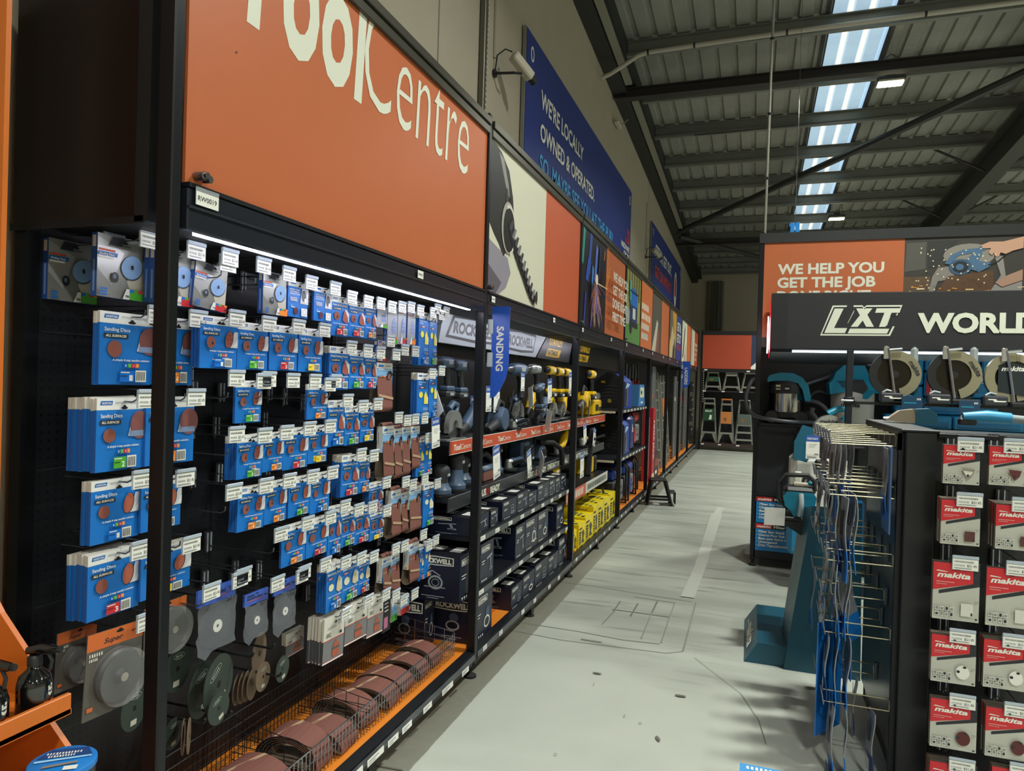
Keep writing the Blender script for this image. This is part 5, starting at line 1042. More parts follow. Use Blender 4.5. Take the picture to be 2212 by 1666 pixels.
# ---- yellow boxes
YB_ = mat('#edd50c', .4, n=.03, ns=10); YB2 = mat('#c9a80a', .4)
def ybox(label, y0, y1, h, X=-1.465, d=.22, z=ZB):
    w = y1-y0; t = thing('yellow_box', label, 'boxed tool', (X, y0, z)); g = G(); g.box(-d, 0, 0, w, 0, h, YB_)
    p = g.print((.0005, 0, 0), (0, 1, 0), (0, 0, 1)); p.rect(w*.1, h*.12, w*.3, h*.55, INK)
    for i in range(5): p.rect(w*.13, h*(.16+.1*i), w*.2, h*.03, YB_)
    p.poly([(w*.5, h*.15), (w*.6, h*.4), (w*.5, h*.62), (w*.72, h*.7), (w*.88, h*.5), (w*.75, h*.3), (w*.9, h*.14)], mat('#4a4a44', .5)); p.rect(w*.1, h*.76, w*.4, h*.06, INK); p.rect(w*.1, h*.03, w*.5, h*.04, INK)
    q = g.print((-d, -.0005, 0), (1, 0, 0), (0, 0, 1)); q.rect(0, 0, d, h, YB2); q.text('STANLEY', d*.3, h*.86, h*.05, INK, d*.45, wgt=.04); q.rect(d*.55, h*.35, d*.3, h*.3, INK); q.rect(d*.28, h*.75, d*.5, h*.05, INK)
    u = g.print((-d, 0, h+.0005), (1, 0, 0), (0, 1, 0)); u.rect(d*.1, w*.3, d*.35, w*.4, INK); u.rect(d*.52, w*.2, d*.14, w*.5, mat('#6b6020', .5)); u.rect(d*.75, w*.1, d*.15, w*.2, INK); part('printed_carton', g, t)
    g = G(); g.box(-d*.99, -.0005, w*.47, w*.53, h+.0012, h+.002, mat('#f4ea90', .15)); part('tape', g, t); return t
for i, (a, b, h, x, z) in enumerate(((6.0, 6.19, .19, -1.48, ZB), (6.2, 6.45, .22, -1.465, ZB), (6.46, 6.79, .24, -1.465, ZB), (6.8, 7.01, .29, -1.465, ZB), (7.02, 7.31, .285, -1.465, ZB), (7.32, 7.63, .28, -1.465, ZB))): ybox('yellow box in the front row on the deck, %s from the near end' % ORD[i], a, b, h, x, z=z)
for i, (a, b, h) in enumerate(((6.02, 6.3, .26), (6.32, 6.7, .3), (6.72, 7.05, .33), (7.07, 7.5, .36))): ybox('yellow box in the back row on the deck, %s from the near end' % ORD[i], a, b, h, -1.695)
t = ybox('largest yellow box with black handle, at the far end of the yellow row', 7.64, 7.96, .29, -1.465, .36)
g = G(); g.tube([(-.22, .04, .292), (-.2, .06, .35), (-.1, .06, .35), (-.08, .04, .292)], .014, TBLK, 8); part('handle', g, t)
# ---- generators and welders in the fourth bay
GBL = mat('#1f3f96', .38); GNV = mat('#1b2b66', .36)
def inverter(label, X, y, z, w=.44, d=.3, h=.42):
    t = thing('inverter_generator', label, 'generator', (X, y, z)); g = G(); g.at(frame((0, 0, 0), (1, 0, 0), (0, 0, 1))); 
    g.prism([(-d, .0), (0, 0), (0, h*.74), (-d*.12, h*.84), (-d*.4, h), (-d*.62, h), (-d*.9, h*.84), (-d, h*.74)], -w, 0, GBL, mt=TBLK); g.at(I4); part('casing', g, t)
    g = G(); q = g.print((-d, -.001, 0), (1, 0, 0), (0, 0, 1), .002); q.poly([(d*.1, .01), (d*.9, .01), (d*.9, h*.72), (d*.52, h*.94), (d*.1, h*.72)], mat('#101114', .5))
    for i in range(6): q.poly([(d*.14, h*(.12+.09*i)), (d*.5, h*(.16+.09*i)), (d*.86, h*(.12+.09*i)), (d*.86, h*(.15+.09*i)), (d*.5, h*(.19+.09*i)), (d*.14, h*(.15+.09*i))], mat('#2a2c2f', .4))
    q.ell(d*.5, h*.2, .025, .025, CHR); q.rect(d*.2, h*.7, .05, .025, YEL); part('grille', g, t, 'black ribbed grille')
    g = G(); p = g.print((.0008, 0, 0), (0, 1, 0), (0, 0, 1)); p.poly([(w*.05, h*.05), (w*.3, h*.05), (w*.4, h*.35), (w*.2, h*.7), (w*.05, h*.7)], TBLK); p.line([(w*.3, h*.08), (w*.42, h*.36), (w*.3, h*.6)], .012, YEL); p.poly([(w*.1, h*.55), (w*.3, h*.72), (w*.7, h*.68), (w*.5, h*.6)], mat('#9fc0d8', .4)); part('side_panel', g, t); return t
inverter('black and blue inverter generator on the upper generator shelf', -1.5, 8.55, 1.351, .55, .36, .44)
t = inverter('large black cabinet generator on the lower generator shelf', -1.5, 8.6, .781, .45, .36, .48)
t = thing('box_of_leads', 'pale blue carton with photo beside the inverter generator', 'carton', (-1.49, 9.6, 1.351)); g = G(); g.add([(0, 0, 0), (0, .62, 0), (0, .5, .3), (0, .08, .3), (-.3, 0, 0), (-.3, .62, 0), (-.3, .5, .3), (-.3, .08, .3)], [(0, 1, 2, 3), (4, 7, 6, 5), (3, 2, 6, 7), (0, 3, 7, 4), (1, 5, 6, 2), (0, 4, 5, 1)], mat('#3c78b0', .5)); p = g.print((.001, 0, 0), (0, 1, 0), (0, 0, 1)); p.poly([(.12, .12), (.5, .12), (.46, .26), (.14, .26)], mat('#c5c8ae', .5)); p.ell(.25, .19, .06, .03, TBLK); p.rect(.2, .04, .2, .02, WHT); part('carton', g, t)
def frame_gen(label, X, y, z, main, w=.55, d=.4, h=.42, top=GBL):
    t = thing('frame_generator', label, 'generator', (X, y, z))
    for i, yy in enumerate((.02, w-.02)):
        g = G(); g.tube([(-.02, yy, .02), (-.02, yy, h-.06), (-.06, yy, h-.01), (-d+.06, yy, h-.01), (-d+.02, yy, h-.06), (-d+.02, yy, .02)], .016, TBLK, 8, closed=True); part('tube_frame', g, t)
    g = G(); g.box(-d+.04, -.06, .05, w-.05, h*.68, h-.02, top, .04); part('fuel_tank', g, t)
    g = G(); g.box(-d+.05, -.07, .06, w*.55, .06, h*.66, TBLK, .02); g.at(TR(-.06, w*.3, h*.36) @ RY(90)); g.lathe([(.1, 0), (.1, .03), (.03, .04)], main, 18); g.at(I4)
    for i in range(5): g.box(-.068, -.052, .09, w*.5, h*.42+.022*i, h*.43+.022*i, main)
    part('engine', g, t)
    g = G(); g.box(-d+.06, -.05, w*.58, w-.06, .08, h*.62, mat('#77797a', .4), .01); p = g.print((-.0495, w*.6, .12), (0, 1, 0), (0, 0, 1))
    for i in range(3): p.ell(.05+.08*(i % 2), .05+.07*(i//2), .025, .025, TBLK)
    part('outlet_panel', g, t); return t
frame_gen('red framed generator on the lower generator shelf', -1.48, 9.3, .781, RED, .75, .4, .5, RED)
t = thing('generator_panel', 'tall blue appliance casing standing at the front of the lower generator shelf', 'generator', (-1.48, 8.95, .781)); g = G(); g.box(-.3, 0, 0, .3, 0, .47, GNV, .05); p = g.print((.001, .08, .15), (0, 1, 0), (0, 0, 1)); p.rect(.05, .1, .03, .1, WHT); p.rect(.1, .1, .03, .06, WHT); part('casing', g, t)
frame_gen('blue-topped framed generator on the deck, nearer one', -1.47, 8.2, ZB, GBL, .62, .4, .52); frame_gen('blue-topped framed generator on the deck, farther one', -1.47, 8.98, ZB, GBL, .62, .4, .5)
frame_gen('red-topped framed generator at the far end of the deck', -1.52, 9.66, ZB, RED, .42, .36, .48, RED)
# ================================================================ the far bays: ladders and planks
ALU = mat('#a9aaa2', .36, .75, n=.08, ns=12); ALU2 = mat('#86888a', .4, .7)
def ext_ladder(label, X, y, w, h, tilt=4., m=ALU, rungs=9, tag_=None):
    t = thing('extension_ladder', label, 'ladder', (X, y, ZB), (0, math.radians(-tilt), 0))
    for yy in (0, w): g = G(); g.box(-.07, 0, yy-.02, yy+.02, 0, h, m, .004); part('rail', g, t)
    for i in range(rungs): g = G(); z = .15+(h-.3)*i/(rungs-1); g.cyl((-.035, .02, z), (-.035, w-.02, z), .018, m, n=10); part('rung', g, t)
    if tag_: g = G(); g.box(.0, .004, w*.15, w*.85, h*.55, h*.75, mat(tag_, .5)); part('product_label', g, t)
    return t
def plank(label, X, y, w, h, m=ALU2):
    t = thing('work_plank', label, 'plank', (X, y, ZB)); g = G(); g.box(-.04, 0, 0, w, 0, h, m, .006); part('deck', g, t)
    g = G(); p = g.print((.0006, 0, 0), (0, 1, 0), (0, 0, 1)); r = random.Random(int(y*10))
    p.rect(w*.4, h*.3, w*.2, h*.06, BLK2); p.rect(w*.1, h*.7, w*.4, h*.05, mat(r.choice(('#c8982c', '#b04a3a', '#d0cfc0')), .5))
    for i in range(6): p.ell(w*.5, h*(.1+.15*i), w*.06, .012, BLK2, n=8)
    part('printed_label', g, t); return t
for i, (y, w, h) in enumerate(((11.5, .3, 1.82), (11.85, .34, 1.78), (12.25, .28, 1.6))): plank('upright aluminium plank in the bay behind the step stool, %s from the red carton' % ORD[i], -1.56-.04*i, y, w, h)
for i, (y, w, h, X) in enumerate(((12.55, .4, 1.75, -1.55), (13.1, .42, 1.7, -1.52), (13.7, .42, 1.72, -1.54))): ext_ladder('upright aluminium extension ladder, %s of three in the middle far bays' % ORD[i], X, y, w, h, tag_=(None, '#c86a2a', '#d0d0c6')[i])
for i, (y, w, h) in enumerate(((14.75, .36, 1.7), (15.3, .4, 1.6), (15.9, .4, 1.72), (16.95, .45, 1.6), (17.6, .4, 1.5))): plank('tall aluminium plank near the far blade sign, %s from the stool side' % ORD[i], -1.55, y, w, h)
ext_ladder('aluminium extension ladder in the last bay before the corner', -1.54, 17.95, .4, 1.7, tag_='#c8862a')
for i, (y, h, c) in enumerate(((8.3, .5, '#2a2422'), (8.9, .45, '#1f2226'))): pass
t = thing('trolley_jack_carton', 'tall red upright carton with white lettering in front of the planks', 'carton', (-1.47, 11.0, ZB)); g = G(); g.box(-.16, 0, 0, .26, 0, 1.15, mat('#a81f2c', .45)); p = g.print((.0006, 0, 0), (0, 1, 0), (0, 0, 1)); p.rect(0, 0, .26, .12, mat('#d8d0c0', .5)); p.rect(.05, .02, .1, .08, mat('#d0a020', .5)); p.F = frame((.0008, .07, .95), (0, 0, -1), (0, 1, 0)); p.text('MEGA JACK', 0, 0, .12, WHT, .62, wgt=.02); p.F = frame((-.16, -.001, 0), (1, 0, 0), (0, 0, 1)); p.z = 0
p.rect(.05, .1, .06, .9, mat('#c8a8a0', .5))
part('printed_carton', g, t)
t = thing('tool_kit_carton', 'dark red carton standing low beside the tall red upright carton', 'carton', (-1.47, 11.3, ZB)); g = G(); g.box(-.2, 0, 0, .5, 0, .42, mat('#3a1a1c', .5)); p = g.print((.001, .05, .2), (0, 1, 0), (0, 0, 1)); p.rect(.0, 0, .4, .12, mat('#8a3a34', .5)); p.rect(.05, -.12, .2, .05, PAP); part('printed_carton', g, t)
r = random.Random(8)
for i, (y, z) in enumerate(((9.0+1.3, 1.36), )): pass
for i in range(5):
    t = thing('air_tool', 'red-handled air tool hanging in the bay behind the step stool, %s from left' % ORD[i], 'tool', (-1.8, 10.35+.28*i, 1.62-.05*(i % 2))); g = G(); g.box(-.03, .03, -.03, .03, -.12, .12, mat('#7c2624', .45), .02); part('handle', g, t); g = G(); g.cyl((0, 0, .12), (0, 0, .34), .018, DCHR, n=8); part('shaft', g, t)
for i in range(4):
    t = thing('spare_parts_box', 'dark box of fixings in the last bay, %s from the top' % ORD[i], 'box', (-1.5, 18.45, 1.5-.38*i)); g = G(); g.box(-.2, 0, 0, .35, 0, .26, mat('#1c1f22', .5)); p = g.print((.001, 0, 0), (0, 1, 0), (0, 0, 1)); p.bars(.04, .15, .22, .06, WHT, 8); p.rect(.04, .05, .18, .04, mat('#2f6a68', .5)); part('printed_box', g, t)
shelf('small dark shelf in the last bay before the corner', -1.48, 18.35, 18.86, 1.1, None)
# ---- black folding step stool
SB = mat('#17181a', .5, bump=.1, ns=200); t = thing('step_stool', 'black plastic two-step stool standing in the aisle', 'step stool', (-1.21, 9.86, 0), (0, 0, math.radians(12)))
g = G(); g.box(-.13, .1, -.12, .12, .33, .355, SB, .01); part('top_step', g, t); g = G(); g.box(.1, .22, -.12, .12, .17, .19, SB, .008); g.box(.21, .22, -.12, .12, .02, .19, SB, .004); part('lower_step', g, t)
for x, y, dx, dy in ((-.11, -.1, -.05, -.03), (-.11, .1, -.05, .03), (.08, -.1, .09, -.03), (.08, .1, .09, .03)): g = G(); g.tube([(x, y, .33), (x+dx, y+dy, .0)], .02, SB, 6, radii=[.028, .018]); g.box(x+dx-.03, x+dx+.03, y+dy-.02, y+dy+.02, 0, .012, SB, .004); part('leg', g, t)
for y in (-.125, .125): g = G(); g.box(-.14, .14, y-.01, y+.01, .07, .1, SB, .004); part('brace', g, t)
# ---- ladder bay across the end of the aisle
YL = 18.9
t = thing('shelving_bay', 'black shelving bay across the end of the aisle, full of step ladders', 'shelving', (0, YL, 0)); X0, X1 = -1.33, .9
for x in (X0, X1): g = G(); g.box(x-.02, x+.02, 0, .07, 0, ZT+.03, POSTM); part('front_post', g, t)
g = G(); g.box(X0, X1, .5, .52, .1, ZT, PEG); part('back_panel', g, t)
g = G(); g.box(X0+.03, X1-.03, .0, .03, 2.03, 2.12, mat('#1b1a1d', .4)); p = g.print((0, -.001, 0), (1, 0, 0), (0, 0, 1)); p.rect(-1.25, 2.075, .08, .03, PAP); p.rect(-.2, 2.055, .08, .03, PAP); part('fascia_beam', g, t)
g = G(); g.box(X0+.03, X1-.03, .0, .03, 3.0, 3.1, BLK); part('top_rail', g, t)
g = G(); g.box(X0+.03, X1-.03, .0, .5, 1.52, 1.555, mat('#241c1e', .5)); p = g.print((0, -.001, 0), (1, 0, 0), (0, 0, 1))
for x in (-1.27, -.8, -.36): p.rect(x, 1.523, .08, .025, PAP)
part('ladder_shelf', g, t)
g = G(); g.box(X0+.03, X1-.03, .0, .5, .1, .19, mat('#3a2a28', .5)); p = g.print((0, -.001, 0), (1, 0, 0), (0, 0, 1))
for x in (-1.28, -.85, -.4): p.rect(x, .14, .08, .03, PAP)
part('base_deck', g, t)
g = G(); 
for z in range(14): g.box(-1.27, -1.25, -.005, .0, 1.25+.06*z, 1.28+.06*z, mat('#b9b4a4', .4))
part('slotted_upright', g, t)
t = thing('shop_sign', 'orange sign with navy and white corner at the end of the aisle', 'sign', (0, YL+.005, 0)); g = G(); g.box(X0+.03, X1-.03, 0, .012, 2.125, 2.995, mat('#a8452c', .5, n=.04, ns=3)); p = g.print((0, -.001, 0), (1, 0, 0), (0, 0, 1)); p.rect(-.1, 2.125, .95, .87, mat('#2b3550', .5)); p.poly([(-.1, 2.125), (.3, 2.125), (.3, 2.55), (-.1, 2.19)], WHT); part('sign_face', g, t)
def stepladder(label, x0, x1, z0, z1, steps, cardc, txt=None, box=False, hoops=False, foot=True):
    t = thing('step_ladder', label, 'ladder', ((x0+x1)/2, YL+.06, z0)); w = (x1-x0)/2; h = z1-z0; wt = w*.62
    lx = lambda s, z: s*(w+(wt-w)*z/h)
    for s in (-1, 1): g = G(); g.tube([(lx(s, 0), 0, 0), (lx(s, h), .06, h)], .024, ALU, 4, ell=1.); part('rail', g, t)
    for s in (-1, 1): g = G(); g.tube([(lx(s, 0)*.96, .34, 0), (lx(s, h)*.96, .1, h-.02)], .017, ALU2, 4); part('rear_rail', g, t)
    for i in range(steps):
        z = h*(.24+.66*i/max(1, steps-1)) if not hoops else h*(.12+.19*i); g = G(); g.box(lx(-1, z), lx(1, z), -.03, .07, z-.035, z+.01, ALU); part('step', g, t)
    if foot and not hoops:
        for s in (-1, 1): g = G(); z = h*.22; g.add([(lx(s, 0), -.005, 0), (lx(s, z), -.005, z), (lx(s, z)*.45, -.005, z), (lx(s, 0)*.92, -.005, 0)], [(0, 1, 2, 3)], ALU); part('gusset', g, t)
    if not hoops: g = G(); g.box(lx(-1, h)-.02, lx(1, h)+.02, -.02, .16, h-.02, h+.02, mat('#c06a2c', .5) if cardc == '#c07a40' else ALU, .006); part('top_cap', g, t)
    else:
        g = G(); g.tube([(lx(-1, h), .06, h), (lx(-1, h), .08, h+.12), (lx(1, h), .08, h+.12), (lx(1, h), .06, h)], .018, ALU2, 8); part('hand_rail', g, t)
    if cardc:
        z = h*.5 if not box else h*.45; g = G(); g.box(lx(-1, z)*.9, lx(1, z)*.9, -.04, -.032, z, z+h*.27, mat(cardc, .5)); p = g.print((0, -.041, 0), (1, 0, 0), (0, 0, 1))
        if txt: p.text(txt, 0, z+h*.2, h*.045, WHT, w*.9, al='c', wgt=.03); p.poly([(0, z+.03), (w*.35, z+.03), (w*.4, z+h*.12), (w*.15, z+h*.14)], PAP)
        else: p.rect(-w*.35, z+h*.06, w*.4, h*.08, mat('#8a5a34', .5))
        part('product_card', g, t)
    return t
stepladder('aluminium step ladder with dark green lettered card, lower left', -1.30, -.905, .195, 1.34, 3, '#1f4a30', 'BAILEY'); stepladder('step ladder with brown cardboard panel, lower middle', -.85, -.48, .195, 1.33, 3, '#c07a40', box=True)
stepladder('platform ladder with hoop handrail, lower right', -.43, -.02, .195, 1.2, 4, '#55605a', hoops=True); stepladder('step ladder with green card, upper shelf left', -1.23, -.83, 1.56, 2.02, 1, '#23503a'); stepladder('clear-wrapped step ladder, upper shelf middle', -.77, -.36, 1.56, 2.02, 2, None); stepladder('thin-framed ladder, upper shelf right', -.31, .1, 1.56, 2.02, 1, None, foot=False)
# ================================================================ right-hand side
# ---- low gondola with sandpaper on its end and blade packs on its aisle face
GX, GY, GYB, GH = .575, 3.28, 4.19, 1.5
PEGS = pegmat('mat_pegboard_grey', '#3d4044', '#050506', .0254, .17, (1, 2), .3, .5); PEGF = pegmat('mat_pegboard_dark', '#17191c', '#040405', .0254, .16, (0, 2), .5)
t = thing('gondola', 'low black perforated display gondola in the right foreground', 'gondola', (GX, GY, 0))
g = G(); g.box(.02, .13, -.035, .05, 0, GH-.01, BLK, .004); part('corner_post', g, t); g = G(); g.box(0, .02, -.0, .03, 0, GH-.02, BLK2); part('edge_trim', g, t)
g = G(); g.box(.015, .03, .03, GYB-GY, .1, GH-.07, PEGS); part('perforated_side', g, t, 'shiny perforated side panel'); g = G(); g.box(.13, 1.5, .0, .02, .1, GH-.01, PEGF); part('perforated_front', g, t)
g = G(); g.box(.0, .14, -.04, GYB-GY+.02, GH-.012, GH, STEEL, .003); g.box(0, .012, -.0, GYB-GY+.02, GH-.09, GH-.012, BLK); g.box(.14, 1.5, -.02, .3, GH-.03, GH-.012, STEEL, .002); part('top_cap', g, t)
g = G(); g.box(.03, 1.5, .05, GYB-GY, 0, .1, BLK); part('plinth', g, t); g = G(); g.box(.03, .12, GYB-GY-.04, GYB-GY+.02, 0, GH-.01, BLK); part('rear_post', g, t)
RZ90 = -math.pi/2
def mpack(px, c, style, n, label, Y=3.08, tilt=0., depth=.01, tk=True):
    x0, yt, x1, yb = px; a = hy(x0, yt, Y); b = hy(x0, yb, Y); w = hy(x1, yt, Y).x-a.x; h = a.z-b.z
    o = thing('sanding_pack', label, 'sandpaper pack', (a.x, Y, b.z), (math.radians(tilt) if 0 else 0, 0, RZ90), g=pack_mesh('makita', c, style, w/h, depth), sc=(1, w, h))
    for k in range(n): dup(o, (a.x+.002*(k % 2), Y+(k+1)*(depth+.006), b.z), (0, 0, RZ90+.02*(k % 2)), label='%s red pack behind the %s' % (ORD[k], label.split(', ')[-1].replace('of the', 'front pack of the')))
    if tk:
        o = dup(HK, (a.x+w*.5, GY-.005, a.z-.02), (0, 0, RZ90), label='wire hook with price ticket above the '+label.split(', ')[-1]+' red pack'); o.scale = (.66, 1.15, 1.0)
        for ch in o.children:
            if ch.name.startswith(('ticket_arm', 'ticket_holder')): ch.location = (0, .022, .0)
M1 = mpack
rows_ = ('top', 'second', 'third', 'fourth', 'fifth', 'sixth')
for i, (px, c, st, n) in enumerate((((2039, 960, 2118, 1044), '1', 'delta', 1), ((2034, 1077, 2119, 1174), '2', 'square', 4), ((2017, 1211, 2118, 1335), '1', 'square', 1), ((2013, 1367, 2110, 1470), '1', 'disc', 2), ((2011, 1505, 2112, 1611), '3', 'disc', 1), ((2009, 1641, 2112, 1750), '3', 'disc', 3))):
    mpack(px, c, st, n, 'red and pale sandpaper pack with %s, %s of the inner column' % (('cream triangle', 'brown square', 'pale square', 'white disc', 'dark brown disc', 'cut-off lower edge')[i], rows_[i]))
for i, (px, c, st, n) in enumerate((((2138, 963, 2219, 1047), '2', 'delta', 1), ((2152, 1088, 2240, 1185), '2', 'square', 6), ((2132, 1223, 2236, 1350), '1', 'square', 0), ((2126, 1378, 2226, 1483), '1', 'disc', 4), ((2130, 1524, 2230, 1632), '3', 'disc', 3), ((2143, 1653, 2240, 1760), '3', 'disc', 2))):
    mpack(px, c, st, n, 'red and pale sandpaper pack with %s, %s of the outer column' % (('brown triangle', 'brown square', 'pale square', 'white disc', 'dark brown disc', 'cut-off lower edge')[i], rows_[i]))
# hooks on the aisle face
HCH = mat('#a8a084', .34, 1.)
def dhook():
    t = thing('display_hook', 'x', 'display hook'); g = G(); L_ = .27
    g.tube([(-.01, 0, 0), (-L_, 0, 0)], .0028, HCH, 8); g.tube([(-.012, 0, -.002), (-.012, 0, .042), (-.02, 0, .05), (-L_*.99, 0, .05)], .0028, HCH, 8); part('hook_wire', g, t, 'chrome double wire')
    g = G(); g.box(-.012, .0, -.012, .012, -.02, .06, DCHR, .002); part('hook_bracket', g, t); g = G(); g.at(TR(-L_-.003, 0, .04) @ RY(-10)); g.box(-.003, .001, -.032, .032, -.045, .014, mat('#6f7683', .35), .001); part('ticket_holder', g, t, 'grey ticket holder'); return t
DH = dhook(); n = 0
HP = []
HN = ('top', 'second', 'third', 'fourth', 'fifth', 'lowest')
for rw, (z, ys) in enumerate(((1.42, (3.34, 3.48, 3.62, 3.77, 3.93, 4.1)), (1.2, (3.32, 3.47, 3.62, 3.78, 3.95, 4.1)), (.915, (3.32, 3.5, 3.7, 3.92, 4.1)), (.72, (3.5, 3.75, 4.0)), (.6, (3.33, 3.6)), (.31, (3.3, 3.7)))):
    for i, y in enumerate(ys):
        o = DH if n == 0 else dup(DH); n += 1; o.location = (GX+.012, y, z); o['label'] = 'chrome hook on the gondola side, %s from near end in %s row' % (ORD[i], HN[rw]); HP.append((rw, i, y, z))
# thin blade packs hanging on those hooks
PKB = mat('#1f74c8', .4); PKG = mat('#8f9399', .35, .2, n=.15, ns=30); PKN = mat('#1d3c78', .4)
def bpack_me(h, w, k):
    g = G(); m2 = (PKB, PKN, PKB)[k % 3]; r = random.Random(k); v = []
    nz = 8
    for j in range(nz+1):
        z = -h*j/nz; bx = .006*math.sin(j*.9+k)
        v.append([(bx-.002, -w/2, z), (bx+.002, -w/2, z), (bx+.002, w/2, z), (bx-.002, w/2, z)])
    for j in range(nz): g.loft([v[j], v[j+1]], PKG if j < nz*.55 else m2, False, caps=(j in (0, nz-1)))
    p = g.print((-.009, w/2, -h), (0, -1, 0), (0, 0, 1), .001); p.rect(w*.3, h*.55, w*.4, h*.3, mat('#5b5550', .5)); p.rect(w*.2, h*.1, w*.6, h*.2, WHT if k % 2 else PKN)
    return mesh_of(g, 'blade_pack')
BM = [bpack_me(.32, .09, 0), bpack_me(.28, .085, 1), bpack_me(.36, .1, 2)]
r = random.Random(3); cnt = 0
def bp(x, y, z, k, rz=0, ry=0, label=''):
    return thing('blade_pack', label, 'blade pack', (x, y, z), (0, math.radians(ry), math.radians(rz)), g=BM[k])
WHERE = {0: 'top', 1: 'second', 2: 'third', 3: 'fourth', 4: 'fifth', 5: 'lowest'}
for rw, i, y, z in HP:
    if rw in (0, 1, 2): xs = {0: (.06, .1, .15)[:2+(i % 2)] if i > 1 else (.06,), 1: (.04, .08, .12), 2: (.05, .1) if i < 3 else ()}[rw]
    else: xs = (.03, .07, .12) if rw < 5 else (.05, .1, .2)
    if rw == 0 and i == 0: xs = (.235,)
    for j, dx in enumerate(xs):
        k = (cnt*7+rw) % 3; cnt += 1
        bp(GX-.27+dx+r.uniform(-.008, .008), y, z-.008, k, r.uniform(-9, 9), r.uniform(-3, 3), 'thin blade pack, %s on the %s gondola side hook of the %s row' % (ORD[j], ORD[i], WHERE[rw]))
q = hx(1822, 1238, .40); o = bp(q.x, q.y, q.z, 2, -42, 0, 'grey and blue blade pack twisted toward the camera, third hook row'); o.scale = (1, .95, .9); o.rotation_euler.x = math.radians(17)
o = thing('blade_pack', 'large clear-topped blue saw blade pack at the near upper corner of the gondola side', 'blade pack', (GX-.03, 3.33, 1.42), g=None)
g = G(); g.box(-.003, .003, -.08, .1, -.36, 0, mat('#3e6298', .3)); p = g.print((-.0034, .1, -.36), (0, -1, 0), (0, 0, 1)); p.poly([(.05, .12), (.09, .1), (.1, .3), (.06, .3)], BLK2); part('card', g, o)
o = thing('blade_pack', 'large blue blade pack leaning low on the gondola side', 'blade pack', (GX-.22, 3.45, .62), (0, 0, math.radians(-35))); g = G(); g.box(-.003, .003, -.1, .1, -.5, 0, PKB); p = g.print((-.004, .1, -.5), (0, -1, 0), (0, 0, 1)); p.rect(.02, .06, .16, .22, mat('#77756e', .5)); p.bars(.02, .02, .14, .03, WHT, 8); part('card', g, o)
# ---- teal stand with the chainsaw
TST = mat('#1d5468', .38, .1, n=.05, ns=8); TST2 = mat('#2b6c8c', .3, .1)
t = thing('display_stand', 'dark teal metal tool stand with lettered foot, behind the gondola', 'display stand', (0, 0, 0))
g = G(); g.add([(-.012, 4.45, 0), (.25, 4.45, 0), (.25, 5.25, 0), (-.018, 5.25, 0), (.063, 4.45, .125), (.25, 4.45, .125), (.25, 5.24, .125), (.061, 5.24, .125)], [(0, 1, 5, 4), (1, 2, 6, 5), (2, 3, 7, 6), (3, 0, 4, 7), (4, 5, 6, 7), (3, 2, 1, 0)], TST)
F = frame((-.0135, 5.22, .0005), (0, -1, 0), (.5, 0, .866)); p = Pr(g, F, .001); p.text('makita', .2, .035, .075, WHT, .42, wgt=.035, sh=.25); p.rect(.1, .05, .08, .006, WHT); part('foot', g, t)
g = G(); y0, y1 = 4.42, 4.78
g.add([(.21, y0, 0), (.62, y0, 0), (.62, y1, 0), (.195, y1, 0), (.339, y0, .975), (.6, y0, .975), (.6, y1, .90), (.3, y1, .90)], [(0, 1, 5, 4), (1, 2, 6, 5), (2, 3, 7, 6), (3, 0, 4, 7), (4, 5, 6, 7), (3, 2, 1, 0)], TST); part('tower', g, t)
g = G(); g.box(.15, .4, 4.62, 4.9, .84, .865, BLK, .004); g.add([(.16, 4.62, .84), (.36, 4.62, .84), (.36, 4.62, .72), (.16, 4.9, .84), (.36, 4.9, .84), (.36, 4.9, .72)], [(0, 2, 1), (3, 4, 5), (0, 3, 5, 2)], BLK); part('tray', g, t, 'black tray')
t = thing('chainsaw', 'teal and black top-handle chainsaw on the dark teal stand', 'chainsaw', (.28, 4.74, .866))
g = G(); g.at(frame((0, -.09, 0), (1, 0, 0), (0, 0, 1))); g.prism([(-.03, 0), (.04, 0), (.06, .04), (.09, .06), (.1, .12), (.08, .15), (-.07, .15), (-.09, .12), (-.08, .06), (-.05, .04)], -.16, 0, TEAL2, mt=TEAL); g.at(I4); part('body', g, t)
g = G(); g.box(-.085, .095, -.085, .07, .13, .18, TBLK, .02); part('top_cover', g, t); g = G(); g.tube([(.01, -.1, .14), (.012, -.125, .1), (.01, -.125, .05), (.005, -.11, .01)], .016, LGR, 8); part('rear_handle', g, t)
g = G(); g.tube([(-.06, -.06, .04), (-.115, -.06, .1), (-.12, -.06, .2), (-.08, -.06, .25), (.05, -.06, .255), (.085, -.06, .22), (.09, -.06, .16)], .014, TBLK, 10); part('front_handle', g, t, 'black loop handle')
g = G(); g.box(-.02, .02, .07, .08, .1, .26, WHT, .004); g.box(-.01, .01, .075, .38, .05, .12, DCHR); part('guide_bar', g, t); g = G(); g.box(-.03, .07, -.03, .03, .18, .2, mat('#b8b29c', .4), .004); g.ball((.07, -.02, .2), .02, .02, .015, TEAL); part('chain_cover', g, t)
g = G(); g.box(-.002, .0, 0, .11, 0, .1, PAP); p = g.print((-.0024, .11, 0), (0, -1, 0), (0, 0, 1)); p.rect(.07, .01, .03, .03, INK); p.bars(.01, .06, .05, .02, GREY, 6)
q = hy(1650, 1130, 4.66); thing('price_sheet', 'white price sheet hanging from the tray under the chainsaw', 'price card', (q.x, 4.6, q.z), (0, math.radians(4), math.radians(-80)), g=g, sc=(1, 1.1, 1.1))
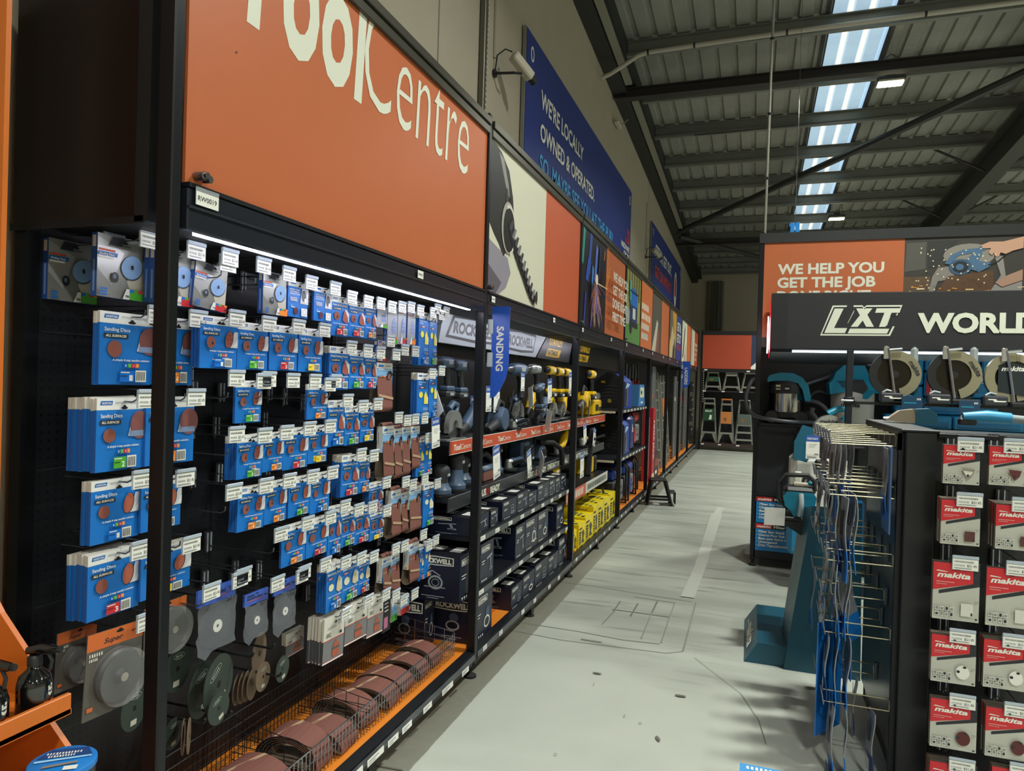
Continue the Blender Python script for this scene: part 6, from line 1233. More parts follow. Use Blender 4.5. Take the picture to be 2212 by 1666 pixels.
# ---- tall tool bay on the right
MY = 6.87
t = thing('shelving_bay', 'tall black tool bay facing the camera under the illuminated header', 'shelving', (0, MY, 0)); X0, X1 = .006, 3.2
g = G(); g.box(X0, X0+.045, -.0, .06, .06, ZT, POSTM, .003); part('front_post', g, t)
g = G(); g.lathe([(.035, 0), (.034, .012), (.016, .02), (.012, .06)], RUB, 12); o = part('levelling_foot', g, t); o.location = (.03, .03, 0)
g = G(); g.box(X0, X0+.03, .06, 1.0, .06, ZT, BLK); part('side_panel', g, t)
PEGM = pegmat('mat_pegboard_mid', '#34373d', '#08080a', .0254, .14, (0, 2), .4); g = G(); g.box(X0+.03, X1, .5, .52, .1, 2.1, PEGM); part('back_panel', g, t)
g = G(); g.box(X0+.03, X1, .0, .5, 1.30, 1.33, STEEL, .003); part('tool_shelf', g, t); g = G(); g.box(.045, .37, -.006, .0, .7, 1.3, mat('#15181d', .5)); g.box(.045, .37, -.01, .0, .66, .7, STEEL); part('front_panel', g, t)
g = G(); g.box(X0+.03, X1, .0, .5, .08, .15, STEEL, .003); g.box(.09, X1, .01, .03, .02, .08, BLK2); part('base_deck', g, t)
g = G(); g.box(X0, X1, -.01, .03, 2.99, 3.08, mat('#2a2c2e', .4)); part('top_rail', g, t); g = G(); g.box(X0+.04, X1, .0, .03, 2.03, 2.12, BLK); part('fascia_beam', g, t)
for x in (1.35,): g = G(); g.box(x-.02, x+.02, .46, .5, .1, 3.0, POSTM); part('rear_post', g, t)
t = thing('shop_sign', 'orange wall sign with white slogan above the illuminated header', 'sign', (0, MY+.005, 0)); g = G(); g.box(.05, 1.2, 0, .015, 2.12, 2.99, ORG); p = g.print((0, -.001, 0), (1, 0, 0), (0, 0, 1))
for i, (tx, w) in enumerate((('WE HELP YOU', .875), ('GET THE JOB', .81), ('DONE RIGHT,', .8))): p.text(tx, .17, 2.703-.124*i, .092, WTX, w, wgt=.035)
part('sign_face', g, t)
t = thing('picture_sign', 'grinder sparks picture with a reaching arm beside the orange sign', 'sign', (0, MY+.005, 0)); g = G(); g.box(1.2, 3.2, 0, .014, 2.12, 2.99, mat('#3a3833', .5)); p = g.print((1.2, -.001, 2.12), (1, 0, 0), (0, 0, 1), .0008)
K = lambda *q: [((a-1285)*.00094, .85-(b-110)*.00109) for a, b in q]
p.poly(K((1300, 130), (1460, 125), (1460, 340), (1290, 360)), mat('#55534d', .5)); p.poly(K((1480, 120), (1720, 118), (1600, 250), (1540, 330), (1480, 330)), mat('#2f3031', .5)); p.poly(K((1285, 400), (1500, 400), (1500, 540), (1285, 540)), mat('#5e4a34', .5))
a, b = K((1800, 240))[0]; p.ell(a, b, .19, .1, mat('#8a867c', .5)); p.poly(K((1560, 330), (1640, 325), (1700, 400), (1620, 430), (1560, 440), (1530, 520), (1490, 520), (1515, 400)), mat('#85807a', .5)); p.poly(K((1640, 400), (1990, 360), (2000, 540), (1540, 540)), mat('#5a3f2a', .5)); p.poly(K((2000, 260), (2060, 250), (2090, 420), (2212, 430), (2212, 540), (1960, 540), (2050, 400)), mat('#8d8a86', .5))
BG = mat('#4d6f8f', .45); p.poly(K((1610, 300), (1660, 235), (1750, 195), (1870, 185), (1910, 160), (1930, 200), (1880, 220), (1790, 228), (1720, 240), (1690, 268), (1655, 310)), BG); p.poly(K((1780, 270), (1860, 205), (1905, 225), (1875, 285), (1980, 305), (1965, 330), (1880, 372), (1820, 350)), BG)
a, b = K((1735, 330))[0]; p.ell(a, b, .085, .068, mat('#3c5a78', .45)); p.ell(a, b, .06, .05, mat('#1f2830', .5)); p.ell(a-.005, b, .03, .026, mat('#4d6f8f', .45)); p.line(K((1950, 320), (2030, 290), (2080, 240)), .008, BLK)
SK = mat('#c59a80', .6); p.poly(K((1890, 165), (1955, 140), (2060, 142), (2212, 108), (2212, 195), (2130, 215), (2080, 238), (2040, 225), (2030, 255), (2005, 258), (1990, 225), (1975, 245), (1950, 225), (1965, 190), (1900, 190)), SK); p.poly(K((2005, 455), (2100, 400), (2212, 358), (2212, 440), (2060, 490)), mat('#a88570', .6))
r = random.Random(9)
for i in range(150):
    a = r.uniform(0, 1.0); x = .02+r.random()*.85; z = .02+.42*r.random()**1.6; p.line([(x, z), (x+r.uniform(.01, .06), z+r.uniform(-.006, .006))], r.uniform(.004, .009), mat(r.choice(('#f0d090', '#e8a850', '#d88a38', '#fff0d0')), .5))
for i in range(60): p.ell(.02+r.random()*.7, .3+r.random()*.45, .006, .006, mat('#e8d8b0', .5), n=6)
part('sign_face', g, t)
# illuminated header
HYF, HZ0, HZ1 = 6.3, 1.985, 2.455
t = thing('light_box_header', 'black illuminated header box with outlined logo and white lettering', 'sign', (0, HYF, 0)); BKH = mat('#26272a', .45, n=.04, ns=4)
g = G(); g.box(.115, 3.2, 0, .5, HZ0, HZ1, BKH, .006); p = g.print((0, -.001, 0), (1, 0, 0), (0, 0, 1), .0008); p.rect(.115, HZ0+.004, .13, HZ1-HZ0-.008, mat('#1f2023', .45))
WL = mat('#d8dccb', .4)
def lxt(p, x, y, k, fg, bg):
    o = [(0, 0), (.29, 0), (.42, 0), (.46, .068), (.475, .1), (.43, .1), (.465, .17), (.535, .17), (.57, .245), (.32, .245), (.31, .235), (.3, .245), (.215, .245), (.175, .165), (.16, .165), (.2, .245), (.09, .245)]
    o = [(0, 0), (.5, 0), (.53, .075), (.475, .075), (.5, .16), (.545, .16), (.58, .24), (.33, .24), (.31, .225), (.3, .24), (.235, .24), (.24, .2), (.195, .095), (.13, .095), (.19, .24), (.085, .24)]
    P2 = lambda q: [(x+a*k, y+b*k) for a, b in q]
    p.poly(P2(o), fg); c = (.28, .12); s = lambda q, f: [(c[0]+(a-c[0])*f, c[1]+(b-c[1])*(f-.06)) for a, b in q]; p.poly(P2(s(o, .955)), bg)
    p.poly(P2([(.03, .02), (.18, .02), (.195, .06), (.1, .06), (.165, .215), (.1, .215)]), fg)
    p.poly(P2([(.2, .018), (.478, .018), (.493, .056), (.215, .056)]), fg); p.poly(P2([(.22, .07), (.27, .07), (.37, .215), (.32, .215)]), fg); p.poly(P2([(.33, .07), (.385, .07), (.31, .215), (.255, .215)]), fg); p.poly(P2([(.42, .07), (.465, .07), (.505, .18), (.56, .18), (.57, .215), (.4, .215), (.39, .18), (.455, .18)]), fg)
p.g = g; lxt(p, .5, 2.1, 1.03, WL, BKH); p.text("WORLD'S", 1.205, 2.135, .148, WL, .96, wgt=.045); part('header_box', g, t)
g = G(); F = frame((.112, .02, 0), (0, 1, 0), (0, 0, 1)); g.at(F); R2 = mat('#d8102c', .3, e=.7); g.prism([(0, HZ0), (.46, HZ0-.06), (.46, HZ1-.05), (0, HZ1)], .0, .006, R2); g.at(I4); part('side_panel', g, t, 'glowing red end panel')
g = G(); g.at(frame((.094, .02, 0), (0, 1, 0), (0, 0, 1))); g.prism([(.03, HZ0+.02), (.4, HZ0-.02), (.4, HZ0+.22), (.25, HZ0+.3), (.1, HZ0+.22)], 0, .008, mat('#ffffff', .3, e=5)); g.at(I4); part('lit_letter', g, t, 'glowing white letter')
g = G(); g.box(.3, 3.1, .2, .24, HZ0-.015, HZ0-.002, mat('#eaf3ff', .3, e=5)); part('light_strip', g, t, 'cool white light strip'); g = G(); g.add([(.13, .5, 1.99), (3.2, .5, 1.99), (3.2, 1.05, 1.9), (.13, 1.05, 1.9)], [(0, 1, 2, 3)], mat('#b9bcc4', .35)); part('reflector', g, t, 'pale reflector panel')
g = G(); g.cyl((.05, 6.95, 3.08), (.07, 6.95, roof_z(6.9)-.03), .012, mat('#9c9a8e', .4, .4), n=8); 
for z in (3.6, 4.2, 4.9): g.cyl((.06, 6.95, z), (.06, 6.95, z+.02), .018, BLK2, n=8)
thing('hanger_rod', 'thin pale rod hanging from the roof to the right tool bay', 'rod', g=g)
t = thing('aisle_number', 'small bright blue hanging aisle number sign far under the skylight', 'sign', (.33, 8.5, 3.42)); g = G(); BLS = mat('#2a9af0', .4, e=.25)
for x in (0, .055): g.box(x, x+.042, 0, .02, 0, .11, BLS, .004); g.box(x-.012, x+.01, 0, .02, .07, .1, BLS, .003)
part('numeral', g, t); g = G(); g.cyl((.05, .01, .11), (.05, .01, 2.7), .003, DCHR, n=5); part('hanger_wire', g, t)
# wet-dry vacuums on the tool shelf
def vac(label, x, y, z, s, chrome, w=.17):
    t = thing('wet_dry_vacuum', label, 'vacuum cleaner', (x, y, z)); t.scale = (s, s, s)
    if chrome:
        g = G(); g.at(TR(0, 0, .06)); g.lathe([(.16, 0), (.165, .02), (.165, .05)], TBLK, 24); g.at(I4)
        for sx in (-1, 1): g.at(TR(sx*.13, -.12, .06) @ RX(90)); g.lathe([(.062, -.03), (.064, 0), (.055, .02), (.004, .022)], TBLK, 20)
        g.at(I4); part('wheel_base', g, t); g = G(); g.at(TR(0, 0, .11)); g.lathe([(.15, 0), (.15, .17)], mat('#c9cbcd', .12, 1.), 32); part('drum', g, t, 'polished chrome drum')
        g = G(); g.at(TR(0, 0, .28)); g.lathe([(.158, 0), (.16, .05), (.15, .11), (.13, .13)], TGR, 28); g.at(I4); p = g.print((-.1, -.162, .32), (1, 0, 0), (0, 0, 1)); p.rect(0, .02, .04, .02, mat('#b8b090', .5)); p.rect(0, -.005, .04, .012, mat('#b8b090', .5)); p.rect(.07, -.02, .06, .06, BLK2); p.bars(.08, .0, .04, .015, WHT, 5); part('motor_head', g, t)
        g = G(); g.at(frame((0, .14, 0), (1, 0, 0), (0, 0, 1))); g.prism([(-.175, .385), (-.12, .395), (0, .4), (.09, .38), (.13, .32), (.155, .22), (.2, .215), (.205, .25), (.18, .36), (.13, .43), (.05, .47), (-.06, .475), (-.15, .45), (-.175, .42)], 0, .28, TEAL); g.at(I4); part('lid', g, t, 'teal lid and latch')
    else:
        g = G(); g.lathe([(.15, 0), (.17, .02), (.172, .28), (.165, .3)], mat('#b4b5ae', .45), 28); p = g.print((-.11, -.175, .17), (1, 0, 0), (0, 0, 1)); p.text('makita', 0, 0, .035, INK, .15, wgt=.03, sh=.25); part('drum', g, t, 'pale grey drum')
        g = G(); g.at(frame((0, .16, .3), (1, 0, 0), (0, 0, 1))); g.prism([(-.19, -.03), (-.05, 0), (.0, 0), (.02, -.06), (.1, -.06), (.14, -.01), (.21, -.01), (.21, .05), (.13, .07), (.07, .22), (-.09, .22), (-.15, .16), (-.17, .1), (-.2, .06)], 0, .32, TEAL); g.at(I4); p = g.print((-.14, -.162, .38), (1, 0, 0), (0, 0, 1), .001)
        for i in range(5): p.rect(.01*i, -.012*i, .07-.012*i, .006, BLK)
        p.poly([(.12, .02), (.12, -.08), (.2, -.1), (.24, -.05), (.2, .02)], TGR); part('motor_head', g, t, 'teal motor head'); g = G(); g.box(.07, .2, -.1, .1, .37, .52, TBLK, .03); part('handle', g, t)
    return t
vac('vacuum with teal lid and polished chrome drum, left end of shelf', .285, 7.02, 1.33, .99, True); vac('vacuum with teal head and pale grey lettered drum behind the pole', .84, 7.0, 1.33, 1.05, False)
RH = mat('#4a4c52', .4)
for lb, pts, rr in (('grey vacuum hose drooping off the left end of the tool shelf', [(.5, 6.75, 1.36), (.3, 6.62, 1.36), (.1, 6.66, 1.38), (.0, 6.72, 1.4), (-.06, 6.76, 1.46), (-.075, 6.8, 1.58), (-.03, 6.82, 1.72), (.02, 6.95, 1.75)], .018), ('black hose arching between the two vacuums', [(.47, 7.15, 1.52), (.52, 7.15, 1.62), (.6, 7.15, 1.64), (.68, 7.15, 1.58)], .018), ('dark hose running behind the teal circular saw', [(.45, 6.95, 1.55), (.55, 6.9, 1.54), (.62, 6.88, 1.48), (.68, 6.88, 1.38)], .02)):
    g = G(); P_ = [Vector(p) for p in pts]; q = []
    for i in range(len(P_)-1):
        for k in range(4): q.append(P_[i].lerp(P_[i+1], k/4))
    q.append(P_[-1]); 
    for _ in range(3): q = [q[0]]+[(q[i-1]+q[i]*2+q[i+1])/4 for i in range(1, len(q)-1)]+[q[-1]]
    g.tube(q, rr, RH, 10); thing('vacuum_hose', lb, 'hose', g=g)
for i, (a, b) in enumerate((((.46, 7.2, 1.7), (.72, 7.25, 1.8)), ((.95, 7.22, 1.84), (1.25, 7.25, 1.98)))): g = G(); g.cyl(a, b, .024, mat('#8d9094', .3, .5), n=12); g.cyl(Vector(a)+(Vector(a)-Vector(b))*.3, a, .012, BLK, n=8); thing('extension_tube', ('grey vacuum tube between the two vacuums', 'grey vacuum tube above the pale drum')[i], 'vacuum tube', g=g)
g = G(); 
for i in range(7): g.tube([(.98+.008*i, 7.18, 1.9), (1.0+.008*i, 7.16, 1.84), (1.03+.01*i, 7.16, 1.78)], .004, LGR, 5)
thing('cable_bundle', 'bundle of grey cable hanging above the pale drum', 'cable', g=g)
t = thing('display_pole', 'black upright pole with clamp under the illuminated header', 'pole', (.73, 6.3, 0)); g = G(); g.box(-.026, .026, -.02, .02, .0, 1.985, mat('#2f3238', .3, .4), .006); part('pole_tube', g, t); g = G(); g.box(-.035, .04, -.03, .03, 1.54, 1.6, BLK, .005); g.cyl((-.06, -.032, 1.57), (.03, -.032, 1.57), .01, CHR, n=10); part('clamp', g, t); g = G(); g.box(-.2, .2, -.15, .25, 0, .02, BLK, .006); part('foot_plate', g, t)
t = thing('display_rail', 'black horizontal display rail carrying the three saws', 'rail', (0, 6.25, 1.55)); g = G(); g.box(.765, 3.1, -.02, .02, -.005, .02, BLK, .004); part('rail_tube', g, t)
def mitre(label, x, y, z, gold, dark):
    t = thing('circular_saw', label, 'circular saw', (x, y, z)); F = frame((0, 0, 0), (1, 0, 0), (0, 0, 1)); GLD = mat('#a39e86', .28, .6)
    def arc(r0, r1, a0, a1, n=22): return [(r1*math.cos(math.radians(a0+(a1-a0)*i/n)), r1*math.sin(math.radians(a0+(a1-a0)*i/n))) for i in range(n+1)]+[(r0*math.cos(math.radians(a1+(a0-a1)*i/n)), r0*math.sin(math.radians(a1+(a0-a1)*i/n))) for i in range(n+1)]
    g = G(); g.at(F); g.prism([(.17*math.cos(2*math.pi*i/32), .17*math.sin(2*math.pi*i/32)) for i in range(32)], -.002, .002, mat('#3c3a34', .25, .9)); g.prism([(.03*math.cos(2*math.pi*i/14), .03*math.sin(2*math.pi*i/14)) for i in range(14)], .002, .012, TBLK); part('saw_blade', g, t)
    g = G(); g.at(F); g.prism(arc(.115, .185, -75, 110) if not dark else arc(.12, .185, 85, 275), -.03, .02, GLD); g.prism(arc(.125, .18, 112, 280) if not dark else arc(.125, .18, -80, 84), -.025, .015, TBLK if not dark else GLD); g.at(I4); 
    if dark: p = g.print((-.1, -.022, .06), (1, 0, 0), (0, 0, 1)); p.poly([(0, -.17), (.17, -.2), (.22, -.1), (.2, .02), (.06, .06), (.0, .03)], mat('#1f2a30', .3)); p.text('makita', .02, -.01, .035, WHT, .15, wgt=.03, sh=.25)
    else: p = g.print((0, -.0215, 0), (1, 0, 0), (0, 0, 1)); p.F = g.T @ frame((.09, -.0215, .1), (.5, 0, -.866), (.866, 0, .5)); p.text('makita', 0, .0, .035, INK, .13, wgt=.03, sh=.2)
    part('blade_guard', g, t, 'brass-grey guard'); g = G(); g.box(.1, .18, .03, .14, -.16, .06, TEAL2, .03); g.box(.12, .17, .03, .1, .06, .22, LGR, .02); part('motor', g, t)
    g = G(); g.tube([(-.055, -.045, .2), (-.04, -.045, .1), (.0, -.045, -.18)], .01, CHR, 6); g.box(-.09, -.05, -.05, -.03, .12, .22, CHR, .004); g.tube([(-.05, -.045, .19), (.04, -.045, .2)], .01, CHR, 8); part('lock_bar', g, t, 'chrome locking bar')
    g = G(); g.box(-.02, .17, -.06, .16, -.22, -.185, TBLK, .01); part('base', g, t); return t
mitre('saw with brass-grey guard on the rail, nearest the pole', 1.04, 6.2, 1.79, 1, False); mitre('saw with brass-grey guard on the rail, middle of three', 1.445, 6.2, 1.795, 1, False); mitre('saw with lettered dark cover at the right edge of the picture', 1.83, 6.2, 1.785, 1, True)
for i, (px, w) in enumerate((((1902, 868), .2), ((2005, 870), .2), ((2126, 875), .2))):
    q = hy(px[0], px[1], 6.12); t = thing('battery_pack', 'dark battery with white printed letters on the rail, %s from the pole' % ORD[i], 'battery', (q.x, 6.14, 1.57)); g = G(); g.box(0, .16, 0, .08, 0, .075, mat('#33343c', .4), .012); p = g.print((.03, -.001, .02), (1, 0, 0), (0, 0, 1)); p.poly([(0, .03), (.05, .03), (.06, .018), (.12, .018), (.11, .008), (.04, .008), (.03, .022), (0, .022)], WHT); part('case', g, t); g = G(); g.tube([(.02, .03, .075), (.05, .03, .095), (.09, .03, .085)], .01, LGR, 6); part('latch', g, t)
for i, (px, nm) in enumerate((((1951, 859), 'first'), ((2076, 868), 'second'))):
    a = hy(px[0], px[1], 6.05); b = hy(px[0]+45, px[1]+30, 6.05); w = b.x-a.x; h = a.z-b.z+.01; t = thing('rail_ticket', 'teal ticket holder with price strip under the %s saw' % nm, 'price ticket', (a.x, 6.1, b.z)); g = G(); g.box(0, w, 0, .006, 0, h, mat('#1d3f5c', .3)); p = g.print((0, -.001, 0), (1, 0, 0), (0, 0, 1)); p.rect(w*.1, h*.5, w*.6, h*.1, TEAL); p.bars(w*.72, h*.75, w*.2, h*.14, WHT, 4); p.rect(.0, -h*.0, w, h*.05, BLK); part('holder', g, t); g = G(); g.box(w*.1, w*.8, -.002, .002, -h*.42, -.004, mat('#b9ae96', .5)); p = g.print((w*.14, -.003, -h*.3), (1, 0, 0), (0, 0, 1)); p.bars(0, 0, w*.5, h*.12, INK, 9); part('price_strip', g, t)
# teal cases stacked at the back
def case(label, x0, x1, z0, z1, Y=7.1, logo=None):
    t = thing('tool_case', label, 'tool case', (x0, Y, z0)); w, h = x1-x0, z1-z0; g = G(); g.box(0, w, 0, .22, 0, h, mat('#1f86b8', .4), .012); g.box(w*.06, w*.94, -.006, .0, h*.2, h*.55, mat('#1b76a6', .4), .003); p = g.print((0, -.0075, 0), (1, 0, 0), (0, 0, 1), .001)
    if logo == 'makita': p.rect(w*.06, h*.1, w*.26, h*.8, RED); p.F = g.T @ frame((w*.27, -.009, h*.14), (0, 0, 1), (-1, 0, 0)); p.text('makita', 0, 0, w*.13, WHT, h*.72, wgt=.03, sh=.2)
    elif logo: p.text('LXT', w*.5, h*.66, h*.18, WHT, w*.4, al='c', wgt=.05, sh=.3); p.rect(w*.2, h*.58, w*.6, h*.02, WHT); p.ring(w*.35, h*.25, h*.07, h*.07, h*.02, WHT)
    part('case_body', g, t); g = G(); g.box(w*.36, w*.64, -.02, .0, h*.82, h*.96, mat('#155f86', .4), .006); part('latch', g, t); return t
for i, (x0, x1, z0, z1, lg) in enumerate(((1.2, 1.42, 1.72, 1.97, 1), (1.2, 1.42, 1.46, 1.71, 1), (1.43, 1.68, 1.62, 1.84, 'makita'), (1.43, 1.85, 1.85, 1.98, None), (1.7, 1.98, 1.62, 1.84, 1), (1.87, 2.3, 1.85, 1.98, None), (1.43, 2.0, 1.46, 1.61, None))): case('teal tool case behind the saws, %s of the pile' % ORD[i], x0, x1, z0, z1, 7.1, lg)
for i, (x0, x1) in enumerate(((1.1, 1.62), (1.63, 2.15))): case('wide teal case standing below the rail, %s one' % ('left', 'right')[i], x0, x1, 1.335, 1.455, 6.95)
t = thing('cordless_drill_display', 'light blue cordless tool hanging behind the last saw', 'drill', (1.75, 7.05, 1.72)); g = G(); g.box(-.06, .1, -.03, .03, .08, .14, mat('#4aa8d8', .4), .02); g.box(-.05, -.01, -.025, .025, -.08, .09, mat('#4aa8d8', .4), .012); part('body', g, t); g = G(); g.box(-.08, .03, -.035, .035, -.14, -.08, TGR, .01); part('battery', g, t)
t = thing('heat_gun', 'light blue pistol-shaped tool lying above the gondola at the right edge', 'tool', (.965, 3.95, GH+.0)); g = G(); g.at(TR(0, 0, .03)); g.tube([(.0, 0, .01), (.1, 0, .015), (.2, 0, .01)], .026, mat('#3f9fd0', .4), 12, radii=[.02, .03, .026]); g.tube([(.2, 0, .01), (.26, 0, .005)], .02, LGR, 10); g.at(I4); part('body', g, t); g = G(); g.box(-.02, .06, -.018, .018, .0, .035, TGR, .008); part('grip', g, t)
# saws and tools at the left of the tool bay
sw = circ_saw((TEAL, TGR, WHT), 'teal circular saw with white lettered guard at the left of the tool bay'); sw.location = (.6, 6.4, 1.31); sw.rotation_euler = (0, 0, math.radians(-78)); sw.scale = (1.45, 1.45, 1.45)
g = G(); p = g.print((.021, -.06, .045), (0, 1, 0), (0, 0, 1)); p.text('makita', .0, .0, .022, INK, .1, wgt=.03, sh=.2); part('guard_lettering', g, sw)
t = thing('mitre_saw_bench', 'steel bracket shelf under the teal circular saw', 'bracket', (0, 0, 0)); g = G(); g.box(.36, .85, 6.2, 6.6, 1.185, 1.2, STEEL, .003); g.box(.36, .375, 6.2, 6.86, 1.2, 1.26, STEEL); part('shelf_plate', g, t); g = G(); g.box(.78, .82, 6.35, 6.4, 0, 1.185, POSTM); part('post', g, t)
t = thing('wet_dry_vacuum', 'big white lettered vacuum with black top below the tool shelf', 'vacuum cleaner', (.5, 6.35, .3)); g = G(); g.box(-.2, .25, -.2, .2, .0, .82, mat('#c6c8c2', .45), .05); g.box(-.205, .3, -.205, .2, 0, .4, mat('#1f6f98', .4), .03); p = g.print((-.12, -.207, .56), (1, 0, 0), (0, 0, 1)); p.text('makita', 0, .03, .07, INK, .34, wgt=.035, sh=.25); part('body', g, t)
g = G(); g.box(-.12, .26, -.18, .2, .78, 1.0, TBLK, .03); g.box(-.02, .08, -.22, -.15, .7, .79, TBLK, .015); part('top_cover', g, t); g = G(); g.at(frame((-.2, -.2, .78), (1, 0, 0), (0, 0, 1))); g.prism([(.02, .0), (.12, -.02), (.17, .1), (.16, .26), (.08, .28), (.02, .14)], -.05, 0, TEAL2); g.at(I4); part('side_cover', g, t, 'teal side cover')
q = hy(1742, 965, 6.0); thing('offer_card', 'blue-topped offer card hanging under the teal circular saw', 'price card', (q.x, 6.05, q.z-.1), (0, 0, RZ90), g=CM, sc=(1, 1.0, 1.1))
# stacked stand cartons on the base deck
def sawcarton(label, z0, z1, x0=.04, x1=.95):
    t = thing('stand_carton', label, 'carton', (x0, MY+.0, z0)); w, h = x1-x0, z1-z0; g = G(); g.box(0, w, 0, .4, 0, h, mat('#1273b0', .4)); p = g.print((0, -.0006, 0), (1, 0, 0), (0, 0, 1)); p.rect(0, h*.8, w, h*.2, BLK); p.rect(.01, h*.815, .14, h*.16, RED); p.text('makita', .02, h*.845, h*.09, WHT, .12, wgt=.03, sh=.25); p.text('Miter Saw Stand', .165, h*.845, h*.09, WHT, .3, wgt=.04)
    for i, tx in enumerate(('· Miter Saw Stand', '· Chariot Pour Scie à Coupe d', '· Base para Sierra de Banco', '· Untergestell', '· Стол Торцовочной Пилы')): p.text(tx, .02, h*(.66-.125*i), h*.085, WHT, (.235, .38, .36, .18, .35)[i], wgt=.03)
    part('printed_carton', g, t); g = G(); g.box(w-.02, w, -.004, .0, 0, h, mat('#0d5c90', .3)); part('tape', g, t)
sawcarton('blue saw stand carton, lower of two on the base deck', .152, .405); sawcarton('blue saw stand carton, upper of two behind the price sheet', .41, .655)
# things lying on and behind the gondola top
t = thing('nail_gun', 'beige and teal tool lying on top of the gondola', 'nail gun', (.62, 3.9, GH)); g = G(); g.at(frame((0, 0, 0), (1, 0, 0), (0, 0, 1))); g.prism([(0, .012), (.05, .005), (.11, .0), (.16, .0), (.17, .015), (.13, .035), (.12, .07), (.06, .06)], -.04, .02, mat('#a79a84', .4)); g.at(I4); g.cyl((-.01, 0, .018), (.02, 0, .018), .01, CHR, n=10); part('body', g, t, 'beige metal nose'); g = G(); g.at(frame((.16, 0, 0), (1, 0, 0), (0, 0, 1))); g.prism([(-.03, .0), (.06, .0), (.06, .05), (.03, .075), (-.03, .07)], -.05, .03, TEAL2); g.at(I4); part('rear_cover', g, t)
g = G(); g.box(.8, 1.5, 4.35, 4.6, 0, 1.46, mat('#2f6f98', .4), .01); 
t = thing('blue_carton', 'light blue printed carton on the floor at the bottom edge', 'carton', (-.008, 2.06, 0)); g = G(); g.box(0, .42, 0, .3, 0, .45, mat('#2f8fd0', .4)); u = g.print((0, 0, .4505), (1, 0, 0), (0, 1, 0)); u.bars(.02, .27, .15, .018, WHT, 11); u.rect(.02, .2, .07, .05, WHT)
p = g.print((0, -.0006, 0), (1, 0, 0), (0, 0, 1)); p.text('JOBSITE', .02, .36, .03, WHT, .12, wgt=.03) if 0 else None; p.bars(.02, .415, .16, .02, WHT, 9); p.rect(.02, .33, .06, .06, WHT); part('printed_carton', g, t)
# ================================================================ orange stand in the left foreground
OST = mat('#cc6a1c', .42, n=.04, ns=6); SY = 1.13
def sy(x, y, Y=SY): q = hy(x, y, Y); return (q.x, q.z)
t = thing('orange_stand', 'orange steel display stand in the left foreground', 'display stand', (0, SY, 0))
g = G(); g.at(frame((0, 0, 0), (1, 0, 0), (0, 0, 1))); a = sy(0, 1325); b = sy(75, 1440); c = sy(105, 1560); d = sy(150, 1626); e = sy(15, 0)
g.prism([(-1.98, .0), (d[0]+.09, 0), (d[0]+.02, d[1]-.05), (d[0], d[1]), (c[0], c[1]), (b[0]+.0, c[1]+.02), (b[0], b[1]), (a[0], a[1]), (a[0]-.1, a[1]+.12), (-1.98, a[1]+.14)], -.012, 0, OST); part('side_cheek', g, t)
g = G(); g.box(-1.98, e[0], -.0, .012, .6, 2.9, OST); part('upright_panel', g, t)
L1 = hy(137, 1505, SY-.02); L2 = hy(133, 1550, SY-.02)
g = G(); g.box(L1.x-.012, L1.x, -.75, .0, L2.z, L1.z, OST, .002); g.box(-1.95, L1.x, -.75, -.0, L2.z, L2.z+.012, OST); part('upper_tray', g, t)
M1_ = hy(147, 1690, SY-.02); g = G(); g.box(-1.95, M1_.x+.1, -.75, .0, M1_.z-.06, M1_.z-.05, OST); part('lower_tray', g, t)
TOPZ = L2.z+.012
GLB = mat('#0f1012', .12, spec=.7, coat=.4)
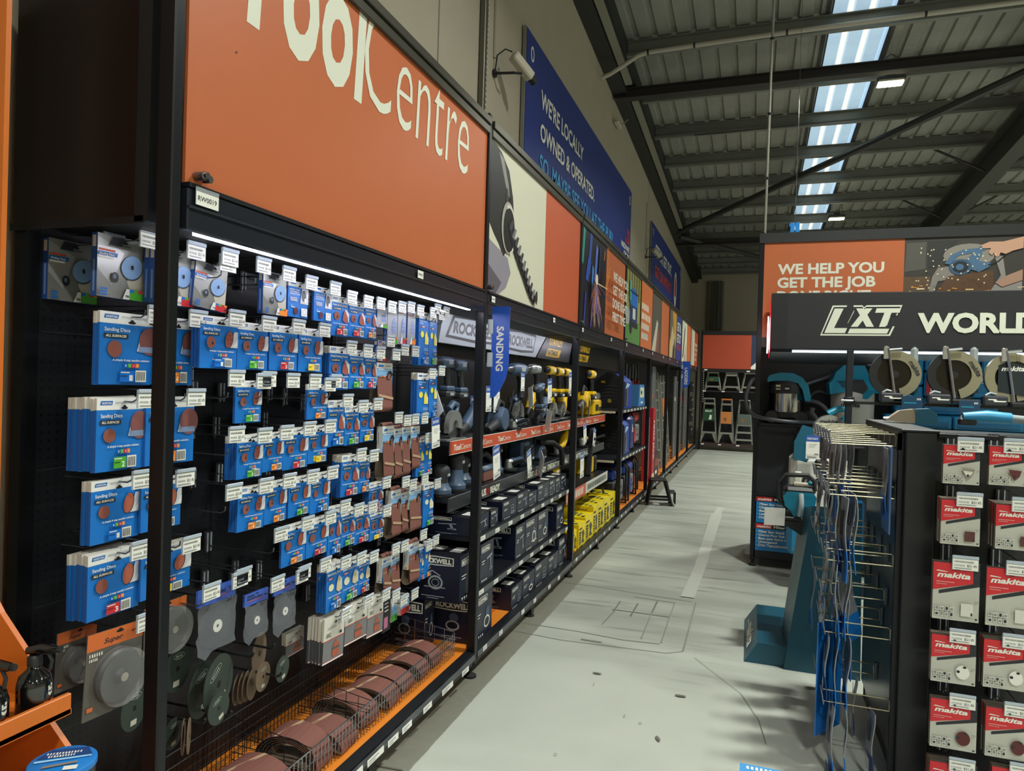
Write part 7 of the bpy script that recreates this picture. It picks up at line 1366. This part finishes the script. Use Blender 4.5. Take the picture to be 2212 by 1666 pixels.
def spray(label, x, y, z, rz):
    t = thing('spray_bottle', label, 'spray bottle', (x, y, z), (0, 0, math.radians(rz)), sc=(.8, .8, .78)); g = G(); g.lathe([(.038, 0), (.042, .006), (.042, .085), (.036, .11), (.018, .128), (.015, .14)], GLB, 24); g.at(I4)
    p = Pr(g, frame((.0424, -.03, .02), (0, 1, 0), (0, 0, 1)), .0006); part('bottle', g, t)
    g = G(); m = mat('#c9c9c2', .4)
    for (a0, z0, w, h, mm) in ((-12, .062, 14, .02, m),): 
        pass
    def wrap(pts, mm):
        g.add([(.0427*math.cos(math.radians(q)), .0427*math.sin(math.radians(q)), zz) for q, zz in pts], [tuple(range(len(pts)))], mm)
    wrap([(-10, .06), (0, .055), (10, .06), (10, .068), (0, .064), (-10, .068)], m); wrap([(-10, .07), (10, .07), (10, .078), (-4, .078), (-4, .084), (-10, .084)], m); wrap([(2, .08), (10, .08), (10, .088), (2, .088)], m)
    v, f, tw = glyphs('END', .03); g.add([(.0427*math.cos((a/tw-.5)*.9), .0427*math.sin((a/tw-.5)*.9), .03+b*.02) for a, b in v], f, mat('#c85a1c', .4)); part('bottle_print', g, t, 'white mark and orange lettering')
    g = G(); g.lathe([(.018, .138), (.018, .158), (.013, .165)], TBLK, 16); g.tube([(-.02, 0, .175), (.02, 0, .182), (.06, 0, .18)], .012, GLB, 10, radii=[.01, .015, .011]); g.cyl((.06, 0, .18), (.07, 0, .18), .009, TBLK, n=8); g.tube([(.035, 0, .17), (.045, 0, .15), (.04, 0, .125)], .005, TBLK, 6); part('trigger_head', g, t); return t
B1 = hy(30, 1570, SY-.13); B2 = hy(92, 1545, SY-.07)
s1 = spray('black glossy trigger spray bottle at the left picture edge', L1.x-.045, SY-.145, TOPZ, 12); s2 = spray('black glossy trigger spray bottle nearer the blister cards', L1.x-.045, SY-.052, TOPZ, 20)
spray('third black spray bottle behind the other two', L1.x-.15, SY-.11, TOPZ, 10)
c = hy(161, 1632, SY-.06); z0 = M1_.z-.05
t = thing('tape_tub', 'grey tub with bright blue printed round lid below the orange tray', 'tub', (c.x+.005, SY-.09, z0)); h = c.z-z0
g = G(); g.lathe([(.056, 0), (.058, .005), (.058, h-.006)], mat('#3a3c3e', .35, .4), 32); part('tub_wall', g, t)
g = G(); g.at(TR(0, 0, h-.006)); g.lathe([(.061, 0), (.061, .01), (.058, .012), (.002, .012)], mat('#1a78c8', .35), 32); p = g.print((0, 0, .0125), (.8, .6, 0), (-.6, .8, 0)); p.poly([(-.05, .012), (.05, .012), (.036, .045), (-.03, .045)], mat('#1c3f7a', .4)); p.bars(-.035, .024, .065, .008, WHT, 12); p.bars(-.03, .012, .05, .008, WHT, 10); p.poly([(-.05, -.005), (.05, .002), (.05, .008), (-.05, .002)], mat('#9fd0f0', .4)); p.poly([(-.03, -.03), (.03, -.02), (.03, -.012), (-.03, -.022)], mat('#8a7c6c', .5)); p.rect(.01, -.045, .025, .015, WHT); part('lid', g, t, 'bright blue printed lid')
